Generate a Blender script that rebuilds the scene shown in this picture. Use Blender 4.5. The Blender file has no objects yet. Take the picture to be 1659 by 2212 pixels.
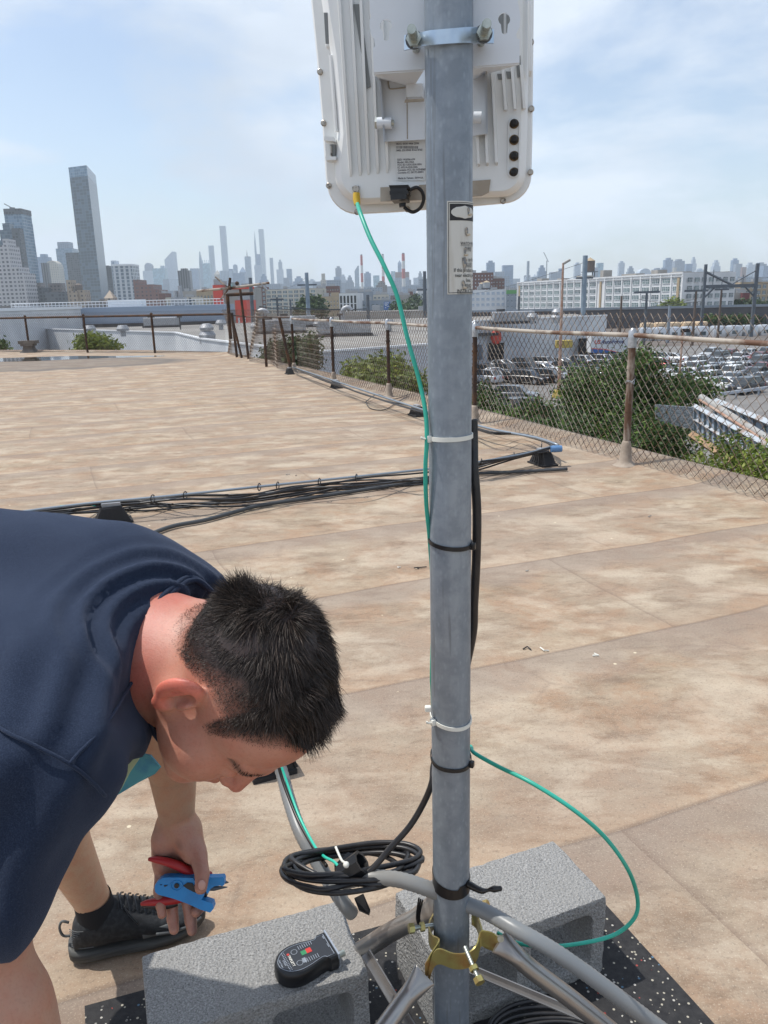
import bpy, bmesh, math, random
import numpy as np
from mathutils import Vector, Matrix
random.seed(7); RNG = np.random.default_rng(7)
scene = bpy.context.scene
COL = scene.collection
# ------------------------------------------------------------------ camera
EYE = 1.40                        # metres above the roof deck (z = 0)
FPX = 1700.0                      # focal length in pixels of a 1659 px wide picture
PITCH = math.atan(460/1700); ROLL = math.atan(.0257)
cp_, sp_ = math.cos(PITCH), math.sin(PITCH)
cr_, sr_ = math.cos(ROLL), math.sin(ROLL)
R0 = Vector((1, 0, 0)); U0 = Vector((0, sp_, cp_)); F0 = Vector((0, cp_, -sp_))
CX = R0*cr_ - U0*sr_; CY = R0*sr_ + U0*cr_; CZ = -F0
cam_d = bpy.data.cameras.new('camera'); cam = bpy.data.objects.new('camera', cam_d); COL.objects.link(cam)
cam.matrix_world = Matrix(((CX.x, CY.x, CZ.x, 0), (CX.y, CY.y, CZ.y, 0), (CX.z, CY.z, CZ.z, EYE), (0, 0, 0, 1)))
cam_d.sensor_fit = 'HORIZONTAL'; cam_d.sensor_width = 36; cam_d.lens = 36*FPX/1659
cam_d.clip_start = .05; cam_d.clip_end = 30000
scene.camera = cam
CAMP = Vector((0, 0, EYE))
# ------------------------------------------------------------------ sky, sun, exposure
SUN_DIR = Vector((-.42, .10, .90)).normalized()      # towards the sun
SUN_EL = math.asin(SUN_DIR.z); SUN_AZ = math.atan2(SUN_DIR.x, SUN_DIR.y)
w = bpy.data.worlds.new("World"); scene.world = w; w.use_nodes = True
nt = w.node_tree; nt.nodes.clear()
def N(t, **k):
    n = nt.nodes.new(t)
    for a, b in k.items(): setattr(n, a, b)
    return n
out = N('ShaderNodeOutputWorld'); bg = N('ShaderNodeBackground'); bg.inputs[1].default_value = .15
sky = N('ShaderNodeTexSky', sky_type='NISHITA', sun_disc=False, sun_elevation=SUN_EL, sun_rotation=SUN_AZ, altitude=20, air_density=1.0, dust_density=1.6, ozone_density=1.0)
tc = N('ShaderNodeTexCoord'); mp = N('ShaderNodeMapping'); mp.inputs['Scale'].default_value = (1.0, 1.0, 2.3); mp.inputs['Location'].default_value = (1.37, .2, .4)
n1 = N('ShaderNodeTexNoise'); n1.inputs['Scale'].default_value = 2.5; n1.inputs['Detail'].default_value = 8; n1.inputs['Roughness'].default_value = .56; n1.inputs['Distortion'].default_value = .25
cr = N('ShaderNodeValToRGB'); cr.color_ramp.elements[0].position = .42; cr.color_ramp.elements[1].position = .55
cr.color_ramp.elements[0].color = (.14, .14, .14, 1); cr.color_ramp.elements[1].color = (.95, .95, .95, 1)
n2 = N('ShaderNodeTexNoise'); n2.inputs['Scale'].default_value = 2.3; n2.inputs['Detail'].default_value = 5
cr2 = N('ShaderNodeValToRGB'); cr2.color_ramp.elements[0].position = .36; cr2.color_ramp.elements[1].position = .60
cr2.color_ramp.elements[0].color = (3.7, 4.2, 4.9, 1); cr2.color_ramp.elements[1].color = (5.2, 5.7, 6.4, 1)
mx = N('ShaderNodeMix', data_type='RGBA')
L = nt.links.new
L(tc.outputs['Generated'], mp.inputs[0]); L(mp.outputs[0], n1.inputs['Vector']); L(n1.outputs[0], cr.inputs[0]); L(cr.outputs[0], mx.inputs[0])
L(mp.outputs[0], n2.inputs['Vector']); L(n2.outputs[0], cr2.inputs[0])
L(sky.outputs[0], mx.inputs[6]); L(cr2.outputs[0], mx.inputs[7]); L(mx.outputs[2], bg.inputs[0]); L(bg.outputs[0], out.inputs[0])
sd = bpy.data.lights.new('sun', 'SUN'); sd.energy = 3.4; sd.angle = math.radians(.6); sd.color = (1, .955, .885)
so = bpy.data.objects.new('sun', sd); COL.objects.link(so); so.location = (-20, 5, 40)
so.rotation_euler = SUN_DIR.to_track_quat('Z', 'Y').to_euler()
scene.view_settings.view_transform = 'Standard'; scene.view_settings.look = 'None'
scene.view_settings.exposure = .25; scene.view_settings.gamma = 1
scene.cycles.max_bounces = 6; scene.cycles.diffuse_bounces = 3; scene.cycles.glossy_bounces = 3
scene.cycles.transparent_max_bounces = 8; scene.cycles.volume_bounces = 1
scene.cycles.use_denoising = True
# ------------------------------------------------------------------ helpers: survey of the photograph -> metres
def ray(u, v):
    x, y = u-829.5, -(v-1106)
    return CX*x + CY*y + F0*FPX
def onz(u, v, z):
    d = ray(u, v); return CAMP + d*((z-EYE)/d.z)
def ony(u, v, yy):
    d = ray(u, v); return CAMP + d*(yy/d.y)
def pt(u, v, dep): return CAMP + ray(u, v)*(dep/FPX)
def proj(p):
    q = Vector(p)-CAMP; dz = q.dot(F0)
    return 829.5+FPX*q.dot(CX)/dz, 1106-FPX*q.dot(CY)/dz, dz
class Plane:
    def __init__(s, o, n): s.o = Vector(o); s.n = Vector(n).normalized()
    def hit(s, u, v, off=0):
        d = ray(u, v); o = s.o+s.n*off
        return CAMP + d*((o-CAMP).dot(s.n)/d.dot(s.n))
def lerp(a, b, t): return a+(b-a)*t
# ------------------------------------------------------------------ helpers: objects
def tag(o, label=None, cat=None, group=None, kind=None):
    if label: o['label'] = label
    if cat: o['category'] = cat
    if group: o['group'] = group
    if kind: o['kind'] = kind
    return o
def empty(name, loc=(0, 0, 0), rz=0, label=None, cat=None, group=None):
    o = bpy.data.objects.new(name, None); COL.objects.link(o); o.location = loc; o.rotation_euler = (0, 0, rz)
    o.empty_display_size = .1
    return tag(o, label, cat, group)
def setp(o, parent):
    o.parent = parent
def copy_tree(o, parent=None):
    c = o.copy(); COL.objects.link(c)
    if parent is not None: c.parent = parent; c.matrix_parent_inverse = o.matrix_parent_inverse.copy()
    for ch in list(o.children): copy_tree(ch, c)
    return c
def frame_of(d, hint=None):
    d = Vector(d).normalized()
    h = Vector(hint) if hint is not None else (Vector((0, 0, 1)) if abs(d.z) < .9 else Vector((1, 0, 0)))
    a = h.cross(d).normalized(); return a, d.cross(a).normalized(), d
def smoothpath(pts, n=6, closed=False):
    P = [Vector(p) for p in pts]; out = []
    m = len(P)
    rng = range(m if closed else m-1)
    for i in rng:
        if closed: p0, p1, p2, p3 = P[(i-1) % m], P[i], P[(i+1) % m], P[(i+2) % m]
        else: p0, p1, p2, p3 = P[max(i-1, 0)], P[i], P[i+1], P[min(i+2, m-1)]
        for k in range(n):
            t = k/n
            out.append(.5*((2*p1)+(p2-p0)*t+(2*p0-5*p1+4*p2-p3)*t*t+(-p0+3*p1-3*p2+p3)*t**3))
    if not closed: out.append(P[-1].copy())
    return out
class MB:
    """collects shapes and links them as one mesh object"""
    def __init__(s): s.v = []; s.f = []; s.m = []; s.cm = 0
    def add(s, vs, fs):
        b = len(s.v); s.v += [tuple(p) for p in vs]; s.f += [tuple(i+b for i in f) for f in fs]; s.m += [s.cm]*len(fs); return s
    def mat(s, i): s.cm = i; return s
    def box(s, c, size, rz=0, M=None):
        hx, hy, hz = size[0]/2, size[1]/2, size[2]/2
        R = M if M is not None else Matrix.Rotation(rz, 3, 'Z')
        c = Vector(c)
        vs = [c+R@Vector((x*hx, y*hy, z*hz)) for z in (-1, 1) for y in (-1, 1) for x in (-1, 1)]
        return s.add(vs, [(0, 2, 3, 1), (4, 5, 7, 6), (0, 1, 5, 4), (2, 6, 7, 3), (0, 4, 6, 2), (1, 3, 7, 5)])
    def bbox(s, a, b):
        return s.box([(a[i]+b[i])/2 for i in range(3)], [abs(b[i]-a[i]) for i in range(3)])
    def cbox(s, c, size, bev, rz=0, M=None, seg=2):
        """box with rounded edges"""
        bm = bmesh.new(); bmesh.ops.create_cube(bm, size=1)
        for v in bm.verts: v.co = Vector((v.co.x*size[0], v.co.y*size[1], v.co.z*size[2]))
        bmesh.ops.bevel(bm, geom=bm.edges[:], offset=bev, segments=seg, profile=.5, affect='EDGES')
        R = M if M is not None else Matrix.Rotation(rz, 3, 'Z')
        s.addbm(bm, R, Vector(c)); bm.free(); return s
    def addbm(s, bm, R=None, t=Vector((0, 0, 0))):
        bm.verts.ensure_lookup_table(); bm.verts.index_update()
        R = R or Matrix.Identity(3)
        return s.add([R@v.co+t for v in bm.verts], [[v.index for v in f.verts] for f in bm.faces])
    def tube(s, pts, r, n=8, caps=True, closed=False, squash=None):
        pts = [Vector(p) for p in pts]; m = len(pts)
        rr = r if isinstance(r, (list, tuple)) else [r]*m
        vs = []; a = None
        for i, p in enumerate(pts):
            if closed: d = pts[(i+1) % m]-pts[(i-1) % m]
            else: d = pts[min(i+1, m-1)]-pts[max(i-1, 0)]
            if d.length < 1e-9: d = Vector((0, 0, 1))
            d.normalize()
            if a is None: a, b, _ = frame_of(d)
            else:
                a = (a-d*a.dot(d)); a = a.normalized() if a.length > 1e-6 else frame_of(d)[0]
                b = d.cross(a)
            for k in range(n):
                t = 2*math.pi*k/n; vs.append(p+(a*math.cos(t)+b*math.sin(t))*rr[i])
        fs = []
        for i in range(m if closed else m-1):
            j = (i+1) % m
            for k in range(n):
                l = (k+1) % n; fs.append((i*n+k, i*n+l, j*n+l, j*n+k))
        if caps and not closed: fs += [tuple(range(n))[::-1], tuple((m-1)*n+k for k in range(n))]
        return s.add(vs, fs)
    def cyl(s, a, b, r, r2=None, n=16, caps=True):
        r2 = r if r2 is None else r2
        return s.tube([a, b], [r, r2], n=n, caps=caps)
    def prism(s, poly, d, base=None):
        """extrude the closed polygon (3-D points) by vector d"""
        poly = [Vector(p) for p in poly]; d = Vector(d); n = len(poly)
        vs = poly+[p+d for p in poly]
        return s.add(vs, [tuple(range(n))[::-1], tuple(range(n, 2*n))]+[(i, (i+1) % n, n+(i+1) % n, n+i) for i in range(n)])
    def sphere(s, c, r, seg=12, rings=8, M=None):
        c = Vector(c); rv = Vector((r, r, r)) if not hasattr(r, '__len__') else Vector(r)
        M = M or Matrix.Identity(3); vs = [c+M@Vector((0, 0, rv.z))]; fs = []
        for i in range(1, rings):
            t = math.pi*i/rings
            for k in range(seg):
                p = 2*math.pi*k/seg
                vs.append(c+M@Vector((rv.x*math.sin(t)*math.cos(p), rv.y*math.sin(t)*math.sin(p), rv.z*math.cos(t))))
        vs.append(c+M@Vector((0, 0, -rv.z)))
        for k in range(seg): fs.append((0, 1+k, 1+(k+1) % seg))
        for i in range(rings-2):
            for k in range(seg):
                a = 1+i*seg+k; b = 1+i*seg+(k+1) % seg; fs.append((a, a+seg, b+seg, b))
        L_ = len(vs)-1; o = 1+(rings-2)*seg
        for k in range(seg): fs.append((o+k, L_, o+(k+1) % seg))
        return s.add(vs, fs)
    def loft(s, rings, caps=True, closed=True):
        n = len(rings[0]); vs = [p for r in rings for p in r]; fs = []
        for i in range(len(rings)-1):
            for k in range(n if closed else n-1):
                l = (k+1) % n; fs.append((i*n+k, i*n+l, (i+1)*n+l, (i+1)*n+k))
        if caps: fs += [tuple(range(n))[::-1], tuple((len(rings)-1)*n+k for k in range(n))]
        return s.add(vs, fs)
    def build(s, name, mats, parent=None, smooth=False, loc=None, fix=True, **tg):
        me = bpy.data.meshes.new(name); me.from_pydata(s.v, [], s.f)
        if not isinstance(mats, (list, tuple)): mats = [mats]
        for m in mats: me.materials.append(m)
        if len(mats) > 1: me.polygons.foreach_set('material_index', s.m)
        if fix:
            bm = bmesh.new(); bm.from_mesh(me); bmesh.ops.recalc_face_normals(bm, faces=bm.faces); bm.to_mesh(me); bm.free()
        if smooth == 'auto':
            me.polygons.foreach_set('use_smooth', [True]*len(me.polygons))
            try: me.set_sharp_from_angle(angle=math.radians(38))
            except Exception: pass
        elif smooth: me.polygons.foreach_set('use_smooth', [True]*len(me.polygons))
        me.update()
        o = bpy.data.objects.new(name, me); COL.objects.link(o)
        if parent is not None:
            o.parent = parent
            if getattr(parent, '_w', None) is None and WORLDSPACE[0]:
                bpy_inv(o, parent)
        if loc is not None: o.location = loc
        return tag(o, **tg)
WORLDSPACE = [True]      # meshes written in world metres get the inverse of their parent's placement
def wm(o):
    m = Matrix.LocRotScale(o.location, o.rotation_euler, o.scale)
    if o.parent is not None: m = wm(o.parent) @ o.matrix_parent_inverse @ m
    return m
def bpy_inv(o, parent): o.matrix_parent_inverse = wm(parent).inverted()
def text_mesh(body, size, align='LEFT', ext=0.0, bold=0.0, spacing=1.0):
    cu = bpy.data.curves.new('lettering', 'FONT'); cu.body = body; cu.size = size; cu.align_x = align
    cu.extrude = ext; cu.offset = bold; cu.space_character = spacing; cu.resolution_u = 2
    ob = bpy.data.objects.new('lettering', cu); COL.objects.link(ob)
    dg = bpy.context.evaluated_depsgraph_get(); dg.update()
    me = bpy.data.meshes.new_from_object(ob.evaluated_get(dg))
    vs = [v.co.copy() for v in me.vertices]; fs = [tuple(p.vertices) for p in me.polygons]
    bpy.data.objects.remove(ob); bpy.data.curves.remove(cu); bpy.data.meshes.remove(me)
    return vs, fs
# ------------------------------------------------------------------ materials
def newmat(name):
    m = bpy.data.materials.new(name); m.use_nodes = True; return m, m.node_tree, m.node_tree.nodes['Principled BSDF']
def simple(name, col, rough=.6, metal=0, noise=None, bump=None, spec=.5, coat=0, var=None, detail=5, coords='Object'):
    """noise=(scale, colour2, low, high): blends a second own colour of the surface; bump=(scale,strength,distance)"""
    m, t, b = newmat(name); b.inputs['Base Color'].default_value = (*col, 1); b.inputs['Roughness'].default_value = rough
    b.inputs['Metallic'].default_value = metal; b.inputs['Specular IOR Level'].default_value = spec
    if coat: b.inputs['Coat Weight'].default_value = coat
    if noise or bump: tcn = t.nodes.new('ShaderNodeTexCoord')
    if noise:
        sc, c2, lo, hi = noise
        n = t.nodes.new('ShaderNodeTexNoise'); n.inputs['Detail'].default_value = detail; n.inputs['Roughness'].default_value = .6
        if hasattr(sc, '__len__'):
            mpn = t.nodes.new('ShaderNodeMapping'); mpn.inputs['Scale'].default_value = sc; t.links.new(tcn.outputs[coords], mpn.inputs[0]); t.links.new(mpn.outputs[0], n.inputs['Vector']); n.inputs['Scale'].default_value = 1
        else: n.inputs['Scale'].default_value = sc; t.links.new(tcn.outputs[coords], n.inputs['Vector'])
        r = t.nodes.new('ShaderNodeValToRGB'); r.color_ramp.elements[0].position = lo; r.color_ramp.elements[1].position = hi
        r.color_ramp.elements[0].color = (*col, 1); r.color_ramp.elements[1].color = (*c2, 1)
        t.links.new(n.outputs[0], r.inputs[0]); t.links.new(r.outputs[0], b.inputs['Base Color'])
    if bump:
        n2 = t.nodes.new('ShaderNodeTexNoise'); n2.inputs['Scale'].default_value = bump[0]; n2.inputs['Detail'].default_value = 4
        t.links.new(tcn.outputs[coords], n2.inputs['Vector'])
        bu = t.nodes.new('ShaderNodeBump'); bu.inputs['Strength'].default_value = bump[1]; bu.inputs['Distance'].default_value = bump[2]
        t.links.new(n2.outputs[0], bu.inputs['Height']); t.links.new(bu.outputs[0], b.inputs['Normal'])
    return m
class NT:
    """tiny node-building shorthand"""
    def __init__(s, name):
        s.m, s.t, s.b = newmat(name); s.tc = s.t.nodes.new('ShaderNodeTexCoord')
    def n(s, typ, ins=None, **k):
        x = s.t.nodes.new('ShaderNode'+typ)
        for a, b in k.items(): setattr(x, a, b)
        for a, b in (ins or {}).items():
            if hasattr(b, 'is_output') or isinstance(b, bpy.types.NodeSocket): s.t.links.new(b, x.inputs[a])
            else: x.inputs[a].default_value = b
        return x
    def noise(s, vec, scale, detail=4, rough=.55, dist=0): return s.n('TexNoise', {'Vector': vec, 'Scale': scale, 'Detail': detail, 'Roughness': rough, 'Distortion': dist}).outputs[0]
    def map(s, vec, scale=(1, 1, 1), loc=(0, 0, 0), rot=(0, 0, 0)): return s.n('Mapping', {'Vector': vec, 'Scale': scale, 'Location': loc, 'Rotation': rot}).outputs[0]
    def ramp(s, fac, stops, interp='LINEAR'):
        r = s.n('ValToRGB', {'Fac': fac}); cr = r.color_ramp; cr.interpolation = interp
        while len(cr.elements) < len(stops): cr.elements.new(.5)
        for e, (p, c) in zip(cr.elements, stops):
            e.position = p; e.color = (c, c, c, 1) if not hasattr(c, '__len__') else (*c, 1)
        return r.outputs[0]
    def mix(s, fac, a, b, mode='MIX'):
        x = s.n('Mix', data_type='RGBA', blend_type=mode)
        for i, val in ((0, fac), (6, a), (7, b)):
            if isinstance(val, bpy.types.NodeSocket): s.t.links.new(val, x.inputs[i])
            elif i == 0: x.inputs[0].default_value = val
            else: x.inputs[i].default_value = (*val, 1) if hasattr(val, '__len__') else (val, val, val, 1)
        return x.outputs[2]
    def math(s, op, a, b=0, c=0):
        x = s.n('Math', operation=op)
        for i, val in enumerate((a, b, c)):
            if isinstance(val, bpy.types.NodeSocket): s.t.links.new(val, x.inputs[i])
            else: x.inputs[i].default_value = val
        return x.outputs[0]
    def bump(s, h, strength=.3, dist=.01):
        x = s.n('Bump', {'Height': h, 'Strength': strength, 'Distance': dist}); s.t.links.new(x.outputs[0], s.b.inputs['Normal'])
    def set(s, **k):
        for a, v in k.items():
            a = a.replace('_', ' ')
            if isinstance(v, bpy.types.NodeSocket): s.t.links.new(v, s.b.inputs[a])
            elif hasattr(v, '__len__') and len(v) == 3: s.b.inputs[a].default_value = (*v, 1)
            else: s.b.inputs[a].default_value = v
        return s.m
# numpy surface extraction: smooth blends of simple distance shapes -> one continuous skin
def rcone(P, a, b, ra, rb):
    a = np.array(a, np.float32); b = np.array(b, np.float32); d = b-a; L2 = float((d*d).sum())+1e-12
    t = np.clip(((P-a)@d)/L2, 0, 1)
    q = P-a-t[..., None]*d
    return np.sqrt((q*q).sum(-1))-(ra+(rb-ra)*t)
def ellip(P, c, r, M=None):
    q = P-np.array(c, np.float32)
    if M is not None: q = q@np.array(M, np.float32)
    r = np.array(r, np.float32)
    k0 = np.sqrt(((q/r)**2).sum(-1)); k1 = np.sqrt(((q/(r*r))**2).sum(-1))+1e-9
    return k0*(k0-1)/k1
def smin(a, b, k):
    h = np.clip(.5+.5*(b-a)/k, 0, 1); return b*(1-h)+a*h-k*h*(1-h)
def smax(a, b, k): return -smin(-a, -b, k)
def surfnet(f, lo, hi, h):
    lo = np.array(lo, float); hi = np.array(hi, float); n = np.maximum(((hi-lo)/h).astype(int)+1, 3)
    xs = [lo[i]+h*np.arange(n[i]) for i in range(3)]
    V = np.empty(n, np.float32)
    for i in range(0, n[0], 24):
        G = np.stack(np.meshgrid(xs[0][i:i+24], xs[1], xs[2], indexing='ij'), -1).astype(np.float32); V[i:i+24] = f(G)
    ins = V < 0
    c = [ins[dx:n[0]-1+dx, dy:n[1]-1+dy, dz:n[2]-1+dz] for dx in (0, 1) for dy in (0, 1) for dz in (0, 1)]
    s = sum(x.astype(np.int8) for x in c); act = (s > 0) & (s < 8)
    idx = -np.ones(act.shape, np.int64); idx[act] = np.arange(act.sum())
    ac = np.argwhere(act); acc = np.zeros((len(ac), 3)); cnt = np.zeros(len(ac))
    cor = [(x, y, z) for x in (0, 1) for y in (0, 1) for z in (0, 1)]
    for i in range(8):
        for j in range(i+1, 8):
            if sum(abs(cor[i][k]-cor[j][k]) for k in range(3)) != 1: continue
            a = V[ac[:, 0]+cor[i][0], ac[:, 1]+cor[i][1], ac[:, 2]+cor[i][2]]; b = V[ac[:, 0]+cor[j][0], ac[:, 1]+cor[j][1], ac[:, 2]+cor[j][2]]
            m = (a < 0) != (b < 0); t = np.where(m, a/np.where(m, a-b, 1), 0)
            pos = np.array(cor[i])+t[:, None]*(np.array(cor[j])-np.array(cor[i]))
            acc[m] += pos[m]; cnt[m] += 1
    verts = lo+h*(ac+acc/cnt[:, None])
    faces = []
    for ax in range(3):
        sl0 = [slice(None)]*3; sl1 = [slice(None)]*3; sl0[ax] = slice(0, -1); sl1[ax] = slice(1, None)
        A = ins[tuple(sl0)]; B = ins[tuple(sl1)]; e = np.argwhere(A != B); u, w_ = [(1, 2), (2, 0), (0, 1)][ax]
        ok = (e[:, u] > 0) & (e[:, w_] > 0) & (e[:, u] < n[u]-1) & (e[:, w_] < n[w_]-1); e = e[ok]
        def at(du, dw):
            q = e.copy(); q[:, u] += du; q[:, w_] += dw; return idx[q[:, 0], q[:, 1], q[:, 2]]
        q = np.stack([at(-1, -1), at(0, -1), at(0, 0), at(-1, 0)], 1)
        fl = ~A[e[:, 0], e[:, 1], e[:, 2]]; q[fl] = q[fl][:, ::-1]; faces.append(q)
    F = np.concatenate(faces); F = F[(F >= 0).all(1)]
    return verts, F
def vnormals(V, F):
    n = np.cross(V[F[:, 2]]-V[F[:, 0]], V[F[:, 3]]-V[F[:, 1]]); N_ = np.zeros_like(V)
    for k in range(4): np.add.at(N_, F[:, k], n)
    return N_/(np.linalg.norm(N_, axis=1)[:, None]+1e-12)
def relax(V, F, it=2, lam=.5):
    V = V.copy(); E = np.concatenate([F[:, [0, 1]], F[:, [1, 2]], F[:, [2, 3]], F[:, [3, 0]]])
    for _ in range(it):
        S = np.zeros_like(V); C_ = np.zeros(len(V)); np.add.at(S, E[:, 0], V[E[:, 1]]); np.add.at(S, E[:, 1], V[E[:, 0]]); np.add.at(C_, E[:, 0], 1); np.add.at(C_, E[:, 1], 1)
        V += lam*(S/np.maximum(C_, 1)[:, None]-V)
    return V
def npmesh(name, V, F, mats, parent=None, colors=None, smooth=True):
    me = bpy.data.meshes.new(name); F = np.asarray(F); k = F.shape[1]
    me.vertices.add(len(V)); me.vertices.foreach_set('co', np.asarray(V, np.float32).ravel())
    me.loops.add(F.size); me.loops.foreach_set('vertex_index', F.astype(np.int32).ravel())
    me.polygons.add(len(F)); me.polygons.foreach_set('loop_start', np.arange(0, F.size, k, dtype=np.int32))
    try: me.polygons.foreach_set('loop_total', np.full(len(F), k, np.int32))
    except Exception: pass
    me.update(calc_edges=True); me.validate()
    if smooth: me.polygons.foreach_set('use_smooth', [True]*len(me.polygons))
    for m in (mats if isinstance(mats, (list, tuple)) else [mats]): me.materials.append(m)
    if colors is not None:
        a = me.color_attributes.new('tint', 'FLOAT_COLOR', 'POINT'); c = np.ones((len(V), 4), np.float32); c[:, :3] = colors; a.data.foreach_set('color', c.ravel())
    o = bpy.data.objects.new(name, me); COL.objects.link(o)
    if parent is not None: o.parent = parent; bpy_inv(o, parent)
    return o
def vnoise(P, s, seed=0):
    """cheap smooth value noise, -1..1"""
    q = np.asarray(P)*s; r = np.random.default_rng(seed); out_ = 0
    for k in range(5):
        d = r.normal(size=3); d /= np.linalg.norm(d); ph = r.uniform(0, 6.28); out_ = out_+np.sin(q@d*(1+.5*k)+ph+1.3*np.sin(q@r.normal(size=3)*.6))
    return out_/5*1.6
# ================================================================== materials of the setting
GZ = -9.1                                           # street level
def roof_mat():
    k = NT('roof_membrane'); o = k.tc.outputs['Object']
    warp = k.n('TexNoise', {'Vector': o, 'Scale': .9, 'Detail': 3}).outputs[1]
    wv = k.n('VectorMath', {0: o, 1: k.n('VectorMath', {0: warp, 1: (.10, .10, 0)}, operation='MULTIPLY').outputs[0]}, operation='ADD').outputs[0]
    sx = k.n('SeparateXYZ', {0: wv})
    t = k.math('ADD', k.math('MULTIPLY', sx.outputs[0], -.366), k.math('MULTIPLY', sx.outputs[1], .930))
    f = k.math('FRACT', k.math('ADD', t, 100-.51))
    al = lambda sc, lo: k.map(o, sc, lo, (0, 0, -.37))
    streak = k.noise(al((1.0, 1.7, 1), (0, 0, 0)), 3.0, 10, .72, .15)
    blot = k.noise(k.map(o, (1, 1, 1), (3, 1, 0)), 3.1, 9, .68, .25)
    big = k.noise(k.map(o, (1, 1, 1), (9, 4, 0)), .75, 6, .6, .1)
    fine = k.noise(o, 90, 4, .7)
    c = k.ramp(streak, [(.30, (.170, .122, .084)), (.42, (.265, .203, .142)), (.52, (.355, .286, .205)), (.64, (.44, .365, .268))])
    c = k.mix(k.ramp(blot, [(.42, .0), (.50, .25), (.58, .80), (.66, .3)]), c, (.33, .205, .125))
    c = k.mix(k.ramp(big, [(.36, .0), (.60, .60)]), c, (.30, .240, .190))
    # smudged, scuffed streaks along the rolls and paler worn places
    sm = k.noise(al((1.0, 2.6, 1), (4, 2, 0)), 4.2, 9, .74, .3)
    c = k.mix(k.ramp(sm, [(.30, .85), (.41, .35), (.48, 0.)]), c, (.175, .120, .082))
    isl = k.noise(al((1, 1.6, 1), (2, 7, 0)), 2.0, 8, .66, .2)
    c = k.mix(k.ramp(isl, [(.48, 0.), (.60, .42), (.74, .6)]), c, (.53, .45, .35))
    c = k.mix(k.ramp(isl, [(.465, 0.), (.495, .20), (.535, .0)]), c, (.24, .150, .095))
    # grey overlap band in front of each seam
    edge = k.noise(k.map(o, (1, 1, 1), (5, 5, 0)), 3.5, 5, .6)
    band = k.ramp(k.math('ADD', f, k.math('MULTIPLY', k.math('SUBTRACT', edge, .5), .5)), [(0, 0.), (.72, 0.), (.86, .85), (1, 1.)])
    c = k.mix(k.math('MULTIPLY', band, .62), c, (.245, .195, .16))
    after = k.ramp(f, [(0, .5), (.05, .25), (.16, 0.), (1, 0.)])
    c = k.mix(k.math('MULTIPLY', after, .6), c, (.45, .30, .19))
    line = k.ramp(f, [(0, .9), (.008, .6), (.014, 0.), (.990, 0.), (1, .9)])
    c = k.mix(k.math('MULTIPLY', line, .55), c, (.12, .09, .075))
    # butt joints across the rolls
    s = k.math('ADD', k.math('MULTIPLY', sx.outputs[0], .930), k.math('MULTIPLY', sx.outputs[1], .366))
    row = k.math('FLOOR', k.math('ADD', t, 100-.51))
    f2 = k.math('FRACT', k.math('ADD', k.math('MULTIPLY', s, .23), k.math('MULTIPLY', row, .377)))
    line2 = k.ramp(f2, [(0, 1.), (.003, .5), (.005, 0.), (1, 0.)])
    c = k.mix(k.math('MULTIPLY', line2, .5), c, (.16, .11, .085))
    # cracks
    vor = k.n('TexVoronoi', {'Vector': wv, 'Scale': 3.1}, feature='DISTANCE_TO_EDGE').outputs[0]
    crack = k.ramp(vor, [(0, 1.), (.02, .4), (.035, 0.)])
    c = k.mix(k.math('MULTIPLY', k.math('MULTIPLY', crack, k.ramp(blot, [(.5, 0.), (.66, 1.)])), .45), c, (.17, .12, .09))
    # grit: light and dark grains
    c = k.mix(k.ramp(fine, [(.36, .40), (.46, 0.), (1, 0.)]), c, (.15, .115, .09))
    c = k.mix(k.ramp(k.noise(o, 210, 3, .7), [(.56, 0.), (.70, .5)]), c, (.62, .54, .43))
    chips = k.n('TexVoronoi', {'Vector': o, 'Scale': 11.0, 'Randomness': 1.0})
    c = k.mix(k.math('MULTIPLY', k.ramp(chips.outputs[0], [(0, 1.), (.07, 1.), (.09, 0.)]), k.ramp(chips.outputs[1], [(.80, 0.), (.84, 1.)])), c, (.60, .52, .38))
    # silt-stained hollow round the puddle at the far corner
    p = k.n('SeparateXYZ', {0: k.n('VectorMath', {0: o, 1: k.n('VectorMath', {0: warp, 1: (1.4, 1.4, 0)}, operation='MULTIPLY').outputs[0]}, operation='ADD').outputs[0]})
    ex = k.math('DIVIDE', k.math('ADD', p.outputs[0], 11.2), 7.2); ey = k.math('DIVIDE', k.math('SUBTRACT', p.outputs[1], 21.2), 2.6)
    r2 = k.math('ADD', k.math('MULTIPLY', ex, ex), k.math('MULTIPLY', ey, ey))
    c = k.mix(k.ramp(r2, [(.60, .55), (.82, .85), (.93, .5), (1.0, 0.)]), c, (.12, .112, .105))
    h = k.math('ADD', k.math('MULTIPLY', fine, .5), k.math('MULTIPLY', blot, 1.0))
    h = k.math('ADD', h, k.math('MULTIPLY', line, -.8))
    k.bump(h, .45, .006)
    return k.set(Base_Color=c, Roughness=.88, Specular_IOR_Level=.25)
M_ROOF = roof_mat()
M_CANT = simple('cant_membrane', (.36, .30, .26), .9, noise=(3, (.27, .22, .19), .35, .7), bump=(60, .4, .004))
M_BRICKWALL = simple('old_wall', (.22, .17, .14), .9, noise=(1.5, (.13, .11, .10), .4, .7))
def ground_mat():
    k = NT('city_ground'); o = k.tc.outputs['Object']
    c = k.ramp(k.noise(o, .004, 6, .6), [(.35, (.10, .105, .10)), (.5, (.16, .155, .15)), (.62, (.07, .10, .05)), (.7, (.14, .14, .14))])
    c = k.mix(k.ramp(k.noise(o, .05, 4), [(.4, 0.), (.6, .5)]), c, (.22, .21, .20))
    return k.set(Base_Color=c, Roughness=.95)
M_GROUND = ground_mat()
M_ASPHALT = simple('car_park_asphalt', (.15, .146, .142), .9, noise=(.35, (.21, .20, .19), .35, .7), bump=(20, .3, .02))
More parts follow.
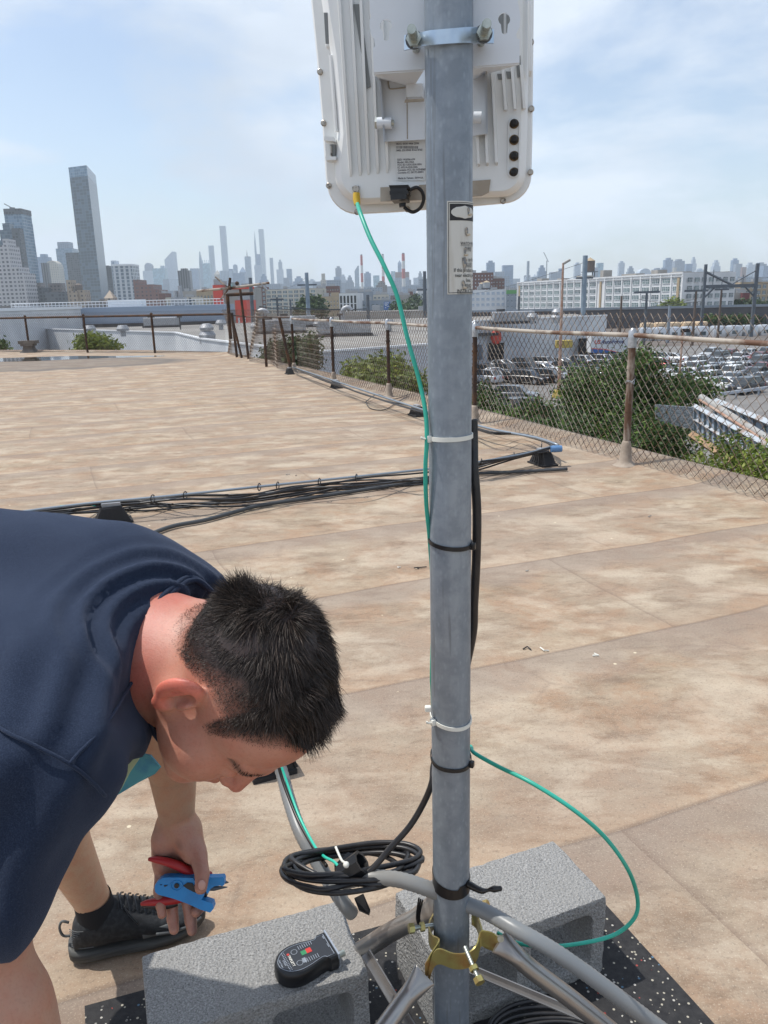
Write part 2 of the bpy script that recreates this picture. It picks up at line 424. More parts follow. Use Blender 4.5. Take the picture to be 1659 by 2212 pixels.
M_BALLAST = simple('rail_ballast', (.10, .088, .08), .95, noise=(.2, (.17, .14, .12), .35, .65))
M_WHITEPAINT = simple('white_road_paint', (.6, .6, .58), .8)
M_WET = simple('puddle_water', (.035, .035, .032), .03, spec=.6)

# ================================================================== roof deck
EDGE = [(7.6, -6.6), (2.80, 5.56), (1.22, 9.75), (.53, 11.60), (-.92, 15.25), (-1.95, 17.6), (-4.35, 22.9), (-7.0, 24.7), (-9.5, 25.9), (-12.2, 27.0), (-30, 33.5)]
def edge_offset(d):
    out_ = []
    for i, p in enumerate(EDGE):
        a = Vector(EDGE[max(i-1, 0)]); b = Vector(EDGE[min(i+1, len(EDGE)-1)]); t = (b-a).normalized(); n = Vector((-t.y, t.x))   # inwards = left of travel
        out_.append(Vector(p)+n*d)
    return out_
mb = MB()
prof = [(0, .055), (.06, .062), (.16, .045), (.30, .012), (.42, 0)]
rows = []
for d, z in prof:
    pts = edge_offset(d); rr = []
    for i in range(len(pts)-1):
        m = max(1, int((pts[i+1]-pts[i]).length/.5))
        for j in range(m): q = pts[i].lerp(pts[i+1], j/m); rr.append(Vector((q.x, q.y, z)))
    rr.append(Vector((pts[-1].x, pts[-1].y, z))); rows.append(rr)
nn = min(len(r) for r in rows)
def resamp(r, n):
    out_ = []
    for i in range(n):
        t = i/(n-1)*(len(r)-1); a = int(t); b = min(a+1, len(r)-1); out_.append(r[a].lerp(r[b], t-a))
    return out_
rows = []
for d, z in prof:
    pts = edge_offset(d); rr = []
    for i in range(len(pts)-1):
        m = max(1, int((Vector(EDGE[i+1])-Vector(EDGE[i])).length/.5))
        for j in range(m): q = pts[i].lerp(pts[i+1], j/m); rr.append(Vector((q.x, q.y, z)))
    rr.append(Vector((pts[-1].x, pts[-1].y, z))); rows.append(rr)
base = [Vector((p.x, p.y, -.35)) for p in rows[0]]
mb.mat(0).loft(rows, caps=False, closed=False)
inner = rows[-1]
mb.add(inner+[Vector((-30, -6.6, 0))], [tuple(range(len(inner)+1))])
mb.mat(1).loft([base, rows[0]], caps=False, closed=False)
roof = mb.build('roof_deck', [M_ROOF, M_CANT], kind='structure')
mb = MB()
wl = edge_offset(.12)
mb.prism([(p.x, p.y, GZ) for p in wl]+[(-30, -6.6, GZ)], (0, 0, -GZ-.36))
tag(mb.build('roof_building', M_BRICKWALL), 'old dark walls of the building under the beige roof deck, below the rusty fence', 'building')
# puddle
c = [(-13.5, 22.9), (-11.5, 23.5), (-9.2, 23.7), (-7.6, 23.2), (-6.1, 22.75), (-6.6, 22.35), (-8.1, 22.35), (-9.4, 21.9), (-11.2, 22.0), (-13.2, 22.2)]
pts = smoothpath([(x, y, .004) for x, y in c], 5, closed=True)
tag(MB().add(pts, [tuple(range(len(pts)))]).build('puddle', M_WET), kind='structure')
# ground, car park, railway bed
tag(MB().add([(-9000, -300, GZ-.02), (9000, -300, GZ-.02), (9000, 12000, GZ-.02), (-9000, 12000, GZ-.02)], [(0, 1, 2, 3)]).build('ground', M_GROUND), kind='structure')
tag(MB().add([(8, 20, GZ-.01), (120, 20, GZ-.01), (120, 158, GZ-.01), (2, 158, GZ-.01), (2, 66, GZ-.01)], [(0, 1, 2, 3, 4)]).build('car_park', M_ASPHALT), kind='structure')
tag(MB().add([(38, 160, GZ-.006), (500, 160, GZ-.006), (500, 330, GZ-.006), (38, 330, GZ-.006)], [(0, 1, 2, 3)]).build('rail_yard', M_BALLAST), kind='structure')

# ================================================================== chain-link fences
M_WIRE = simple('rusty_wire', (.22, .185, .155), .65, .35, noise=(2.5, (.115, .070, .045), .42, .62))
M_POST = simple('rusty_fence_pipe', (.115, .062, .038), .8, .1, noise=((9, 9, 2.2), (.44, .39, .33), .46, .60), bump=(60, .5, .002))
M_RAIL = simple('worn_fence_rail', (.40, .36, .31), .7, .1, noise=(3.4, (.13, .068, .042), .44, .58), bump=(80, .5, .002))
M_DARKPOST = simple('dark_rusty_pipe', (.055, .036, .028), .85, .1, noise=(7, (.12, .06, .03), .45, .65))
M_CONC = simple('mastic_base', (.38, .32, .26), .9, noise=(9, (.25, .20, .16), .4, .65), bump=(50, .5, .004))
M_GALV = simple('galvanised_fitting', (.48, .50, .52), .4, .7, noise=(30, (.30, .31, .33), .4, .7))
def chain_link(name, path, z0, z1, parent, w_=.085, h_=.092, r=.0033, wobble=.02, r_far=None):
    P_ = [Vector(p) for p in path]; cum = [0]
    for a, b in zip(P_, P_[1:]): cum.append(cum[-1]+(b-a).length)
    def at(s):
        for i in range(len(P_)-1):
            if s <= cum[i+1] or i == len(P_)-2: return P_[i].lerp(P_[i+1], (s-cum[i])/(cum[i+1]-cum[i]))
    mb = MB(); nw = int(cum[-1]/(w_/2)); nr = int((z1-z0)/(h_/2))
    for k in range(nw):
        pts = []
        for j in range(nr+1):
            s = (k+(.5+.56*(1 if (j+k) % 2 else -1)))*w_/2
            z = z0+j*h_/2
            b = at(min(max(s, 0), cum[-1]-1e-4)); a2 = at(min(s+.05, cum[-1]-1e-5)); t = (a2-b); t = t.normalized() if t.length > 1e-9 else Vector((1, 0, 0)); nrm = Vector((-t.y, t.x, 0))
            bul = wobble*math.sin(s*1.9+.7)*math.sin((z-z0)*2.6+s*.5)
            off = (.0022 if j % 2 else -.0022)
            pts.append(Vector((b.x, b.y, z+b.z))+nrm*(off+bul))
        dist = pts[0].y
        mb.tube(pts, r*(1 if dist < 10 else 1.0), n=4 if dist < 9 else 3, caps=False)
    return mb.build(name, M_WIRE, parent, fix=False)
right_posts = [(3.00, 3.95, 0), (2.04, 6.48, 0), (1.06, 8.94, 0), (.12, 11.60, 0), (-.81, 13.75, 0), (-1.73, 16.05, 0)]
far_posts = [(-2.55, 17.9, 0), (-3.30, 20.1, 0)]
RAILZ = 1.07
F1 = empty('chain_link_fence', (2.04, 6.48, 0), 0, 'long rusty chain-link fence running along the right edge of the roof deck', 'fence')
for i, p in enumerate(right_posts+[(4.0, 1.42, 0)]):
    mb = MB(); x, y, _ = p
    mb.cyl((x, y, 0), (x, y, RAILZ-.03), .030 if i < 2 or i > 5 else .026, n=12)
    mb.cyl((x, y, .80), (x, y, .825), .034, n=12); mb.cyl((x, y, .45), (x, y, .46), .033, n=12)
    po = mb.build('post', M_POST if i < 2 or i > 5 else M_DARKPOST, F1, smooth='auto')
    cap = MB(); cap.tube([(x, y, RAILZ-.10), (x, y, RAILZ-.03), (x, y, RAILZ+.03), (x, y, RAILZ+.055)], [.036, .037, .034, .012], n=12)
    cap.build('post_cap', M_GALV, po, smooth='auto')
    b = MB(); b.loft([[(x+math.cos(t)*r_*(1+.06*math.sin(3*t)), y+math.sin(t)*r_*(1+.06*math.sin(2*t)), z) for t in [k*math.pi/8 for k in range(16)]] for z, r_ in ((-.01, .13), (.008, .085), (.04, .052), (.13, .045), (.19, .038), (.21, .031))])
    b.build('mastic_collar', M_CONC, F1, smooth=True)
allp = [(4.0, 1.42, 0)]+right_posts
for a, b in zip(allp, allp[1:]):
    A = Vector((a[0], a[1], RAILZ)); B = Vector((b[0], b[1], RAILZ)); m = A.lerp(B, .5)+Vector((0, 0, -.012))
    MB().tube(smoothpath([A, m, B], 5), .0185, n=12).build('top_rail', M_RAIL, F1, smooth='auto')
nrm = Vector((.931, .365, 0))
fab = [Vector((p[0], p[1], 0))+nrm*.045 for p in allp]
chain_link('wire_mesh', fab, .045, 1.26, F1)
# wire ties on posts
mb = MB()
for x, y, z in ((2.04, 6.48, .70), (2.04, 6.48, .69)):
    mb.tube([(x+.034*math.cos(t), y+.034*math.sin(t), z+.012*math.sin(2*t)) for t in [k*math.pi/6 for k in range(12)]], .0035, n=5, closed=True)
mb.tube([(2.005, 6.45, .715), (2.02, 6.44, .70), (2.04, 6.44, .695), (2.07, 6.45, .725)], .0035, n=5)
mb.build('tie_wire', M_GALV, F1)
F2 = empty('chain_link_fence', (-1.73, 16.05, 0), 0, 'crumpled rust-brown fence section at the corner, with a tall leaning post', 'fence')
for (x, y, _), h_, lean in zip(far_posts, (1.05, 1.72), (0, -.09)):
    MB().cyl((x, y, 0), (x+lean, y, h_), .032, n=10).build('post', M_DARKPOST, F2, smooth='auto')
for a, b, r_ in (((-1.78, 15.95, .02), (-1.95, 15.9, 1.10), .03), ((-3.75, 21.0, .02), (-3.8, 21.0, 1.15), .035), ((-3.55, 20.6, 0), (-3.75, 20.6, 1.15), .03)):
    MB().cyl(a, b, r_, n=10).build('post', M_DARKPOST, F2, smooth='auto')
cp = [(-1.73, 16.05, 0), (-2.2, 17.0, 0), (-2.55, 17.9, 0), (-3.0, 19.1, 0), (-3.25, 20.0, 0), (-3.9, 21.3, 0), (-4.35, 22.4, 0)]
chain_link('wire_mesh', [Vector(p)+nrm*.05 for p in cp], .03, 1.25, F2, w_=.075, h_=.08, r=.0038, wobble=.12)
MB().tube([(-1.73, 16.05, 1.1), (-2.6, 17.9, 1.08), (-3.3, 20.1, 1.06), (-4.3, 22.2, 1.12)], .014, n=6).build('tension_wire', M_DARKPOST, F2)
MB().cyl((-3.86, 20.9, .5), (-3.86, 20.9, 1.62), .045, n=10).build('gate_post', M_DARKPOST, F2, smooth='auto')
MB().cyl((-3.86, 20.9, 1.6), (-3.2, 20.9, 1.62), .045, n=10).build('gate_arm', M_DARKPOST, F2, smooth='auto')
left_posts = [(-4.35, 22.7, 0), (-6.75, 24.1, 0), (-9.2, 25.3, 0), (-11.45, 26.3, 0), (-13.7, 27.3, 0)]
F3 = empty('chain_link_fence', (-9.2, 25.3, 0), 0, 'dark chain-link fence with level top rail along the far left edge of the roof', 'fence')
for x, y, _ in left_posts[1:]:
    po = MB().cyl((x, y, 0), (x, y, 1.12), .034, n=10).build('post', M_DARKPOST, F3, smooth='auto')
    MB().sphere((x, y, 1.14), .045).build('post_cap', M_DARKPOST, po, smooth=True)
for a, b in zip(left_posts, left_posts[1:]):
    MB().cyl((a[0], a[1], 1.10), (b[0], b[1], 1.10), .032, n=8).build('top_rail', M_DARKPOST, F3, smooth='auto')
chain_link('wire_mesh', [Vector(p)+Vector((.1, .25, 0)).normalized()*.05 for p in left_posts[::-1]], .03, 1.27, F3, w_=.085, h_=.092, r=.0036, wobble=.01)
mb = MB(); x, y = -11.45, 26.3
mb.box((x, y, .33), (.52, .40, .10)); mb.box((x, y-.02, .25), (.40, .34, .08)); mb.loft([[(x+sx_*r_, y+sy_*r_, z) for sx_, sy_ in ((-1, -1), (1, -1), (1, 1), (-1, 1))] for z, r_ in ((0, .24), (.1, .15), (.24, .13))])
mb.build('stone_footing', simple('footing_stone', (.13, .115, .10), .9, noise=(8, (.2, .18, .16), .4, .7)), F3)
# leaning barbed-wire arm at the corner: a top pipe held by a bent strut
t = empty('barbed_wire_arm', (-3.3, 20.1, 0), 0, 'rusty horizontal pipe frame with a bent strut, sticking up over the fence corner', 'pipe frame')
a0, a1 = ony(425, 629, 20.5), ony(582, 611, 20.5)
MB().tube([a0, ony(500, 622, 20.5), a1], .030, n=8).build('pipe', M_RAIL, t, smooth='auto')
MB().tube([ony(465, 598, 20.5), ony(482, 613, 20.5), ony(495, 622, 20.5), ony(476, 648, 20.5)], .02, n=8).build('strut', M_POST, t, smooth='auto')
MB().tube([ony(495, 622, 20.5), ony(497, 600, 20.5)], .035, n=8).build('finial', M_DARKPOST, t)
MB().tube([ony(562, 610, 20.5), ony(577, 627, 20.5)], .03, n=8).build('strut', M_GALV, t, smooth='auto')
for u_, v_ in ((512, 612), (497, 622)):
    MB().sphere(ony(u_, v_, 20.45), .05).build('coupling', M_DARKPOST, t, smooth=True)
# ================================================================== materials for buildings
M_WHITEWALL = simple('pale_metal_siding', (.50, .53, .57), .6, noise=(.25, (.42, .45, .50), .4, .7))
M_WHITEWALL2 = simple('white_block_wall', (.62, .64, .66), .7, noise=(.2, (.50, .52, .55), .4, .7))
M_GREYROOF = simple('grey_flat_roof', (.20, .19, .18), .9, noise=(.08, (.28, .27, .25), .4, .65))
M_FLASH = simple('dark_flashing', (.05, .05, .055), .7)
M_WTRIM = simple('white_trim', (.72, .74, .76), .6)
M_ALU = simple('vent_aluminium', (.40, .41, .43), .55, .5, noise=(4, (.26, .27, .28), .4, .7))
M_BLACK = simple('black_opening', (.012, .012, .014), .8)
M_DKSTEEL = simple('painted_steel_pole', (.10, .12, .145), .6, noise=(1.2, (.07, .08, .09), .4, .7))
M_BLUESTEEL = simple('blue_grey_monopole', (.22, .28, .34), .55, noise=(.9, (.16, .21, .26), .4, .7))
M_WOOD = simple('weathered_wood_pole', (.10, .075, .06), .9, noise=((1, 1, .15), (.16, .12, .10), .4, .7))
M_RUSTPOLE = simple('faded_red_pole', (.36, .20, .14), .8, noise=(2.5, (.45, .33, .26), .45, .6))
M_YELLOW = simple('faded_yellow_concrete', (.50, .38, .08), .85, noise=(3, (.35, .27, .10), .4, .7))
M_REDPAINT = simple('red_paint', (.62, .07, .045), .6)
M_BLUEPAINT = simple('blue_paint', (.03, .11, .34), .6)
M_TEAL = simple('teal_paint', (.12, .42, .36), .6)
M_GLASSD = simple('dark_window_glass', (.055, .085, .10), .12, spec=.8, noise=(.35, (.14, .19, .21), .45, .6))
M_GLASSG = simple('greenish_window_glass', (.10, .16, .17), .15, spec=.8, noise=(.35, (.20, .26, .27), .45, .6))
def facade(name, wall, win, wx, wz, dx=.55, dz=.55, rough=.6, off=0.0, vary=.35, metal=0):
    """curtain of windows: wx/wz = bay width and storey height in metres, dx/dz = glazed share"""
    k = NT(name); o = k.tc.outputs['Object']; s = k.n('SeparateXYZ', {0: o}); nrm = k.n('SeparateXYZ', {0: k.tc.outputs['Normal']})
    side = k.math('GREATER_THAN', k.math('ABSOLUTE', nrm.outputs[0]), .7)
    h = k.math('ADD', k.math('MULTIPLY', s.outputs[0], k.math('SUBTRACT', 1, side)), k.math('MULTIPLY', s.outputs[1], side))
    hx = k.math('DIVIDE', k.math('ADD', h, 1000.3), wx); hz = k.math('DIVIDE', k.math('ADD', s.outputs[2], 1000+off), wz)
    ix = k.math('LESS_THAN', k.math('FRACT', hx), dx); iz = k.math('LESS_THAN', k.math('FRACT', hz), dz)
    top = k.math('LESS_THAN', k.math('ABSOLUTE', nrm.outputs[2]), .5)
    m = k.math('MULTIPLY', k.math('MULTIPLY', ix, iz), top)
    cell = k.n('CombineXYZ', {0: k.math('FLOOR', hx), 1: k.math('FLOOR', hz), 2: side}).outputs[0]
    rnd = k.n('TexWhiteNoise', {0: cell}, noise_dimensions='3D').outputs[0]
    w2 = tuple(min(1, x*1.5+.07) for x in win)
    g = k.mix(k.math('MULTIPLY', k.math('GREATER_THAN', rnd, .62), vary*2), win, w2)
    wl = k.mix(k.math('MULTIPLY', k.noise(o, .06, 4), .5), wall, tuple(x*.78 for x in wall))
    c = k.mix(m, wl, g)
    r = k.math('SUBTRACT', rough, k.math('MULTIPLY', m, rough*.55))
    return k.set(Base_Color=c, Roughness=r, Metallic=metal)
FM = {  # pale bluish far-tower colours have some of the distance haze painted in
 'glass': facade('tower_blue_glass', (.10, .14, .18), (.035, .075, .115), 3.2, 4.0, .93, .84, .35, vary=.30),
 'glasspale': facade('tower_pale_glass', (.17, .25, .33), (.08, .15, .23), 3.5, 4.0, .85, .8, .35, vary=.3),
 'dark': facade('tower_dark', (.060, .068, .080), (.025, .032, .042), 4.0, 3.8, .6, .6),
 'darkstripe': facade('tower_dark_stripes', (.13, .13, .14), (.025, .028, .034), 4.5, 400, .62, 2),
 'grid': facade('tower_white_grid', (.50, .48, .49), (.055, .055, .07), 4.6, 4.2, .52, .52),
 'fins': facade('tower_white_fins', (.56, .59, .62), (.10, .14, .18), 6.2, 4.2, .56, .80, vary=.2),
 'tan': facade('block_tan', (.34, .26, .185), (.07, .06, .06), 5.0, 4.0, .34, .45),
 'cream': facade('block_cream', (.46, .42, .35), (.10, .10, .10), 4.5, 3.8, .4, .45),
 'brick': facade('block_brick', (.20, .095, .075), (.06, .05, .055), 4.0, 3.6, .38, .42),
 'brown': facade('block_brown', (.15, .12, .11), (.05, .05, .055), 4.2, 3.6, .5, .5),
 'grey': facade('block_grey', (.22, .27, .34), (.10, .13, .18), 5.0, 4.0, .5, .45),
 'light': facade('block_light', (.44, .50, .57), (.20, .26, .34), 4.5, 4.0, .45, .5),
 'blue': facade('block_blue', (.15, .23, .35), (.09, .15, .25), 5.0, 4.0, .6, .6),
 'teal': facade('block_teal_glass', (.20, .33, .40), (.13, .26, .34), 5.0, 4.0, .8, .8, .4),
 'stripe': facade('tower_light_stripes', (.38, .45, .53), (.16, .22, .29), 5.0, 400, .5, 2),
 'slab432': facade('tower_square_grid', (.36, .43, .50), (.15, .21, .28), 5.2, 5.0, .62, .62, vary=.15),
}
CITY_RANK = []
def tower(uL, uR, v, Y, mat, name='tower', depth=None, side=0, label=None, cat='tower', group=None, zb=None, parent=None, part=None, shape=None, yaw=0, roofh=0, mats=None):
    """an upright block whose top front edge runs from picture column uL to uR at row v, standing Y metres away on the street"""
    zb = GZ if zb is None else zb
    a = ony(uL, v, Y); b = ony(uR, v+(uR-uL)*-.0257, Y); W = (b-a).length; z = (a.z+b.z)/2; cx = (a.x+b.x)/2
    d = depth or max(W*.9, 12)
    mb = MB(); rz = yaw
    x0, x1, y0, y1 = -W/2, W/2, 0, d; H = z-zb
    if shape is None or shape == 'box': mb.bbox((x0, y0, 0), (x1, y1, H))
    elif shape == 'slant':      # roof rising from left to right
        h0 = H*.86; mb.prism([(x0, y0, 0), (x1, y0, 0), (x1, y0, H), (x1-.22*W, y0, H), (x0, y0, h0)], (0, d, 0))
    elif shape == 'wedge':      # narrow triangular peak
        mb.prism([(x0, y0, 0), (x1, y0, 0), (x1, y0, H*.55), (x0+.22*W, y0, H), (x0, y0, H*.8)], (0, d, 0))
    elif shape == 'needle':
        mb.prism([(x0, y0, 0), (x1, y0, 0), (x1, y0, H*.30), (x1-.22*W, y0, H*.62), (x1-.45*W, y0, H*.88), (x0+.42*W, y0, H), (x0+.15*W, y0, H*.85), (x0, y0, H*.3)], (0, d*.7, 0))
    elif shape == 'dome':
        n = 10; mb.prism([(x0, y0, 0), (x1, y0, 0)]+[(W/2*math.cos(t), y0, H-.5*W+.5*W*math.sin(t)) for t in [math.pi*i/n for i in range(n+1)]], (0, d, 0))
    elif shape == 'point':
        mb.bbox((x0, y0, 0), (x1, y1, H-.8*W)); mb.add([(x0, y0, H-.8*W), (x1, y0, H-.8*W), (x1, y1, H-.8*W), (x0, y1, H-.8*W), (0, d/2, H)], [(0, 1, 4), (1, 2, 4), (2, 3, 4), (3, 0, 4)])
    elif shape == 'ziggurat':
        for i in range(5): q = .5*W*(1-i*.17); mb.bbox((-q, y0+i, H*i/5 if i else 0), (q, y1-i, H*(i+1)/5))
    elif shape == 'setback':
        mb.bbox((x0, y0, 0), (x1, y1, H*.82)); mb.bbox((x0*.68, y0+.1*d, H*.82), (x1*.68, y1-.1*d, H*.93)); mb.bbox((x0*.36, y0+.2*d, H*.93), (x1*.36, y1-.2*d, H))
    elif shape == 'capped':
        mb.bbox((x0, y0, 0), (x1, y1, H*.95)); mb.bbox((x0*.5, y0+.15*d, H*.95), (x1*.5, y1-.15*d, H))
    elif shape == 'prongs':
        mb.bbox((x0, y0, 0), (x1, y1, H*.93))
        for i in range(4): xx = x0*.8+(x1-x0)*.8*i/3; mb.bbox((xx-W*.03, y0, H*.93), (xx+W*.03, y0+W*.06, H))
    m = FM[mat] if isinstance(mat, str) else mat
    if parent is not None:
        o = mb.build(part or 'wing', m); o.location = Vector((cx, Y, zb)); o.rotation_euler.z = rz; o.parent = parent; o.matrix_parent_inverse = wm(parent).inverted(); return o
    o = mb.build(name, m); o.location = (cx, Y, zb); o.rotation_euler.z = rz
    return tag(o, label, cat, group)
SKY_G = 'hazy towers of the distant skyline'
def child_block(parent, name, uL, uR, v0, v1, Y, m, d=6):
    """a block belonging to a building, spanning picture rows v1 (bottom) to v0 (top)"""
    a = ony(uL, v0, Y); b = ony(uR, v0, Y); c_ = ony(uL, v1, Y)
    o = MB().bbox((a.x, Y, c_.z), (b.x, Y+d, a.z)).build(name, m); o.parent = parent; bpy_inv(o, parent); return o
# ---- nearer towers on the left
t = empty('glass_tower', (0, 0, 0), 0, 'tallest blue glass skyscraper, slab with a pale crown, standing alone at left', 'skyscraper')
A = ony(147.5, 361, 1250); B = ony(187, 358, 1235); Cc = ony(206, 373, 1330); z = 225.0
zt = (A.z+B.z)/2
D_ = Vector((A.x+Cc.x-B.x, A.y+Cc.y-B.y, 0))
foot = [Vector((p.x, p.y, 0)) for p in (A, B, Cc)]+[D_]
kk = NT('slab_tower_glass'); o_ = kk.tc.outputs['Object']; s_ = kk.n('SeparateXYZ', {0: o_})
fl = kk.math('FRACT', kk.math('DIVIDE', s_.outputs[2], 4.3)); hx = kk.math('FRACT', kk.math('DIVIDE', kk.math('ADD', s_.outputs[0], kk.math('MULTIPLY', s_.outputs[1], .9)), 3.4))
rn = kk.n('TexWhiteNoise', {0: kk.n('CombineXYZ', {0: kk.math('FLOOR', kk.math('DIVIDE', kk.math('ADD', s_.outputs[0], kk.math('MULTIPLY', s_.outputs[1], .9)), 3.4)), 1: kk.math('FLOOR', kk.math('DIVIDE', s_.outputs[2], 4.3)), 2: 0.}).outputs[0]}, noise_dimensions='3D').outputs[0]
base_ = kk.mix(kk.math('GREATER_THAN', rn, .66), (.010, .028, .054), (.045, .085, .13))
base_ = kk.mix(kk.math('MULTIPLY', kk.noise(kk.map(o_, (.05, .05, .012)), 1, 3), .5), base_, (.03, .07, .10))
base_ = kk.mix(kk.math('LESS_THAN', fl, .16), base_, (.07, .105, .14)); base_ = kk.mix(kk.math('LESS_THAN', hx, .10), base_, (.08, .12, .15))
M_SLAB = kk.set(Base_Color=base_, Roughness=.25, Specular_IOR_Level=.7)
MB().prism([(p.x, p.y, GZ) for p in foot], (0, 0, zt-14-GZ)).build('glass_shaft', M_SLAB, t)
MB().prism([(p.x, p.y, zt-13.9) for p in foot], (0, 0, 14)).build('pale_crown', FM['glasspale'], t)
q = (foot[0]+foot[2])/2; MB().box((q.x, q.y, zt+.8), (6, 6, 1.8)).build('roof_plant', M_DKSTEEL, t)
t = empty('dark_topped_tower', label='pale blue glass tower with a dark flat crown near the left edge', cat='skyscraper')
tower(7, 45, 452, 1100, 'glasspale', parent=t, part='glass_shaft', depth=30); tower(45, 51, 480, 1105, 'grey', parent=t, part='side_slab', depth=28)
child_block(t, 'dark_crown', 6.8, 45.2, 451, 463, 1099, FM['dark'], 31)
mb = MB(); p = ony(25, 448, 1110); mb.bbox((p.x-3, 1110, p.z-4), (p.x+3, 1114, p.z)); mb.cyl((p.x-1, 1112, p.z), (p.x-10, 1112, p.z+5), .6, n=5); mb.build('rooftop_crane', M_DKSTEEL, t)
tower(-12, 29, 482, 1040, 'glass', 'glass_tower', label='dark teal glass tower cut by the left edge, behind the white stepped tower', cat='skyscraper', shape='setback')
tower(24, 41, 493, 1030, 'dark', 'dark_tower', label='narrow near-black slab between the stepped white tower and the dark-crowned tower', cat='tower')
t = empty('stepped_tower', label='white stepped tower with a dense grid of small dark windows at the left edge', cat='skyscraper')
for uL, uR, v, dd in ((-30, 19, 531, 26), (5, 15.5, 516, 20), (19, 40, 577, 27), (40, 53, 590, 28)): tower(uL, uR, v, 900+(28-dd)*.2, 'grid', parent=t, part='wing', depth=dd)
tower(59, 67, 515, 6500, 'blue', label='pale blue far tower with a needle spire, behind the stepped tower', shape='point')
tower(66, 74, 531, 6300, 'blue', label='pale blue far tower right beside the spired one at left', group=None)
tower(50, 71, 572, 1500, 'light', label='light grey low tower with dark band, right of the stepped tower', shape=None)
tower(79, 102, 549, 2300, 'blue', label='flat blue-grey tower with rooftop masts, left of the curved beige one', shape='capped')
tower(88, 100, 568, 1500, 'darkstripe', label='thin tower with vertical black stripes before the curved beige one', shape=None)
tower(95, 125, 563, 1900, 'cream', label='beige tower with a rounded stepped shoulder, left of the tall glass slab', shape='dome')
t = empty('capped_tower', label='blue tower with a narrower dark penthouse, just left of the tall glass slab', cat='tower')
tower(120, 155, 537, 2000, 'glasspale', parent=t, part='shaft', depth=40); tower(123, 147, 523, 2004, 'grey', parent=t, part='penthouse', depth=30)
tower(141, 171, 546, 1500, 'dark', label='broad charcoal tower partly behind the tall glass slab', cat='tower')
t = empty('tan_apartment_block', label='tan brick apartment block with a round water tank, below the tall glass slab', cat='building')
tower(142, 152.5, 605, 800, 'tan', parent=t, part='tower_wing', depth=14); tower(152, 166, 629, 798, 'tan', parent=t, part='wing', depth=14); tower(166, 183, 627, 801, 'tan', parent=t, part='wing', depth=14)
p = ony(171, 626, 806); MB().cyl((p.x, 806, p.z-2), (p.x, 806, p.z+4.5), 3.6, n=14).cyl((p.x, 806, p.z+4.5), (p.x, 806, p.z+6.2), 3.6, .4, n=14).build('water_tank', M_WOOD, t)
tower(103, 131, 612, 950, 'brown', label='dark brown low block between the curved beige tower and the tan block', cat='building')
tower(75, 88, 611, 960, 'brown', label='small brown block with flat roof, low at left under the beige tower', cat='building')
tower(58, 96, 622, 930, 'dark', label='wide dark low block right beside the stepped white tower', cat='building')
tower(96, 141, 631, 900, 'dark', label='long dark low block in front of the brown one at left', cat='building')
tower(208, 241, 574, 1400, 'dark', label='dark slab just right of the tall glass skyscraper', cat='tower', shape='capped')
tower(222, 243, 627, 800, 'tan', label='little beige house-like block before the white finned office', cat='building', shape='point')
t = empty('finned_office', label='white office block with vertical fins and dark windows, right of the glass slab', cat='building')
tower(241.5, 284, 572, 1000, 'fins', parent=t, part='shaft', depth=30); tower(239, 250, 563, 1006, 'light', parent=t, part='stair_head', depth=12); child_block(t, 'open_crown', 241.3, 284.2, 571, 575, 999, M_WTRIM, 31)
t = empty('brick_block', label='stepped red-brown brick block right of the white finned office', cat='building')
for a_, b_, c_, dd in ((287, 297.5, 604, 30), (297, 330.5, 615, 32), (330, 343, 626, 34)): tower(a_, b_, c_, 800+(34-dd)*.2, 'brick', parent=t, part='wing', depth=dd)
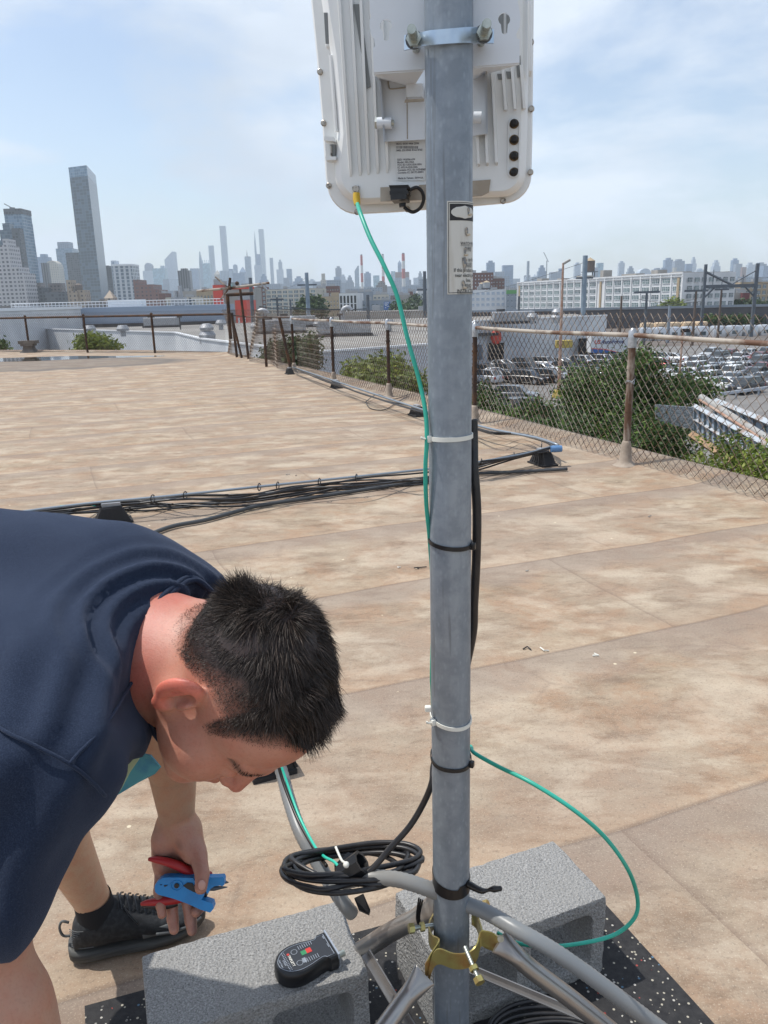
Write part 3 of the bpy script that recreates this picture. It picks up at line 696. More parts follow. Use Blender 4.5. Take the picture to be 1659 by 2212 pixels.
# ---- the far skyline, left to right
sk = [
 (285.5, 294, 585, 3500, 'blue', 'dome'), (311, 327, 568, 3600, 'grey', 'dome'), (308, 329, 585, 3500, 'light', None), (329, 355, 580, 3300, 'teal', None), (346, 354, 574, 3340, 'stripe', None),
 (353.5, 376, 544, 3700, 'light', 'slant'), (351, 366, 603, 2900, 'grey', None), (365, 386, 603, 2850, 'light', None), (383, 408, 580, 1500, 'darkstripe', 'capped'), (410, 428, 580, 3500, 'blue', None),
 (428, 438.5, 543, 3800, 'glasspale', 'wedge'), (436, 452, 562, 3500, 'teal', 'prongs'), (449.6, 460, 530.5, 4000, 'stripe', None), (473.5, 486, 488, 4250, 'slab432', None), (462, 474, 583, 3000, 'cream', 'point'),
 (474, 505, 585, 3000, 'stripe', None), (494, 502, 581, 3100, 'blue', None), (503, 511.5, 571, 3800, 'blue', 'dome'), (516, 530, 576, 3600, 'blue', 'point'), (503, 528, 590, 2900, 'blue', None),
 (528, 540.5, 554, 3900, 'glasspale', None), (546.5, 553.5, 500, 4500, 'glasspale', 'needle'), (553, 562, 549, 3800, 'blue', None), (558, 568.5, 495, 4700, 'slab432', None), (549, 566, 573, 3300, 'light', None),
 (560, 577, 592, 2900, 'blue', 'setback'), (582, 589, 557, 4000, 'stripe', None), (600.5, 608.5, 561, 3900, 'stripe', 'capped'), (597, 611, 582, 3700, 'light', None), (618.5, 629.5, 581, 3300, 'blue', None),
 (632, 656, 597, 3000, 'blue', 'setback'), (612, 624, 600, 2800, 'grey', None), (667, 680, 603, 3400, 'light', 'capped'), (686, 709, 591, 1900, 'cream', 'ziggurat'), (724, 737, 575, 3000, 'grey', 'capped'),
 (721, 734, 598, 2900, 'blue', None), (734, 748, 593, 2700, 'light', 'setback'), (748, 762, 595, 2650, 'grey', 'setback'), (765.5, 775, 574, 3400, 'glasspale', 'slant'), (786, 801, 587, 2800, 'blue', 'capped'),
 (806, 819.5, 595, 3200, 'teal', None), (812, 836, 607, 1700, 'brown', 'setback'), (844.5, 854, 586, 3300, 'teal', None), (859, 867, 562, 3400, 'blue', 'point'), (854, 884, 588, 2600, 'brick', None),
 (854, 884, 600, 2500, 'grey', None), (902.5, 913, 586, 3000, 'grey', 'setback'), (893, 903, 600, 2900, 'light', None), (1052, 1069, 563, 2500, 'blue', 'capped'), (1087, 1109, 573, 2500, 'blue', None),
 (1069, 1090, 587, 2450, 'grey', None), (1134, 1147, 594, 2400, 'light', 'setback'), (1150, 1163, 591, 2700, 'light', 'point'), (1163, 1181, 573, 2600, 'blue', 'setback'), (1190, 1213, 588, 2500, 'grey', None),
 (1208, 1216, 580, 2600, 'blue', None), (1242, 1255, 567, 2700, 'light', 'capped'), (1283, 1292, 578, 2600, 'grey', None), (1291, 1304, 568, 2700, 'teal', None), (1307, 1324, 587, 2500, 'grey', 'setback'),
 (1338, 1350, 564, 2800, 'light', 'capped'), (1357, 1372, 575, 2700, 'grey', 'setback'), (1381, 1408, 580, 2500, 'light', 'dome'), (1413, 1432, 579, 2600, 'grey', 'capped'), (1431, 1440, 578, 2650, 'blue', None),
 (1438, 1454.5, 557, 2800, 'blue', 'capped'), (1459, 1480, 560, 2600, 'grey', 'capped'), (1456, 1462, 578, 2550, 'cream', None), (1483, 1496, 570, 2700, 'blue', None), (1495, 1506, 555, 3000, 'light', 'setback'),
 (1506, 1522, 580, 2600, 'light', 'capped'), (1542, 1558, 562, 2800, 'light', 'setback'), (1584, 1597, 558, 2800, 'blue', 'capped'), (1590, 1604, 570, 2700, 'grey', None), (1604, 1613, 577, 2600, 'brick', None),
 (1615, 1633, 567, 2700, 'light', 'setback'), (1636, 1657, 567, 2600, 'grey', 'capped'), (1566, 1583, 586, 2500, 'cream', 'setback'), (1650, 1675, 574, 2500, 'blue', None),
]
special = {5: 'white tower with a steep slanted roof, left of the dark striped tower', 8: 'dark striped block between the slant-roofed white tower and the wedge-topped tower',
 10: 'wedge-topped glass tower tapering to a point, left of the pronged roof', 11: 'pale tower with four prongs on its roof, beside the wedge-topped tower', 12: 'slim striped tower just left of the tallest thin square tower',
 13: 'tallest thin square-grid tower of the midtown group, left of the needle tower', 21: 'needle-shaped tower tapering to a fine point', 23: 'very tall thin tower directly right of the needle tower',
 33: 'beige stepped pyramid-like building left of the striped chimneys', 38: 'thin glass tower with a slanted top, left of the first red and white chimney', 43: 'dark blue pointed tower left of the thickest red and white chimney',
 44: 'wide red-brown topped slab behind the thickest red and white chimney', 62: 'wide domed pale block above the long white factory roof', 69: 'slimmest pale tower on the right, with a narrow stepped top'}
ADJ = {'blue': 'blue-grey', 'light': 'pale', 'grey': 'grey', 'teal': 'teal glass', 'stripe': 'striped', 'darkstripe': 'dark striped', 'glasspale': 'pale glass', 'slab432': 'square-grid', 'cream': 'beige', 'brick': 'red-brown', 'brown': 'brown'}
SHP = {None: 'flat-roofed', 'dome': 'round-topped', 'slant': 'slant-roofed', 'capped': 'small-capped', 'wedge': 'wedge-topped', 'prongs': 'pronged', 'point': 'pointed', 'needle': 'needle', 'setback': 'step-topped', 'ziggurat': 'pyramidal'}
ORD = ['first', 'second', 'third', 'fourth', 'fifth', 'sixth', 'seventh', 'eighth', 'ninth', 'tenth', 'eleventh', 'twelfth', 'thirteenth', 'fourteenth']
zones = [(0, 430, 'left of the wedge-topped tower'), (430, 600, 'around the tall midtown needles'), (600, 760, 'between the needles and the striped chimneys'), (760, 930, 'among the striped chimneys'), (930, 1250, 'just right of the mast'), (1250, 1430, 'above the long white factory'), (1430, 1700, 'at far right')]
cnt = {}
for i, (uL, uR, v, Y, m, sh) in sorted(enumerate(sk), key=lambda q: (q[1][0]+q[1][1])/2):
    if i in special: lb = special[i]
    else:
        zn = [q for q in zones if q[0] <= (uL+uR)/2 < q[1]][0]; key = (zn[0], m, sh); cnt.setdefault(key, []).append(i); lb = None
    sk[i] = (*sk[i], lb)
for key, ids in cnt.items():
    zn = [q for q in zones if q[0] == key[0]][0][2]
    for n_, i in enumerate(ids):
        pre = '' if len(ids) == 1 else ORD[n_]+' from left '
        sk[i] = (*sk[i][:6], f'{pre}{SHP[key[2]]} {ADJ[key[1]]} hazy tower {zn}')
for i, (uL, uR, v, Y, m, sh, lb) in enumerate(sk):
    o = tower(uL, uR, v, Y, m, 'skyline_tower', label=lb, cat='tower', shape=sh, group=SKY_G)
    if i == 20:
        p = ony(533, 541, 3900); q = ony(534, 556, 3900); s_ = MB().cyl(q, p, 3, .8, n=6).build('spire', M_DKSTEEL); s_.parent = o; bpy_inv(s_, o)
    if i == 53:
        q = ony(1181, 573, 2600); mb = MB(); mb.cyl((q.x, 2600, q.z-60), (q.x, 2600, q.z+14), 1.6, n=5); mb.cyl((q.x+5, 2600, q.z+10), (q.x-11, 2600, q.z+40), 1.2, n=5); s_ = mb.build('tower_crane', M_DKSTEEL); s_.parent = o; bpy_inv(s_, o)
# ---- striped power-station chimneys
M_CHW = simple('chimney_white', (.55, .54, .53), .8); M_CHR = simple('chimney_red', (.38, .06, .05), .8)
for uc, wd, vt, lb in ((780.6, 4.8, 552, 'thin red and white striped chimney, leftmost of the three'), (826.7, 5.2, 551, 'red and white striped chimney behind the green cable, middle of the three'), (871, 6.4, 548.6, 'thickest red and white striped chimney, nearest the mast')):
    t = empty('power_station_chimney', label=lb, cat='chimney', group='striped power station chimneys'); Y = 2100
    top = ony(uc, vt, Y); r_ = wd/FPX*Y/2; H = top.z-GZ
    bands = [(1, .86, 1), (.86, .70, 0), (.70, .50, 1), (.50, 0, 0)] if wd > 6 else [(1, .90, 0), (.90, .72, 1), (.72, .56, 0), (.56, .38, 1), (.38, 0, 0)]
    if wd < 5: bands = [(1, .80, 1), (.80, .64, 0), (.64, .45, 1), (.45, 0, 0)]
    for a_, b_, red in bands:
        MB().cyl((top.x, Y, GZ+H*b_), (top.x, Y, GZ+H*a_-.02), r_*(1.35-.35*b_), r_*(1.35-.35*a_), n=14).build('red_band' if red else 'white_band', M_CHR if red else M_CHW, t, smooth='auto')
    MB().cyl((top.x, Y, top.z), (top.x, Y, top.z+2.5), r_*.8, n=12).build('flue', M_DKSTEEL, t)
t = tower(1139.8, 1144, 564, 2300, 'grey', 'brick_chimney', label='tall thin grey chimney above the dark brick building right of the mast', cat='chimney')
# ---- continuous low city in the distance
mb = MB(); rr = random.Random(3)
for i in range(420):
    u = rr.uniform(-60, 1720); Y = rr.uniform(1500, 3800); v = 655-.0257*(u-475)-rr.uniform(8, 30)-(14 if 560 < u < 1250 and rr.random() < .3 else 0)
    a = ony(u, v, Y); W = rr.uniform(16, 60); mb.bbox((a.x-W/2, Y, GZ), (a.x+W/2, Y+W*.7, a.z))
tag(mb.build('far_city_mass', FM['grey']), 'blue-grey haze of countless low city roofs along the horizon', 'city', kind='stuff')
mb = MB()
for i in range(260):
    u = rr.uniform(-60, 1720); Y = rr.uniform(780, 1500); v = 655-.0257*(u-475)-rr.uniform(-6, 9)
    a = ony(u, v, Y); W = rr.uniform(12, 34); mb.bbox((a.x-W/2, Y, GZ), (a.x+W/2, Y+W*.7, a.z)); 
    if rr.random() < .4: mb.bbox((a.x-2, Y+2, a.z), (a.x+3, Y+6, a.z+3.5))
tag(mb.build('low_city_blocks', FM['brown']), 'dark jumble of low brick roofs between the factories and the towers', 'city', kind='stuff')
# ================================================================== mid-distance buildings
def windows(parent, A, B, z0, z1, cols, rows, fw=.62, fh=.55, mats=(None,), name='window', proud=.06, skip=(), mull=3):
    """window parts on the wall from A to B (x,y), between heights z0 and z1; each its own child, with mullions in its mesh"""
    A = Vector((A[0], A[1], 0)); B = Vector((B[0], B[1], 0)); d = (B-A); Ln = d.length; d.normalize(); n = Vector((d.y, -d.x, 0))
    cw = Ln/cols; ch = (z1-z0)/rows; w = cw*fw; h = ch*fh; key = None; protos = []
    for m in mats:
        mb = MB(); mb.mat(0).box((0, 0, 0), (w, .10, h)); mb.mat(1)
        for i in range(1, mull): mb.box((-w/2+w*i/mull, -.07, 0), (w*.03, .08, h))
        mb.box((0, -.07, h*.12), (w, .07, h*.035)); mb.box((0, -.09, -h/2-.06), (w*1.05, .16, .12))
        o = mb.build(name, [m, M_WTRIM]); protos.append(o.data); bpy.data.objects.remove(o)
    rr = random.Random(int(Ln*10)+cols); rz = math.atan2(d.y, d.x)
    for r_ in range(rows):
        for c_ in range(cols):
            if (r_, c_) in skip: continue
            o = bpy.data.objects.new(name, protos[rr.randrange(len(protos))]); COL.objects.link(o)
            p = A+d*(cw*(c_+.5))+n*proud; o.location = (p.x, p.y, z0+ch*(r_+.5)); o.rotation_euler.z = rz; o.parent = parent; o.matrix_parent_inverse = wm(parent).inverted()
def wallbox(name, m, A, B, z0, z1, depth, parent=None, **k):
    A = Vector((A[0], A[1], 0)); B = Vector((B[0], B[1], 0)); d = (B-A).normalized(); n = Vector((-d.y, d.x, 0))*depth
    return MB().prism([(A.x, A.y, z0), (B.x, B.y, z0), (B.x+n.x, B.y+n.y, z0), (A.x+n.x, A.y+n.y, z0)], (0, 0, z1-z0)).build(name, m, parent, **k)
M_FACT = simple('white_factory_paint', (.66, .67, .68), .8, noise=(.12, (.54, .55, .56), .45, .7))
M_CREAMW = simple('cream_render', (.50, .47, .40), .85, noise=(.15, (.42, .39, .33), .4, .7))
M_BRICKR = simple('red_brick', (.17, .075, .055), .9, noise=(.4, (.11, .055, .045), .4, .7))
M_TANW = simple('tan_brick', (.40, .31, .20), .9, noise=(.3, (.33, .26, .17), .4, .7))
M_GREYB = simple('blue_grey_cladding', (.25, .29, .34), .7, noise=(.2, (.20, .235, .28), .4, .7))
M_GREYC = simple('warm_grey_render', (.36, .34, .31), .85, noise=(.2, (.29, .27, .25), .4, .7))
def blk(uL, uR, vT, Y, m, label, cat='building', wins=None, depth=20, parent_only=False, Y2=None, name='industrial_building', wmats=None, roofm=None, mull=3):
    """a plain block with parts: wall, roof (> parapet) and its windows"""
    a = ony(uL, vT, Y); b = ony(uR, vT-.0257*(uR-uL), Y2 or Y); zt = a.z
    t = empty(name, (a.x, a.y, GZ), 0, label, cat)
    wallbox('wall', m, a, b, GZ, zt, depth, t)
    d = (b-a); d.z = 0; d.normalize(); n = Vector((-d.y, d.x, 0))
    rf = wallbox('roof', roofm or M_GREYROOF, a+d*.4+n*.4, b-d*.4+n*.4, zt+.003, zt+.15, depth-.8, t)
    mb = MB(); q = a+d*((b-a).length*.3)+n*depth*.5; mb.box((q.x, q.y, zt+1.2), (3, 3, 2.3)).build('plant_unit', M_ALU, rf); q = a+d*((b-a).length*.7)+n*depth*.4; MB().box((q.x, q.y, zt+.9), (4.5, 2.5, 1.5)).build('plant_unit', M_ALU, rf)
    if wins:
        cols, rows, fw, fh, lo, hi = wins; H = zt-GZ
        windows(t, a, b, GZ+H*lo, GZ+H*hi, cols, rows, fw, fh, wmats or (M_GLASSD,), mull=mull)
    return t, a, b, zt
# the long white factory
LA = ony(1119, 614, 505); LB = ony(1476, 596, 350); LC = ony(1590, 592, 362); zt = 8.6
t = empty('white_factory', (LA.x, LA.y, GZ), 0, 'very long white five-storey factory with rows of greenish windows, behind the rail yard', 'factory')
MB().prism([(p.x+x, p.y+y, GZ) for p, x, y in ((LA, 0, 0), (LB, 0, 0), (LB, 3, 3), (LC, -2, 3), (LC, 4, 40), (LA, 30, 12))], (0, 0, zt-GZ)).build('wall', M_FACT, t)
ab = (LB-LA); ab.z = 0; Lf = ab.length; ab.normalize(); nn_ = Vector((ab.y, -ab.x, 0))
mb = MB()
for i in range(22):                                 # pilasters
    p = LA+ab*(Lf*(i+.0)/21)+nn_*.2; mb.box((p.x, p.y, (GZ+zt)/2+.2), (.9, .55, zt-GZ+.4), rz=math.atan2(ab.y, ab.x))
mb.build('pilaster', M_FACT, t); 
mb = MB(); m_ = (LA+LB)/2
for z_, h_, pr in ((zt+.35, .7, .35), (zt-1.0, .25, .3)): mb.box((m_.x+nn_.x*pr, m_.y+nn_.y*pr, z_), (Lf+.6, .5, h_), rz=math.atan2(ab.y, ab.x))
mb.build('cornice', M_FACT, t)
skip = [(r_, 12) for r_ in range(5)]
windows(t, LA, LB, GZ-.2, zt-1.0, 21, 5, .66, .56, (M_GLASSG, M_GLASSD, M_GLASSG), proud=.12, skip=skip, mull=4)
for i in (0.35, 12.5, 20.65):
    p = LA+ab*(Lf*i/21)+nn_*.3; MB().box((p.x, p.y, (GZ+zt)/2-.5), (1.6, .3, zt-GZ-2), rz=math.atan2(ab.y, ab.x)).build('stair_panel', M_TANW, t)
rf = MB().prism([(p.x+x, p.y+y, zt+.02) for p, x, y in ((LA, 1, 0), (LB, 1, 3), (LC, -4, 8), (LC, 2, 38), (LA, 28, 11))], (0, 0, .2)).build('roof', M_GREYROOF, t)
for f_, w_, h_ in ((.12, 6, 2.2), (.27, 4, 1.6), (.42, 9, 2.2), (.55, 3, 4.2), (.70, 12, 1.6), (.83, 5, 2.5), (.93, 8, 1.2)):
    p = LA+ab*(Lf*f_)-nn_*7; MB().box((p.x, p.y, zt+h_/2), (w_, 5, h_), rz=math.atan2(ab.y, ab.x)).build('plant_unit', M_GREYC, rf)
t = empty('white_factory_wing', (LB.x, LB.y, GZ), 0, 'white corner wing closing the long factory at its right end', 'factory')
MB().prism([(p.x+x, p.y+y, GZ) for p, x, y in ((LB, .3, 0), (LC, 0, 0), (LC, 3, 22), (LB, 7, 14))], (0, 0, zt+.5-GZ)).build('wall', M_FACT, t)
windows(t, LB+Vector((1.5, .05, 0)), LC, GZ-.2, zt-.8, 7, 5, .6, .54, (M_GLASSD, M_GLASSG), proud=.1, mull=4)
MB().prism([(p.x+x, p.y+y, zt+.51) for p, x, y in ((LB, 2, 1.5), (LC, -1, 1), (LC, 2, 20), (LB, 8, 13))], (0, 0, .2)).build('roof', M_GREYROOF, t)
# water tank on legs and tanks
def water_tank(u, v, Y, r_, h_, leg, m, label):
    p = ony(u, v, Y); t = empty('water_tank', (p.x, p.y, p.z-h_-leg), 0, label, 'water tank')
    MB().cyl((p.x, p.y, p.z-h_), (p.x, p.y, p.z-.25*h_), r_, n=16).build('tank', m, t, smooth='auto'); MB().cyl((p.x, p.y, p.z-.25*h_), (p.x, p.y, p.z), r_*1.08, .1, n=16).build('cone_roof', M_TANW, t)
    for sx_, sy_ in ((-1, -1), (1, -1), (1, 1), (-1, 1)): MB().box((p.x+sx_*r_*.8, p.y+sy_*r_*.8, p.z-h_-leg/2-.3), (.5, .5, leg+1)).build('leg', M_DKSTEEL, t)
    MB().box((p.x, p.y, p.z-h_-.2), (r_*2.9, r_*2.4, .4)).build('platform', M_DKSTEEL, t)
water_tank(1275, 556, 455, 2.7, 7.5, 7.5, M_WOOD, 'dark wooden water tank on tall legs on the long white factory')
water_tank(1051, 606, 570, 2.6, 5.0, 4.0, M_ALU, 'larger grey water tank on the pale building right of the mast')
water_tank(1040.5, 610, 575, 1.9, 3.6, 4.0, M_ALU, 'smaller grey water tank beside the larger one right of the mast')
blk(1016, 1093, 627, 560, M_FACT, 'pale white building with faint windows, directly right of the mast', wins=(7, 3, .6, .5, .2, .95), wmats=(FM['light'],))
t, a, b, z_ = blk(1093.5, 1119, 627.5, 552, M_GREYB, 'grey block with a green roof band, left of the long white factory', wins=(3, 3, .3, .3, .1, .9))
MB().box(((a.x+b.x)/2, a.y-.2, z_-1.0), ((b-a).length, .4, 2.4)).build('green_band', simple('green_roof_band', (.10, .30, .09), .8), t)
blk(1010, 1066, 590, 640, M_BRICKR, 'dark brick building with pale windows, above the pale one by the mast', wins=(8, 5, .3, .3, .5, .97), wmats=(FM['light'],))
blk(1064, 1090, 602, 645, M_BRICKR, 'lower dark brick building to the right of its taller twin', wins=(4, 4, .35, .35, .5, .95))
# buildings left of the mast
blk(573.5, 682, 626, 600, M_CREAMW, 'cream office building with eight by six dark windows', wins=(9, 6, .72, .62, .08, .97), wmats=(M_GLASSD, M_GLASSG), Y2=590)
blk(682.5, 701, 623, 606, M_CREAMW, 'narrow cream stair wing at the right of the cream office', wins=(2, 6, .5, .5, .08, .97))
blk(549, 573, 620, 600, M_BRICKR, 'brown brick frame building left of the cream office', wins=(3, 7, .7, .6, .02, .97))
blk(684, 732, 619, 670, M_BRICKR, 'long red brick building behind the tan one, with pale bands', wins=(9, 3, .4, .3, .5, .95))
t, a, b, z_ = blk(691, 732, 641, 550, M_TANW, 'tan building with small windows, right of the tree', wins=(6, 3, .3, .35, .25, .85))
child_block(t, 'stair_head', 715, 731, 632, 641, 553, M_TANW, 8)
t, a, b, z_ = blk(732.5, 770.5, 634, 500, M_FACT, 'white building with tall vertical fins and black windows', wins=None, Y2=498)
windows(t, a, b, GZ+.5, z_-1.2, 5, 1, .55, .96, (M_BLACK,), mull=1)
blk(770, 806, 631, 560, M_GREYB, 'blue-grey shed directly behind the white finned building', wins=None)
blk(771, 858, 650, 515, M_GREYB, 'long low grey building with patchy windows behind the fence', wins=(9, 2, .5, .35, .1, .9), wmats=(M_GLASSG, M_GLASSD))
blk(806, 840, 637, 540, M_CREAMW, 'upper cream-grey floor above the long low grey building', wins=(4, 2, .5, .4, .55, .95))
t = empty('billboard', label='blue billboard with white lettering streaks, left of the green cable', cat='billboard')
a = ony(829, 652, 500); b = ony(843.5, 669, 500)
MB().bbox((a.x, 500, b.z), (b.x, 500.5, a.z)).build('panel', M_BLUEPAINT, t)
mb = MB()
for i, (x0, x1, zz) in enumerate(((.1, .8, .82), (.1, .6, .66), (.15, .45, .48), (.5, .85, .40), (.15, .35, .22))): mb.bbox((lerp(a.x, b.x, x0), 499.9, lerp(b.z, a.z, zz)), (lerp(a.x, b.x, x1), 499.98, lerp(b.z, a.z, zz+.07)))
mb.build('white_lettering', M_WTRIM, t)
blk(858, 888, 638, 560, M_GREYC, 'plain warm-grey windowless box right of the green cable', wins=None)
blk(884, 892, 630, 600, M_BRICKR, 'thin dark brick strip beside the warm-grey box', wins=None)
blk(902, 922, 629, 520, M_FACT, 'white block with three rows of windows just left of the mast', wins=(3, 4, .4, .4, .2, .95))
blk(842, 916, 664, 430, M_BLUEPAINT, 'low blue-walled warehouse with tan roof left of the mast', roofm=M_TANW)
blk(732, 1000, 676, 300, M_GREYC, 'very low pale shed roofs behind the fence left of the mast')
blk(357, 424, 643, 520, M_CREAMW, 'low cream two-storey building behind the left fence', wins=(9, 1, .7, .4, .45, .95))
blk(343, 357, 634, 700, M_BRICKR, 'small dark brick block behind the low cream building', wins=None)
blk(383, 430, 630, 640, M_GREYC, 'grey stepped building above the low cream one', wins=(6, 2, .3, .3, .5, .9))
blk(424, 460, 628, 560, M_TANW, 'pale tan block left of the red tower block', wins=(5, 2, .4, .4, .4, .9))
blk(459, 479, 616, 330, M_REDPAINT, 'bright red narrow building, tallest red block', wins=None, depth=12)
t, a, b, z_ = blk(479, 549, 622, 332, M_GREYC, 'large light grey box with a thin red roof edge', wins=None)
MB().box(((a.x+b.x)/2, a.y-.15, z_-.25), ((b-a).length, .3, .8)).build('red_edge', M_REDPAINT, t); child_block(t, 'green_canopy', 470, 500, 618, 622, 338, M_TEAL, 6)
blk(507, 532, 649, 260, M_REDPAINT, 'low bright red building with white door, behind the fence corner', wins=(2, 1, .3, .4, .1, .7), wmats=(M_WTRIM,))
blk(1600, 1670, 610, 420, M_TANW, 'beige factory with tall dark windows at the right edge', wins=(6, 4, .62, .6, .1, .95))
blk(1594, 1622, 612, 520, simple('orange_brick', (.50, .20, .09), .9), 'orange brick building with a white domed roof at right', wins=(5, 3, .4, .4, .3, .9))
blk(1585, 1606, 634, 400, M_GREYC, 'blank grey wall block right of the white factory wing', wins=None)
blk(1604, 1620, 633, 398, simple('maroon_brick', (.14, .03, .035), .9), 'dark maroon block beside the blank grey one', wins=None)
# ================================================================== neighbour warehouse with the low grey roof
NZ = -2.9; PZ = NZ+.45
NP = [(-5.0, 61.5), (3.9, 68), (15, 129), (25.4, 136), (30, 137), (40, 143), (44, 182), (-33, 178), (-76, 172), (-73, 163), (-28.3, 113), (-19.8, 90.6)]
t = empty('low_warehouse', (-5, 61.5, GZ), 0, 'sprawling low pale warehouse with a grey vent-dotted roof beyond the fence', 'warehouse')
MB().prism([(x, y, GZ) for x, y in NP], (0, 0, NZ-GZ)).build('roof_slab', M_GREYROOF, t)
def wallstrip(name, pts, z0, z1, th, m, parent):
    for i, (a, b) in enumerate(zip(pts, pts[1:])):
        a = Vector((*a, 0)); b = Vector((*b, 0)); d = (b-a).normalized(); n = Vector((d.y, -d.x, 0))
        MB().prism([a+n*.05+Vector((0, 0, z0)), b+n*.05+Vector((0, 0, z0)), b+n*(.05+th)+Vector((0, 0, z0)), a+n*(.05+th)+Vector((0, 0, z0))], (0, 0, z1-z0)).build(name, m, parent)
wallstrip('siding', [NP[0], NP[1], NP[2], NP[3]], GZ, PZ, .3, M_WHITEWALL, t)
wallstrip('siding', [NP[3], NP[4], NP[5]], GZ, PZ, .3, M_WHITEWALL2, t)
wallstrip('siding', [NP[9], NP[10], NP[11], NP[0]], GZ, PZ, .3, M_WHITEWALL2, t)
wallstrip('parapet_cap', [NP[9], NP[10], NP[11], NP[0], NP[1], NP[2]], PZ+.002, PZ+.16, .42, M_WTRIM, t)
wallstrip('parapet_cap', [NP[2], NP[3], NP[4], NP[5]], PZ+.002, PZ+.22, .42, M_WTRIM, t)
def facing(u0, u1, v0, v1, Y, m, name, par, d=.6):
    a = ony(u0, v0, Y); b = ony(u1, v1, Y); return MB().bbox((a.x, Y-d, b.z), (b.x, Y, a.z)).build(name, m, par)
facing(1055, 1087, 741, 776, 130.6, M_BLACK, 'roller_door', t); facing(1020, 1042, 745, 776, 129.2, simple('grey_shutter', (.16, .18, .21), .7), 'roller_door', t)
facing(1026, 1075, 719.5, 724, 130.0, M_FLASH, 'canopy', t, 1.0)
facing(1245, 1272, 730, 763, 141, M_BLACK, 'roller_door', t, 4.0); facing(1160, 1290, 702, 708, 138, M_BLUEPAINT, 'blue_stripe', t, 2.4) if False else None
a = ony(1071.5, 728, 129.5); MB().sphere(a, (.9, .4, 1.2)).build('red_alarm_bell', M_REDPAINT, t, smooth=True)
mb = MB(); 
for u0 in range(1030, 1290, 26):
    pass
# inner ridge walls on the low roof
t = empty('upper_warehouse', (-71, 168, NZ), 0, 'long pale blue-grey upper storey wall with a white railing, behind the left fence', 'warehouse')
ua, ub = (-76, 168.4), (-33, 173.6)
wallbox('siding', simple('blue_siding', (.30, .36, .45), .6, noise=((.02, .02, .6), (.25, .31, .40), .4, .6)), ua, ub, NZ, 1.15, 40, t)
MB().prism([(-75.5, 168.2, NZ+.003), (-33, 173.35, NZ+.003), (-33, 173.0, NZ+.003), (-75.5, 167.9, NZ+.003)], (0, 0, .7)).build('flashing', M_FLASH, t)
mb = MB()
for k in range(60):
    p = Vector((*ua, 0)).lerp(Vector((*ub, 0)), k/59); mb.box((p.x, p.y+.4, 1.75), (.09, .09, 1.2))
for z_ in (1.75, 2.33): mb.tube([(ua[0], ua[1]+.4, z_), (ub[0], ub[1]+.4, z_)], .07, n=5)
mb.build('railing', M_WTRIM, t)
for u0, w_ in ((262, 14), (590, 3)): pass
p = ony(262, 659, 172); MB().box((p.x, 176, 1.9), (7, 4, 1.4)).build('roof_hatch', M_WTRIM, t)
p = ony(374, 660, 172); mb = MB(); mb.cyl((p.x, 175, 1.1), (p.x, 175, 4.2), .5, n=8); mb.cyl((p.x+1.2, 175, 1.1), (p.x+1.0, 175, 5.2), .45, n=8); mb.box((p.x+.6, 175, 2.0), (3, 2, 1.6)); mb.build('exhaust_stack', M_ALU, t)
t = empty('white_corner_building', (-75, 128, GZ), 0, 'corner building at the far left behind the fence, its lit side painted in white', 'building')
MB().prism([(-61.5, 132, GZ), (-61.5, 168, GZ), (-110, 168, GZ), (-110, 118, GZ)], (0, 0, 1.0-GZ)).build('wall', M_WHITEWALL2, t)  # white paint stands in for light on this side, which the sun misses
MB().prism([(-61.2, 131.5, 1.003), (-61.2, 168.2, 1.003), (-110, 168.2, 1.003), (-110, 117.5, 1.003)], (0, 0, .5)).build('coping', M_WTRIM, t)
# roof vents, each a thing
VG = 'ventilators on the low warehouse roof'
def vent(u, v, Y, kind, label, _s=0):
    p = onz(u, v, NZ) if Y is None else Vector(((u-829.5)/FPX*Y*1.0, Y, NZ)); s = 1.0
    t = empty('roof_vent', (p.x, p.y, NZ), 0, label, 'roof vent', VG)
    x, y = p.x, p.y
    if kind == 'mush':
        MB().cyl((x, y, NZ), (x, y, NZ+.9), .38, n=12).build('stem', M_ALU, t, smooth='auto'); MB().tube([(x, y, NZ+.8), (x, y, NZ+1.1), (x, y, NZ+1.6), (x, y, NZ+1.6)], [.85, .9, .6, .15], n=14).build('cowl', M_ALU, t, smooth='auto')
    elif kind == 'stack2':
        MB().cyl((x, y, NZ), (x, y, NZ+.7), .9, n=12).build('stem', M_ALU, t, smooth='auto')
        MB().tube([(x, y, NZ+.6), (x, y, NZ+.9), (x, y, NZ+1.3), (x, y, NZ+1.35)], [.9, .95, .7, .4], n=14).build('cowl', M_ALU, t, smooth='auto'); MB().tube([(x, y, NZ+1.4), (x, y, NZ+1.7), (x, y, NZ+2.1), (x, y, NZ+2.15)], [.75, .8, .5, .25], n=14).build('cowl', M_ALU, t, smooth='auto')
    elif kind == 'box':
        MB().cbox((x, y, NZ+1.1), (6.5, 2.6, 1.6), .15).build('casing', M_ALU, t); MB().box((x, y, NZ+.15), (6.9, 2.8, .3)).build('curb', M_FLASH, t); MB().cyl((x-2, y, NZ+1.9), (x-2, y, NZ+2.3), .7, n=12).build('fan', M_FLASH, t)
    elif kind == 'pipe':
        MB().cyl((x, y, NZ), (x, y, NZ+2.2), .12, n=8).build('stem', M_FLASH, t); MB().box((x, y, NZ+2.2), (.9, .3, .3)).build('hood', M_FLASH, t)
    elif kind == 'goose':
        MB().tube(smoothpath([(x, y, NZ), (x, y, NZ+2.2), (x+.25, y, NZ+2.9), (x+1.0, y, NZ+3.1), (x+1.5, y, NZ+2.6)], 4), .38, n=10).build('duct', M_ALU, t, smooth='auto')
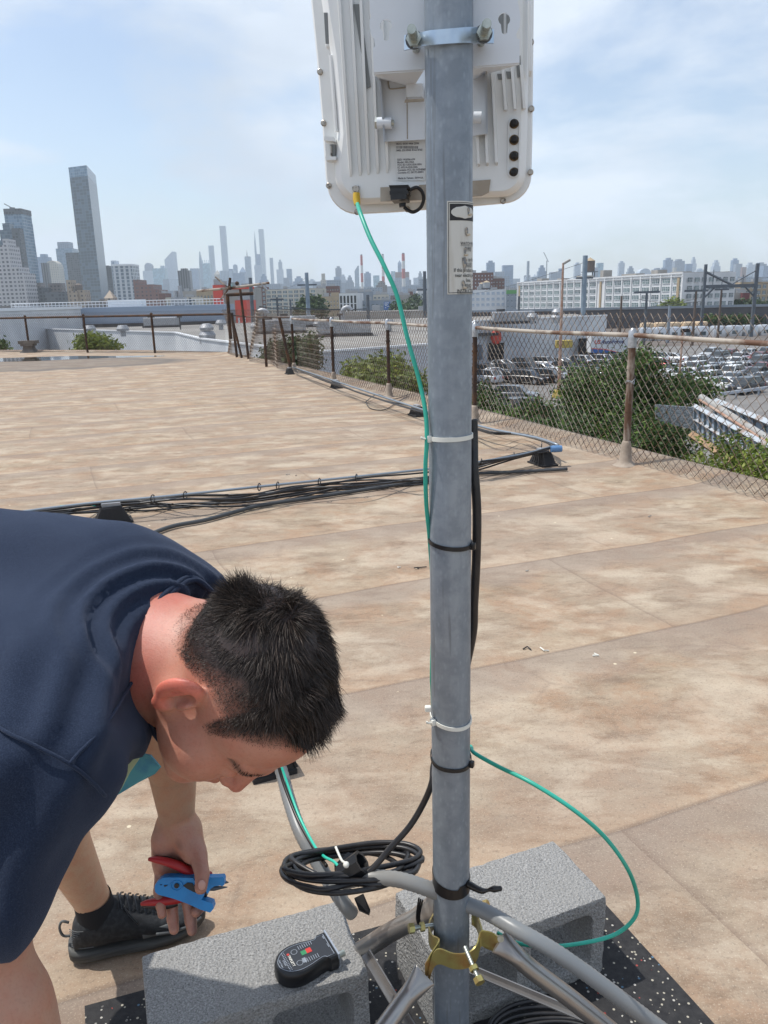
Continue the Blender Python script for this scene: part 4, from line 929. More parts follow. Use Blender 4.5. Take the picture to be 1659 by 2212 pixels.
VV = [(267, 727, 'mush', 'squat mushroom vent near the middle of the left fence'), (449, 741, 'stack2', 'double-cowled silver vent just left of the fence corner'), (478, 712, 'mush', 'small mushroom vent right at the fence corner'),
 (350, 707, 'box', 'long silver rooftop unit behind the tallest left fence post'), (390, 712, 'pipe', 'thin dark vent pipe right of the long rooftop unit'), (132, 713, 'pipe', 'thin dark vent pipe at far left of the grey roof'), (146, 712, 'pipe', 'second thin dark vent pipe at far left'),
 (196, 726, 'mush', 'pale mushroom vent left of the yellow-green bush'), (555, 722, 'mush', 'mushroom vent seen through the crumpled fence'), (610, 720, 'box', 'silver rooftop unit seen through the first railed fence bay'), (690, 716, 'mush', 'mushroom vent behind the first railed fence bay'),
 (640, 707, 'box', 'farther silver unit behind the crumpled fence'), (735, 712, 'pipe', 'thin vent pipe behind the second railed bay'), (770, 722, 'mush', 'low mushroom vent behind the second railed bay'), (840, 716, 'mush', 'mushroom vent left of the green cable'), (745, 726, 'box', 'dark-based silver unit above the warehouse corner'),
 (1150, 700, 'mush', 'pointed vent above the siding right of the mast'), (1108, 699, 'box', 'dark-based unit above the siding right of the mast'), (1202, 698, 'stack2', 'twin-cowled vent near the faded red pole'), (1085, 698, 'mush', 'low vent nearest the mast on its right')]
for u, v, kd, lb in VV: vent(u, v, None, kd, lb)
for u, v, lb in ((558, 718, 'curved goose-neck duct behind the crumpled fence'), (829, 706, 'curved goose-neck duct by the tree')): vent(u if u < 600 else 741, v, None, 'goose', lb)
# ================================================================== poles, masts and the rail yard
def pole(name, u, vt, Y, r_, m, label, cat, extra=None, r2=None, group=None, zb=GZ):
    p = ony(u, vt, Y); t = empty(name, (p.x, Y, zb), 0, label, cat, group)
    MB().cyl((p.x, Y, zb), (p.x, Y, p.z), r_, r2 or r_*.75, n=12).build('shaft', m, t, smooth='auto')
    if extra: extra(t, p, Y)
    return t
def arms(w_, dz=1.6, m=None):
    def f(t, p, Y): MB().box((p.x, Y, p.z-dz), (w_, .35, .4)).build('cross_arm', m or M_DKSTEEL, t)
    return f
def multi(w_, dzs):
    def f(t, p, Y):
        for dz in dzs: MB().box((p.x, Y, p.z-dz), (w_, .25, .25)).build('cross_arm', M_DKSTEEL, t)
    return f
pole('monopole', 1264.5, 552, 165, .52, M_BLUESTEEL, 'thick blue-grey steel monopole right of the faded red pole', 'pole', lambda t, p, Y: (MB().box((p.x, Y, p.z-4.3), (3.4, .5, .35)).build('bracket', M_DKSTEEL, t)), r2=.50)
pole('utility_pole', 540.5, 600, 150, .42, M_DKSTEEL, 'thick dark blue pole beside the red and grey boxes', 'pole')
pole('utility_pole', 662, 589, 210, .62, M_BLUESTEEL, 'blue-grey pole in front of the cream office', 'pole', arms(5.0, 3.0))
pole('utility_pole', 917, 586, 210, .55, M_DKSTEEL, 'dark pole touching the left side of the mast', 'pole', arms(4.0, 4.5))
pole('utility_pole', 794, 637, 170, .45, M_DKSTEEL, 'short dark pole with wires before the low grey building', 'pole')
pole('utility_pole', 627, 648, 160, .25, M_DKSTEEL, 'thin short pole in front of the cream office base', 'pole')
pole('utility_pole', 598, 642, 190, .28, M_DKSTEEL, 'thin dark pole with cross bar at the cream office corner', 'pole', arms(3, .5))
pole('utility_pole', 410, 643, 260, .5, M_DKSTEEL, 'short dark pole in front of the low cream building', 'pole', arms(3, .8))
pole('utility_pole', 1121, 640, 180, .3, M_DKSTEEL, 'thin dark pole at the left end of the long factory', 'pole')
pole('utility_pole', 1343, 639, 190, .32, M_WOOD, 'thin plain wooden pole left of the first T-topped one', 'pole')
pole('lamp_mast', 1397.5, 631, 165, .30, M_DKSTEEL, 'T-topped floodlight mast, leftmost of three', 'lamp post', arms(5.2, .0, M_DKSTEEL), group='T-topped floodlight masts')
pole('lamp_mast', 1504, 628, 160, .27, M_WOOD, 'T-topped floodlight mast, middle of three', 'lamp post', arms(4.6, .0, M_DKSTEEL), group='T-topped floodlight masts')
pole('lamp_mast', 1559, 625, 175, .27, M_WOOD, 'T-topped floodlight mast, rightmost of three', 'lamp post', arms(3.0, .0, M_DKSTEEL), group='T-topped floodlight masts')
pole('utility_pole', 1447, 660, 170, .38, M_GREYB, 'short thick grey pole between the floodlight masts', 'pole')
# faded red lamp pole with yellow base in the car park
pb = onz(1207, 858, GZ); t = empty('lamp_pole', (pb.x, pb.y, GZ), 0, 'tall thin faded-red lamp pole with a yellow concrete foot in the car park', 'lamp post')
pt_ = ony(1219, 568, pb.y)
MB().cyl((pb.x, pb.y, GZ+.6), (pb.x, pb.y, pt_.z), .19, .10, n=10).build('shaft', M_RUSTPOLE, t, smooth='auto')
MB().cyl((pb.x, pb.y, GZ), (pb.x, pb.y, GZ+.75), .75, .55, n=16).build('footing', M_YELLOW, t, smooth='auto')
MB().cbox((pb.x+.35, pb.y, pt_.z+.1), (.8, .35, .22), .05, M=Matrix.Rotation(-.5, 3, 'Y')).build('lamp_head', M_GREYC, t)
p = ony(1206, 750, pb.y); 
pb2 = ony(1475, 716, 95); t = empty('lamp_pole', (pb2.x, 95, GZ), 0, 'short rusty pole with a black camera head among the parked cars', 'pole')
MB().cyl((pb2.x, 95, GZ), (pb2.x, 95, pb2.z), .13, n=8).build('shaft', M_RUSTPOLE, t); MB().box((pb2.x+.3, 95, pb2.z+.1), (1.0, .4, .4)).build('camera_head', M_BLACK, t)
# catenary gantry
t = empty('catenary_gantry', (0, 0, 0), 0, 'dark steel railway gantry with two posts, cross beam and diagonal stays', 'gantry')
Yg = 185; gp = [ony(1525, 571, Yg), ony(1637, 569, Yg)]
for p, r_ in zip(gp, (.42, .50)): MB().box((p.x, Yg, (p.z+GZ)/2), (r_*1.3, .6, p.z-GZ)).build('post', M_DKSTEEL, t)
bz = ony(1575, 618, Yg).z
MB().box(((gp[0].x+gp[1].x)/2, Yg, bz), (gp[1].x-gp[0].x, .5, .75)).build('cross_beam', M_DKSTEEL, t)
mxp = ony(1580, 617, Yg)
MB().tube([(gp[0].x, Yg, gp[0].z-1.6), (mxp.x, Yg, bz+.3)], .28, n=6).build('diagonal_stay', M_DKSTEEL, t); MB().tube([(gp[1].x, Yg, gp[1].z-1.4), (mxp.x, Yg, bz+.3)], .13, n=6).build('diagonal_stay', M_DKSTEEL, t)
MB().tube([(gp[0].x, Yg, bz-2.6), (gp[0].x+2.4, Yg, bz-.2)], .2, n=6).tube([(gp[1].x, Yg, bz-2.6), (gp[1].x-2.4, Yg, bz-.2)], .2, n=6).build('knee_brace', M_DKSTEEL, t)
for u, v in ((1542, 585), (1606, 596), (1560, 606)):
    p = ony(u, v, Yg); MB().box((p.x, Yg, (p.z+bz)/2), (.12, .12, abs(p.z-bz)+.5)).build('insulator', M_DKSTEEL, t)
# overhead wires
mb = MB()
def wire(u0, v0, Y0, u1, v1, Y1, r_=.05, sag=1.0):
    a = ony(u0, v0, Y0); b = ony(u1, v1, Y1); mb.tube([a.lerp(b, k/10)-Vector((0, 0, sag*4*(k/10)*(1-k/10))) for k in range(11)], r_, n=3)
for q in ((1264, 566, 165, 950, 640, 400, .05, 2), (1264, 590, 165, 1119, 612, 480, .04, 2), (1520, 640, 185, 1380, 646, 170, .05, 1), (1520, 650, 185, 1120, 672, 260, .06, 1), (1637, 600, 185, 1800, 560, 150, .05, 1), (1637, 610, 185, 1800, 590, 150, .05, 1),
          (540, 612, 150, 662, 598, 210, .03, 2), (627, 665, 160, 794, 667, 170, .10, .3), (598, 660, 190, 740, 668, 190, .08, .3), (560, 662, 150, 640, 668, 155, .08, .2)): wire(*q)
tag(mb.build('overhead_wires', M_FLASH), 'thin dark overhead wires strung between the railway poles', 'wires')
# rail embankment, trains, hedge
a = ony(930, 683, 250); b = ony(1500, 672, 235)
t = empty('railway_viaduct', (a.x, a.y, GZ), 0, 'low dark railway embankment wall running across below the long factory', 'embankment')
wallbox('retaining_wall', simple('soot_dark_wall', (.075, .075, .085), .9, noise=(.15, (.12, .11, .11), .4, .7)), (18, 262), (118, 236), GZ, GZ+5.6, 8, t)
wallbox('parapet', M_GREYB, (18, 261.5), (118, 235.5), GZ+5.65, GZ+6.3, .5, t)
def train(u0, u1, v, Y, n_, m, label, h_=3.6, name='train'):
    a = ony(u0, v, Y); b = ony(u1, v, Y); t = empty(name, (a.x, Y, GZ), 0, label, 'train'); W = (b.x-a.x)/n_
    for i in range(n_):
        o = MB().cbox((a.x+W*(i+.5), Y, a.z-h_/2), (W-.5, 3, h_), .5).build('carriage', m, t, smooth='auto')
        mb = MB()
        for j in range(int(W/2.4)): mb.box((a.x+W*i+1.5+j*2.4, Y-1.52, a.z-h_*.42), (1.2, .06, .8))
        mb.build('window_band', M_GLASSD, o)
M_TRAIN = simple('stainless_train', (.55, .57, .60), .35, .6)
train(1383, 1528, 697.5, 205, 5, simple('buff_train_roof', (.55, .42, .28), .7), 'long buff-roofed train standing in the rail yard', 3.2)
train(1378, 1530, 708, 180, 5, M_TRAIN, 'silver train behind the fence rail, nearest the cars at right')
train(1535, 1670, 704, 190, 4, M_TRAIN, 'silver train at the right edge of the rail yard')
train(1120, 1195, 669, 290, 3, M_BLUEPAINT, 'dark blue freight cars below the long factory', 2.6)
# box trailer with lettering
ta = ony(1277, 722, 126.5); tb = ony(1375, 719, 126.5)
t = empty('box_trailer', (ta.x, 126.5, GZ), 0, 'white box trailer with US AutoForce lettering and blue red swoosh, behind the big bush', 'trailer')
MB().cbox(((ta.x+tb.x)/2, 127.8, ta.z-1.45), (tb.x-ta.x, 2.6, 2.9), .06).build('box', M_WHITEWALL2, t)
MB().bbox((ta.x, 126.46, ta.z-.25), (tb.x, 126.49, ta.z)).build('top_rail', M_WTRIM, t)
mb = MB(); mb.prism([(ta.x+.1, 126.44, ta.z-2.9), (ta.x+.1, 126.44, ta.z-2.2), (ta.x+2.2, 126.44, ta.z-2.35), (ta.x+4.2, 126.44, ta.z-2.9)], (0, .03, 0)); mb.build('blue_swoosh', M_BLUEPAINT, t)
mb = MB(); mb.prism([(ta.x+.1, 126.43, ta.z-2.15), (ta.x+2.2, 126.43, ta.z-2.3), (ta.x+4.6, 126.43, ta.z-2.9), (ta.x+4.3, 126.43, ta.z-2.9), (ta.x+2.1, 126.43, ta.z-2.42), (ta.x+.1, 126.43, ta.z-2.27)], (0, .02, 0)); mb.build('red_swoosh', M_REDPAINT, t)
x_ = ta.x+.5
for s_, m_, nm in (('US', M_REDPAINT, 'red_lettering'), ('AutoForce', simple('navy_lettering', (.03, .05, .16), .6), 'navy_lettering')):
    vs, fs = text_mesh(s_, .82, bold=.02)
    MB().add([(x_+v.x+.22*v.y, 126.42, ta.z-1.5+v.y) for v in vs], fs).build(nm, m_, t, fix=False); x_ += max(v.x for v in vs)+.12
for dx in (1.2, 2.4): MB().cyl((ta.x+dx, 126.6, GZ+.5), (ta.x+dx, 129, GZ+.5), .5, n=14).build('wheel', M_BLACK, t)
MB().bbox((ta.x, 126.8, ta.z-3.1), (tb.x, 128.8, ta.z-2.92)).build('chassis', M_FLASH, t)
a = ony(1218, 743, 128); MB().cbox((a.x, 128, a.z), (2.6, 1.2, 1.2), .1).build('skip', M_YELLOW, None); o = bpy.data.objects['skip']; tag(o, 'small yellow machine box against the pale siding', 'machine')
# ================================================================== parked cars
PAINT = {'white': ((.84, .85, .86), 0), 'silver': ((.60, .62, .64), .25), 'grey': ((.13, .14, .155), .5), 'black': ((.012, .013, .015), .1), 'red': ((.30, .02, .025), .2), 'blue': ((.03, .07, .16), .4), 'tan': ((.42, .36, .28), .4)}
CM = {k_: simple('car_paint_'+k_, c_, .28, mt, coat=.6) for k_, (c_, mt) in PAINT.items()}
M_CGLASS = simple('car_glass', (.02, .026, .03), .06, spec=.9); M_TYRE = simple('tyre', (.02, .02, .02), .85); M_RIM = simple('rim', (.45, .46, .48), .3, .8); M_LAMP = simple('headlamp', (.75, .76, .78), .15); M_TAIL = simple('tail_lamp', (.35, .01, .01), .25)
SH = {  # length, width, height, profile of lower body top and cabin: list of (x fraction, z)
 'sedan': (4.75, 1.83, [(0, .55), (.03, .74), (.24, .90), (.30, .93), (.80, .97), (.93, .98), (1, .80)], [(.25, .93), (.40, 1.40), (.52, 1.45), (.68, 1.42), (.86, .98)]),
 'suv': (4.75, 1.92, [(0, .60), (.03, .88), (.22, 1.03), (.27, 1.07), (.85, 1.08), (.97, 1.08), (1, .85)], [(.25, 1.05), (.37, 1.62), (.50, 1.70), (.85, 1.68), (.97, 1.08)]),
 'truck': (5.5, 2.0, [(0, .65), (.03, 1.02), (.20, 1.15), (.26, 1.18), (.60, 1.18), (.97, 1.18), (1, .95)], [(.24, 1.15), (.33, 1.78), (.42, 1.84), (.58, 1.82), (.63, 1.18)]),
 'van': (5.2, 2.0, [(0, .62), (.03, .95), (.12, 1.10), (.17, 1.15), (.85, 1.15), (.98, 1.15), (1, .9)], [(.13, 1.12), (.28, 1.85), (.40, 1.98), (.90, 1.98), (.99, 1.15)]),
}
def car_meshes(kind):
    Ln, W, low, cab = SH[kind]; out_ = {}
    def sec(x, z, w_, zb=.28, r_=.10): return [(x, -w_/2, zb+.12), (x, -w_/2*1.0, (zb+z)/2), (x, -w_/2*.97, z-r_), (x, -w_/2*.86, z), (x, w_/2*.86, z), (x, w_/2*.97, z-r_), (x, w_/2, (zb+z)/2), (x, w_/2, zb+.12), (x, w_/2*.9, zb), (x, -w_/2*.9, zb)]
    mb = MB(); P_ = []
    for f_, z in low:
        w_ = W*(1-.10*(max(0, 1-f_/.12))**2-.08*(max(0, (f_-.9)/.1))**2); P_.append(sec((f_-.5)*Ln, z, w_))
    mb.loft(P_)
    # roof skin
    tops = [c for c in cab if c[1] > cab[0][1]+.3 and c[1] > 1.3]
    rl = [[((f_-.5)*Ln, y*W*.385*(1 if i else 1), z+.012-(.03 if abs(y) > .9 else 0)) for y in (-1, -.6, 0, .6, 1)] for i, (f_, z) in enumerate(tops)]
    mb.loft(rl+[[(x, y, z-.05) for x, y, z in r_] for r_ in rl[::-1]], caps=False, closed=False)
    for sgn in (-1, 1):        # pillars
        b0, b1 = cab[0], cab[-1]
        mb.tube([((b0[0]-.5)*Ln+.02, sgn*W*.44, b0[1]), ((tops[0][0]-.5)*Ln, sgn*W*.385, tops[0][1])], .035, n=4); mb.tube([((b1[0]-.5)*Ln, sgn*W*.43, b1[1]), ((tops[-1][0]-.5)*Ln, sgn*W*.385, tops[-1][1])], .06, n=4)
        xm = ((tops[0][0]+tops[-1][0])/2-.5)*Ln; mb.tube([(xm, sgn*W*.445, cab[0][1]), (xm, sgn*W*.39, tops[0][1])], .035, n=4)
        mb.cbox(((cab[0][0]-.5)*Ln+.45, sgn*(W*.5+.06), cab[0][1]+.05), (.12, .2, .14), .03)
    out_['body'] = mb
    g = MB(); rings = []
    for f_, z in cab:
        tt = (z-cab[0][1])/(max(c[1] for c in cab)-cab[0][1]); w_ = W*lerp(.88, .75, max(0, tt)); rings.append([((f_-.5)*Ln, -w_/2, z), ((f_-.5)*Ln, w_/2, z), ((f_-.5)*Ln, w_/2+(W*.88-w_)/2, cab[0][1]-.03), ((f_-.5)*Ln, -w_/2-(W*.88-w_)/2, cab[0][1]-.03)])
    g.loft(rings); out_['glass'] = g
    return out_, Ln, W
CAR = {}
for kd in SH:
    ms, Ln, W = car_meshes(kd); data = {}
    for c_ in PAINT: o = ms['body'].build('car_body', CM[c_], smooth='auto'); data[c_] = o.data; bpy.data.objects.remove(o)
    o = ms['glass'].build('car_glass', M_CGLASS, smooth='auto'); data['glass'] = o.data; bpy.data.objects.remove(o)
    r_ = .34 if kd == 'sedan' else .39
    w_ = MB(); w_.cyl((0, -.11, 0), (0, .11, 0), r_, n=18); o = w_.build('wheel', M_TYRE, smooth='auto'); data['wheel'] = o.data; bpy.data.objects.remove(o)
    w_ = MB(); w_.cyl((0, -.125, 0), (0, .125, 0), r_*.62, n=12); o = w_.build('rim', M_RIM, smooth='auto'); data['rim'] = o.data; bpy.data.objects.remove(o)
    w_ = MB(); w_.cbox((0, 0, 0), (.22, .36, .16), .04); o = w_.build('headlight', M_LAMP); data['headlight'] = o.data; bpy.data.objects.remove(o)
    w_ = MB(); w_.cbox((0, 0, 0), (.12, .26, .30), .03); o = w_.build('tail_light', M_TAIL); data['tail'] = o.data; bpy.data.objects.remove(o)
    w_ = MB(); w_.cbox((0, 0, 0), (.08, W*.46, .20), .02); o = w_.build('grille', M_BLACK); data['grille'] = o.data; bpy.data.objects.remove(o)
    CAR[kd] = (data, Ln, W, r_)
def child_of(t, name, data, loc, rz=0):
    o = bpy.data.objects.new(name, data); COL.objects.link(o); o.parent = t; o.location = loc; return o
CARG = 'cars parked in the lot beyond the fence'
def car(x, y, rz, kind, col, label):
    data, Ln, W, r_ = CAR[kind]; t = empty('parked_car', (x, y, GZ), rz, label, 'van' if kind == 'van' else 'pickup truck' if kind == 'truck' else 'car', CARG)
    child_of(t, 'body', data[col], (0, 0, 0)); child_of(t, 'window_glass', data['glass'], (0, 0, 0))
    for fx in (-.5+.19, .5-.20):
        for s_ in (-1, 1): wl_ = child_of(t, 'wheel', data['wheel'], (fx*Ln, s_*(W/2-.09), r_)); child_of(wl_, 'rim', data['rim'], (0, 0, 0))
    zl = SH[kind][2][1][1]-.12
    for s_ in (-1, 1): child_of(t, 'headlight', data['headlight'], (-Ln/2+.09, s_*W*.36, zl)); child_of(t, 'tail_light', data['tail'], (Ln/2-.03, s_*W*.40, zl+.02))
    child_of(t, 'grille', data['grille'], (-Ln/2+.01, 0, zl-.06))
    return t
# rows are laid out on the asphalt in metres: (start x, start y, step x, step y, heading, [(kind, colour) or None])
rows_ = [
 ('row farthest back at right', 53, 128, 2.75, -.6, 1.25, ['suv silver', 'sedan red', 'sedan white', 'suv blue', 'suv white', 'suv white', 'sedan black', 'truck white', 'van silver', 'sedan white', 'sedan blue', 'suv white', 'sedan grey']),
 ('second row from the back at right', 51.5, 121.2, 2.75, -.6, 1.3, ['suv grey', 'sedan white', 'sedan red', 'suv white', 'sedan red', 'suv silver', 'suv black', 'truck silver', 'sedan tan', 'suv white', 'sedan grey', 'sedan white']),
 ('middle row at right', 38.2, 104, 2.8, -.35, 1.22, ['sedan silver', 'suv white', 'sedan blue', 'sedan white', 'sedan red', 'suv red', 'suv silver', 'sedan grey', 'sedan silver', 'suv white', 'sedan white', 'suv white', 'sedan red', 'suv grey']),
 ('row behind the guardrail', 37.4, 90.8, 2.9, -.5, 1.15, ['suv white', 'sedan grey', 'sedan silver', 'suv white', 'sedan white', 'suv silver', 'suv grey', 'sedan black', 'suv white']),
 ('sparse lane row at right', 44.5, 112.5, 2.8, -.5, 1.25, ['suv white', 'sedan silver', 'sedan white', 'suv grey', 'sedan blue', 'suv white', 'suv black', 'sedan white', 'suv silver', 'sedan red', 'suv white', 'sedan grey', 'suv white']),
 ('row between the middle row and the guardrail', 37.0, 97.6, 2.85, -.45, 1.2, ['sedan white', 'suv silver', 'suv white', 'sedan black', 'suv white', 'sedan silver', 'sedan red', 'suv white', 'suv grey', 'sedan white', 'suv blue', 'suv white']),
 ('front row near the faded red pole', 13.0, 99.5, 2.8, .4, 1.72, ['suv silver', 'sedan black', 'suv black', 'suv white', 'suv black', 'sedan grey']),
 ('back row under the pale siding', 17.6, 117.5, 3.0, .55, 1.8, ['sedan white', 'suv grey', 'suv silver', 'sedan silver', 'suv white', 'suv white', 'suv black', 'suv grey', 'suv white', 'sedan white']),
 ('dark row near the mast', 13.6, 107.8, 2.8, .5, 1.75, ['suv black', 'suv grey', 'suv black', 'sedan silver', 'suv black', 'truck black', 'suv silver', 'suv white', 'sedan blue', 'sedan red']),
]
for nm, x0, y0, dx, dy, hd, lst in rows_:
    for i, it in enumerate(lst):
        if it is None: continue
        kd, cc = it.split(); x, y = x0+dx*i, y0+dy*i
        word = {'sedan': 'sedan', 'suv': 'SUV', 'truck': 'pickup', 'van': 'van'}[kd]
        same = [j for j, q in enumerate(lst) if q == it]
        pos = '' if len(same) == 1 else ORD[same.index(i)]+' '
        car(x, y, (.72 if 'right' in nm or 'guardrail' in nm else 5.45)+.05*math.sin(i*3.7), kd, cc, f'{pos}{cc} {word} from left in the {nm}' if pos else f'only {cc} {word} in the {nm}')
for u, v, rz, kd, cc, lb in ((1071, 818, 3.25, 'sedan', 'white', 'white hatchback seen side-on right beside the mast'), (1140, 829, 2.45, 'suv', 'black', 'black SUV facing left, behind the white side-on hatchback'), (1183, 826, 2.6, 'suv', 'black', 'second black SUV, just left of the faded red pole'),
    (1113, 868, 2.75, 'suv', 'grey', 'dark grey SUV parked behind the nearest black one'), (1040, 860, 2.9, 'sedan', 'tan', 'tan sedan partly hidden by the mast and fence post'), (1140, 899, 3.14, 'suv', 'black', 'nearest black SUV seen side-on just past the roof edge'),
    (1608, 849, .62, 'suv', 'black', 'large black SUV facing the camera behind the guardrail'), (1563, 843, 5.3, 'sedan', 'white', 'white sedan seen from behind, left of the large black SUV'), (1572, 812, .62, 'suv', 'white', 'white crossover directly behind the large black SUV'),
    (1668, 835, .62, 'suv', 'grey', 'grey SUV cut by the right edge of the picture')):
    p = onz(u, v, GZ); car(p.x, p.y, rz, kd, cc, lb)
# parking lines
mb = MB()
for nm, x0, y0, dx, dy, hd, lst in rows_:
    for i in range(len(lst)+1):
        x, y = x0+dx*(i-.5), y0+dy*(i-.5); mb.box((x, y, GZ+.002), (4.6, .10, .006), rz=.72 if 'right' in nm or 'guardrail' in nm else 5.45)
tag(mb.build('parking_lines', M_WHITEPAINT), kind='structure')
# guardrail by the black SUV
a = onz(1536, 868, GZ); b = onz(1750, 838, GZ); t = empty('guardrail', (a.x, a.y, GZ), 0, 'grey steel guardrail in front of the large black SUV', 'guardrail')
d = b-a; rz = math.atan2(d.y, d.x)
prof = [(0, .50), (.05, .55), (.0, .60), (.05, .66), (.0, .72), (.05, .77), (0, .82)]; n = Vector((-d.y, d.x, 0)).normalized()
MB().loft([[a+n*(-q)+Vector((0, 0, z)) for q, z in prof], [b+n*(-q)+Vector((0, 0, z)) for q, z in prof]], caps=False, closed=False).build('beam', M_WHITEWALL, t)
for k in range(5): p = a.lerp(b, .02+k*.22); MB().box((p.x+n.x*.1, p.y+n.y*.1, GZ+.4), (.15, .15, .85)).build('post', M_GREYB, t)
# ================================================================== steel ramp screen below the roof edge
M_SCREEN = simple('pale_blue_screen_panel', (.46, .55, .66), .55, noise=(2, (.30, .36, .44), .4, .7)); M_RIB = simple('dark_screen_rib', (.09, .12, .14), .6); M_CAPB = simple('peeling_white_cap', (.44, .49, .54), .7, noise=(4, (.30, .24, .21), .5, .62)); M_TIMBER = simple('weathered_timber', (.40, .27, .16), .9, noise=(3, (.28, .18, .11), .4, .7))
M_PIPE = simple('old_cream_pipe', (.34, .34, .33), .75, noise=(3, (.27, .22, .18), .5, .65))
t = empty('steel_ramp_screen', label='pale blue steel ramp with ribbed panels, running down to the right below the roof edge', cat='ramp')
YA, YB = 19.0, 13.2
A0, A1, B0, B1 = ony(1498, 880, YA), ony(1498, 928, YA), ony(1800, 1045, YB), ony(1800, 1130, YB)
A0b, A1b = ony(1543, 868, YA+2.2), ony(1543, 900, YA+2.2); B0b, B1b = ony(1800, 975, YB+2.6), ony(1800, 1060, YB+2.6)
MB().prism([A0, B0, B1, A1], (.0, .08, 0)).build('panel', M_SCREEN, t); MB().prism([A0b, B0b, B1b, A1b], (0, .08, 0)).build('panel', M_SCREEN, t)
for k in range(22):
    f_ = (k+.2)/21; p, q = A0.lerp(B0, f_), A1.lerp(B1, f_); MB().tube([p+Vector((0, -.08, .02)), q+Vector((0, -.08, -.08))], .045, n=4).build('rib', M_RIB, t)
    if k % 2 == 0: p, q = A0b.lerp(B0b, f_), A1b.lerp(B1b, f_); MB().tube([p+Vector((0, -.08, .05)), q+Vector((0, -.08, 0))], .05, n=4).build('rib', M_RIB, t)
MB().tube([A0+Vector((0, -.1, .03)), B0+Vector((0, -.1, .03))], .07, n=4).build('top_cap', M_CAPB, t); MB().tube([A0b+Vector((0, -.1, .03)), B0b+Vector((0, -.1, .03))], .09, n=4).build('top_cap', M_CAPB, t)
mm0, mm1 = A0.lerp(A1, .52), B0.lerp(B1, .52); MB().tube([mm0+Vector((0, -.1, 0)), mm1+Vector((0, -.1, 0))], .05, n=4).build('mid_rail', M_CAPB, t)
MB().tube([A1+Vector((-.1, -.2, -.1)), B1+Vector((0, -.2, -.1))], .11, n=4).build('timber_sole', M_TIMBER, t)
MB().prism([A0+Vector((-.75, .5, .02)), A0, A1, A1+Vector((-.75, .5, .15))], (0, .06, 0)).build('mesh_end_panel', simple('expanded_metal', (.50, .54, .58), .5, .5, noise=(30, (.20, .23, .25), .45, .55)), t)
MB().tube([ony(1515, 858, 19.6), ony(1600, 912, 17.6), ony(1800, 1035, 14.6)], .085, n=10).build('pipe', M_PIPE, t, smooth='auto')
MB().tube([ony(1512, 864, 19.5), ony(1600, 920, 17.4), ony(1800, 1045, 14.4)], .035, n=8).build('bracket_rail', M_RUSTPOLE, t, smooth='auto')
# ================================================================== trees, bushes
def leaf_mat(name, c1, c2, c3):
    k = NT(name); at = k.n('Attribute'); at.attribute_name = 'tint'; at.attribute_type = 'GEOMETRY'
    s = k.n('SeparateColor', {0: at.outputs[0]}); c = k.ramp(s.outputs[0], [(0, c1), (.5, c2), (1, c3)])
    m = k.set(Base_Color=c, Roughness=.55, Specular_IOR_Level=.35)
    tr = k.t.nodes.new('ShaderNodeBsdfTranslucent'); k.t.links.new(c, tr.inputs[0]); mxs = k.t.nodes.new('ShaderNodeMixShader'); mxs.inputs[0].default_value = .28
    outn = k.t.nodes['Material Output']; k.t.links.new(k.b.outputs[0], mxs.inputs[1]); k.t.links.new(tr.outputs[0], mxs.inputs[2]); k.t.links.new(mxs.outputs[0], outn.inputs[0]); return m
M_LEAF = leaf_mat('leaf_green', (.020, .042, .012), (.050, .098, .022), (.13, .205, .042))
M_LEAFY = leaf_mat('leaf_yellow_green', (.06, .10, .018), (.14, .19, .03), (.27, .31, .05))
M_LEAFD = leaf_mat('leaf_dark', (.018, .040, .014), (.038, .072, .022), (.075, .12, .03))
M_BARK = simple('bark', (.075, .058, .045), .95, noise=(8, (.13, .10, .08), .4, .7))
def crown(blobs, n, size, seed, clump=.5):
    """leaf blades gathered into twig clumps inside the blobs"""
    r = np.random.default_rng(seed); vol = np.array([b[3]*b[4]*b[5] for b in blobs]); pick = r.choice(len(blobs), n//14+1, p=vol/vol.sum())
    C_ = np.array([b[:3] for b in blobs])[pick]; R_ = np.array([b[3:6] for b in blobs])[pick]
    d = r.normal(size=(len(pick), 3)); d /= np.linalg.norm(d, axis=1)[:, None]; rad = r.uniform(.35, 1.0, len(pick))**.45
    tw = C_+d*R_*rad[:, None]*(1+.12*vnoise(C_+d*R_, 1.3, seed)[:, None]); keep = vnoise(tw, 1.1/clump, seed+1) > -.55; tw = tw[keep]; d = d[keep]
    m = len(tw)*14; ctr = np.repeat(tw, 14, 0)+r.normal(size=(m, 3))*clump*.42; dn = np.repeat(d, 14, 0)
    s = size*r.uniform(.6, 1.35, m)
    nrm = dn*.7+np.array([0, 0, .55])+r.normal(size=(m, 3))*.75; nrm /= np.linalg.norm(nrm, axis=1)[:, None]
    a = np.cross(nrm, r.normal(size=(m, 3))); a /= np.linalg.norm(a, axis=1)[:, None]; b = np.cross(nrm, a)
    V = np.stack([ctr-a*s[:, None], ctr+b*s[:, None]*.45-nrm*s[:, None]*.12, ctr+a*s[:, None], ctr-b*s[:, None]*.45-nrm*s[:, None]*.12], 1).reshape(-1, 3)
    F_ = np.arange(m*4).reshape(-1, 4)
    tint = np.clip(np.repeat(np.clip(.42+.30*r.normal(size=len(tw)), 0, 1), 14)+.14*r.normal(size=m), 0, 1)
    return V, F_, np.repeat(tint, 4)
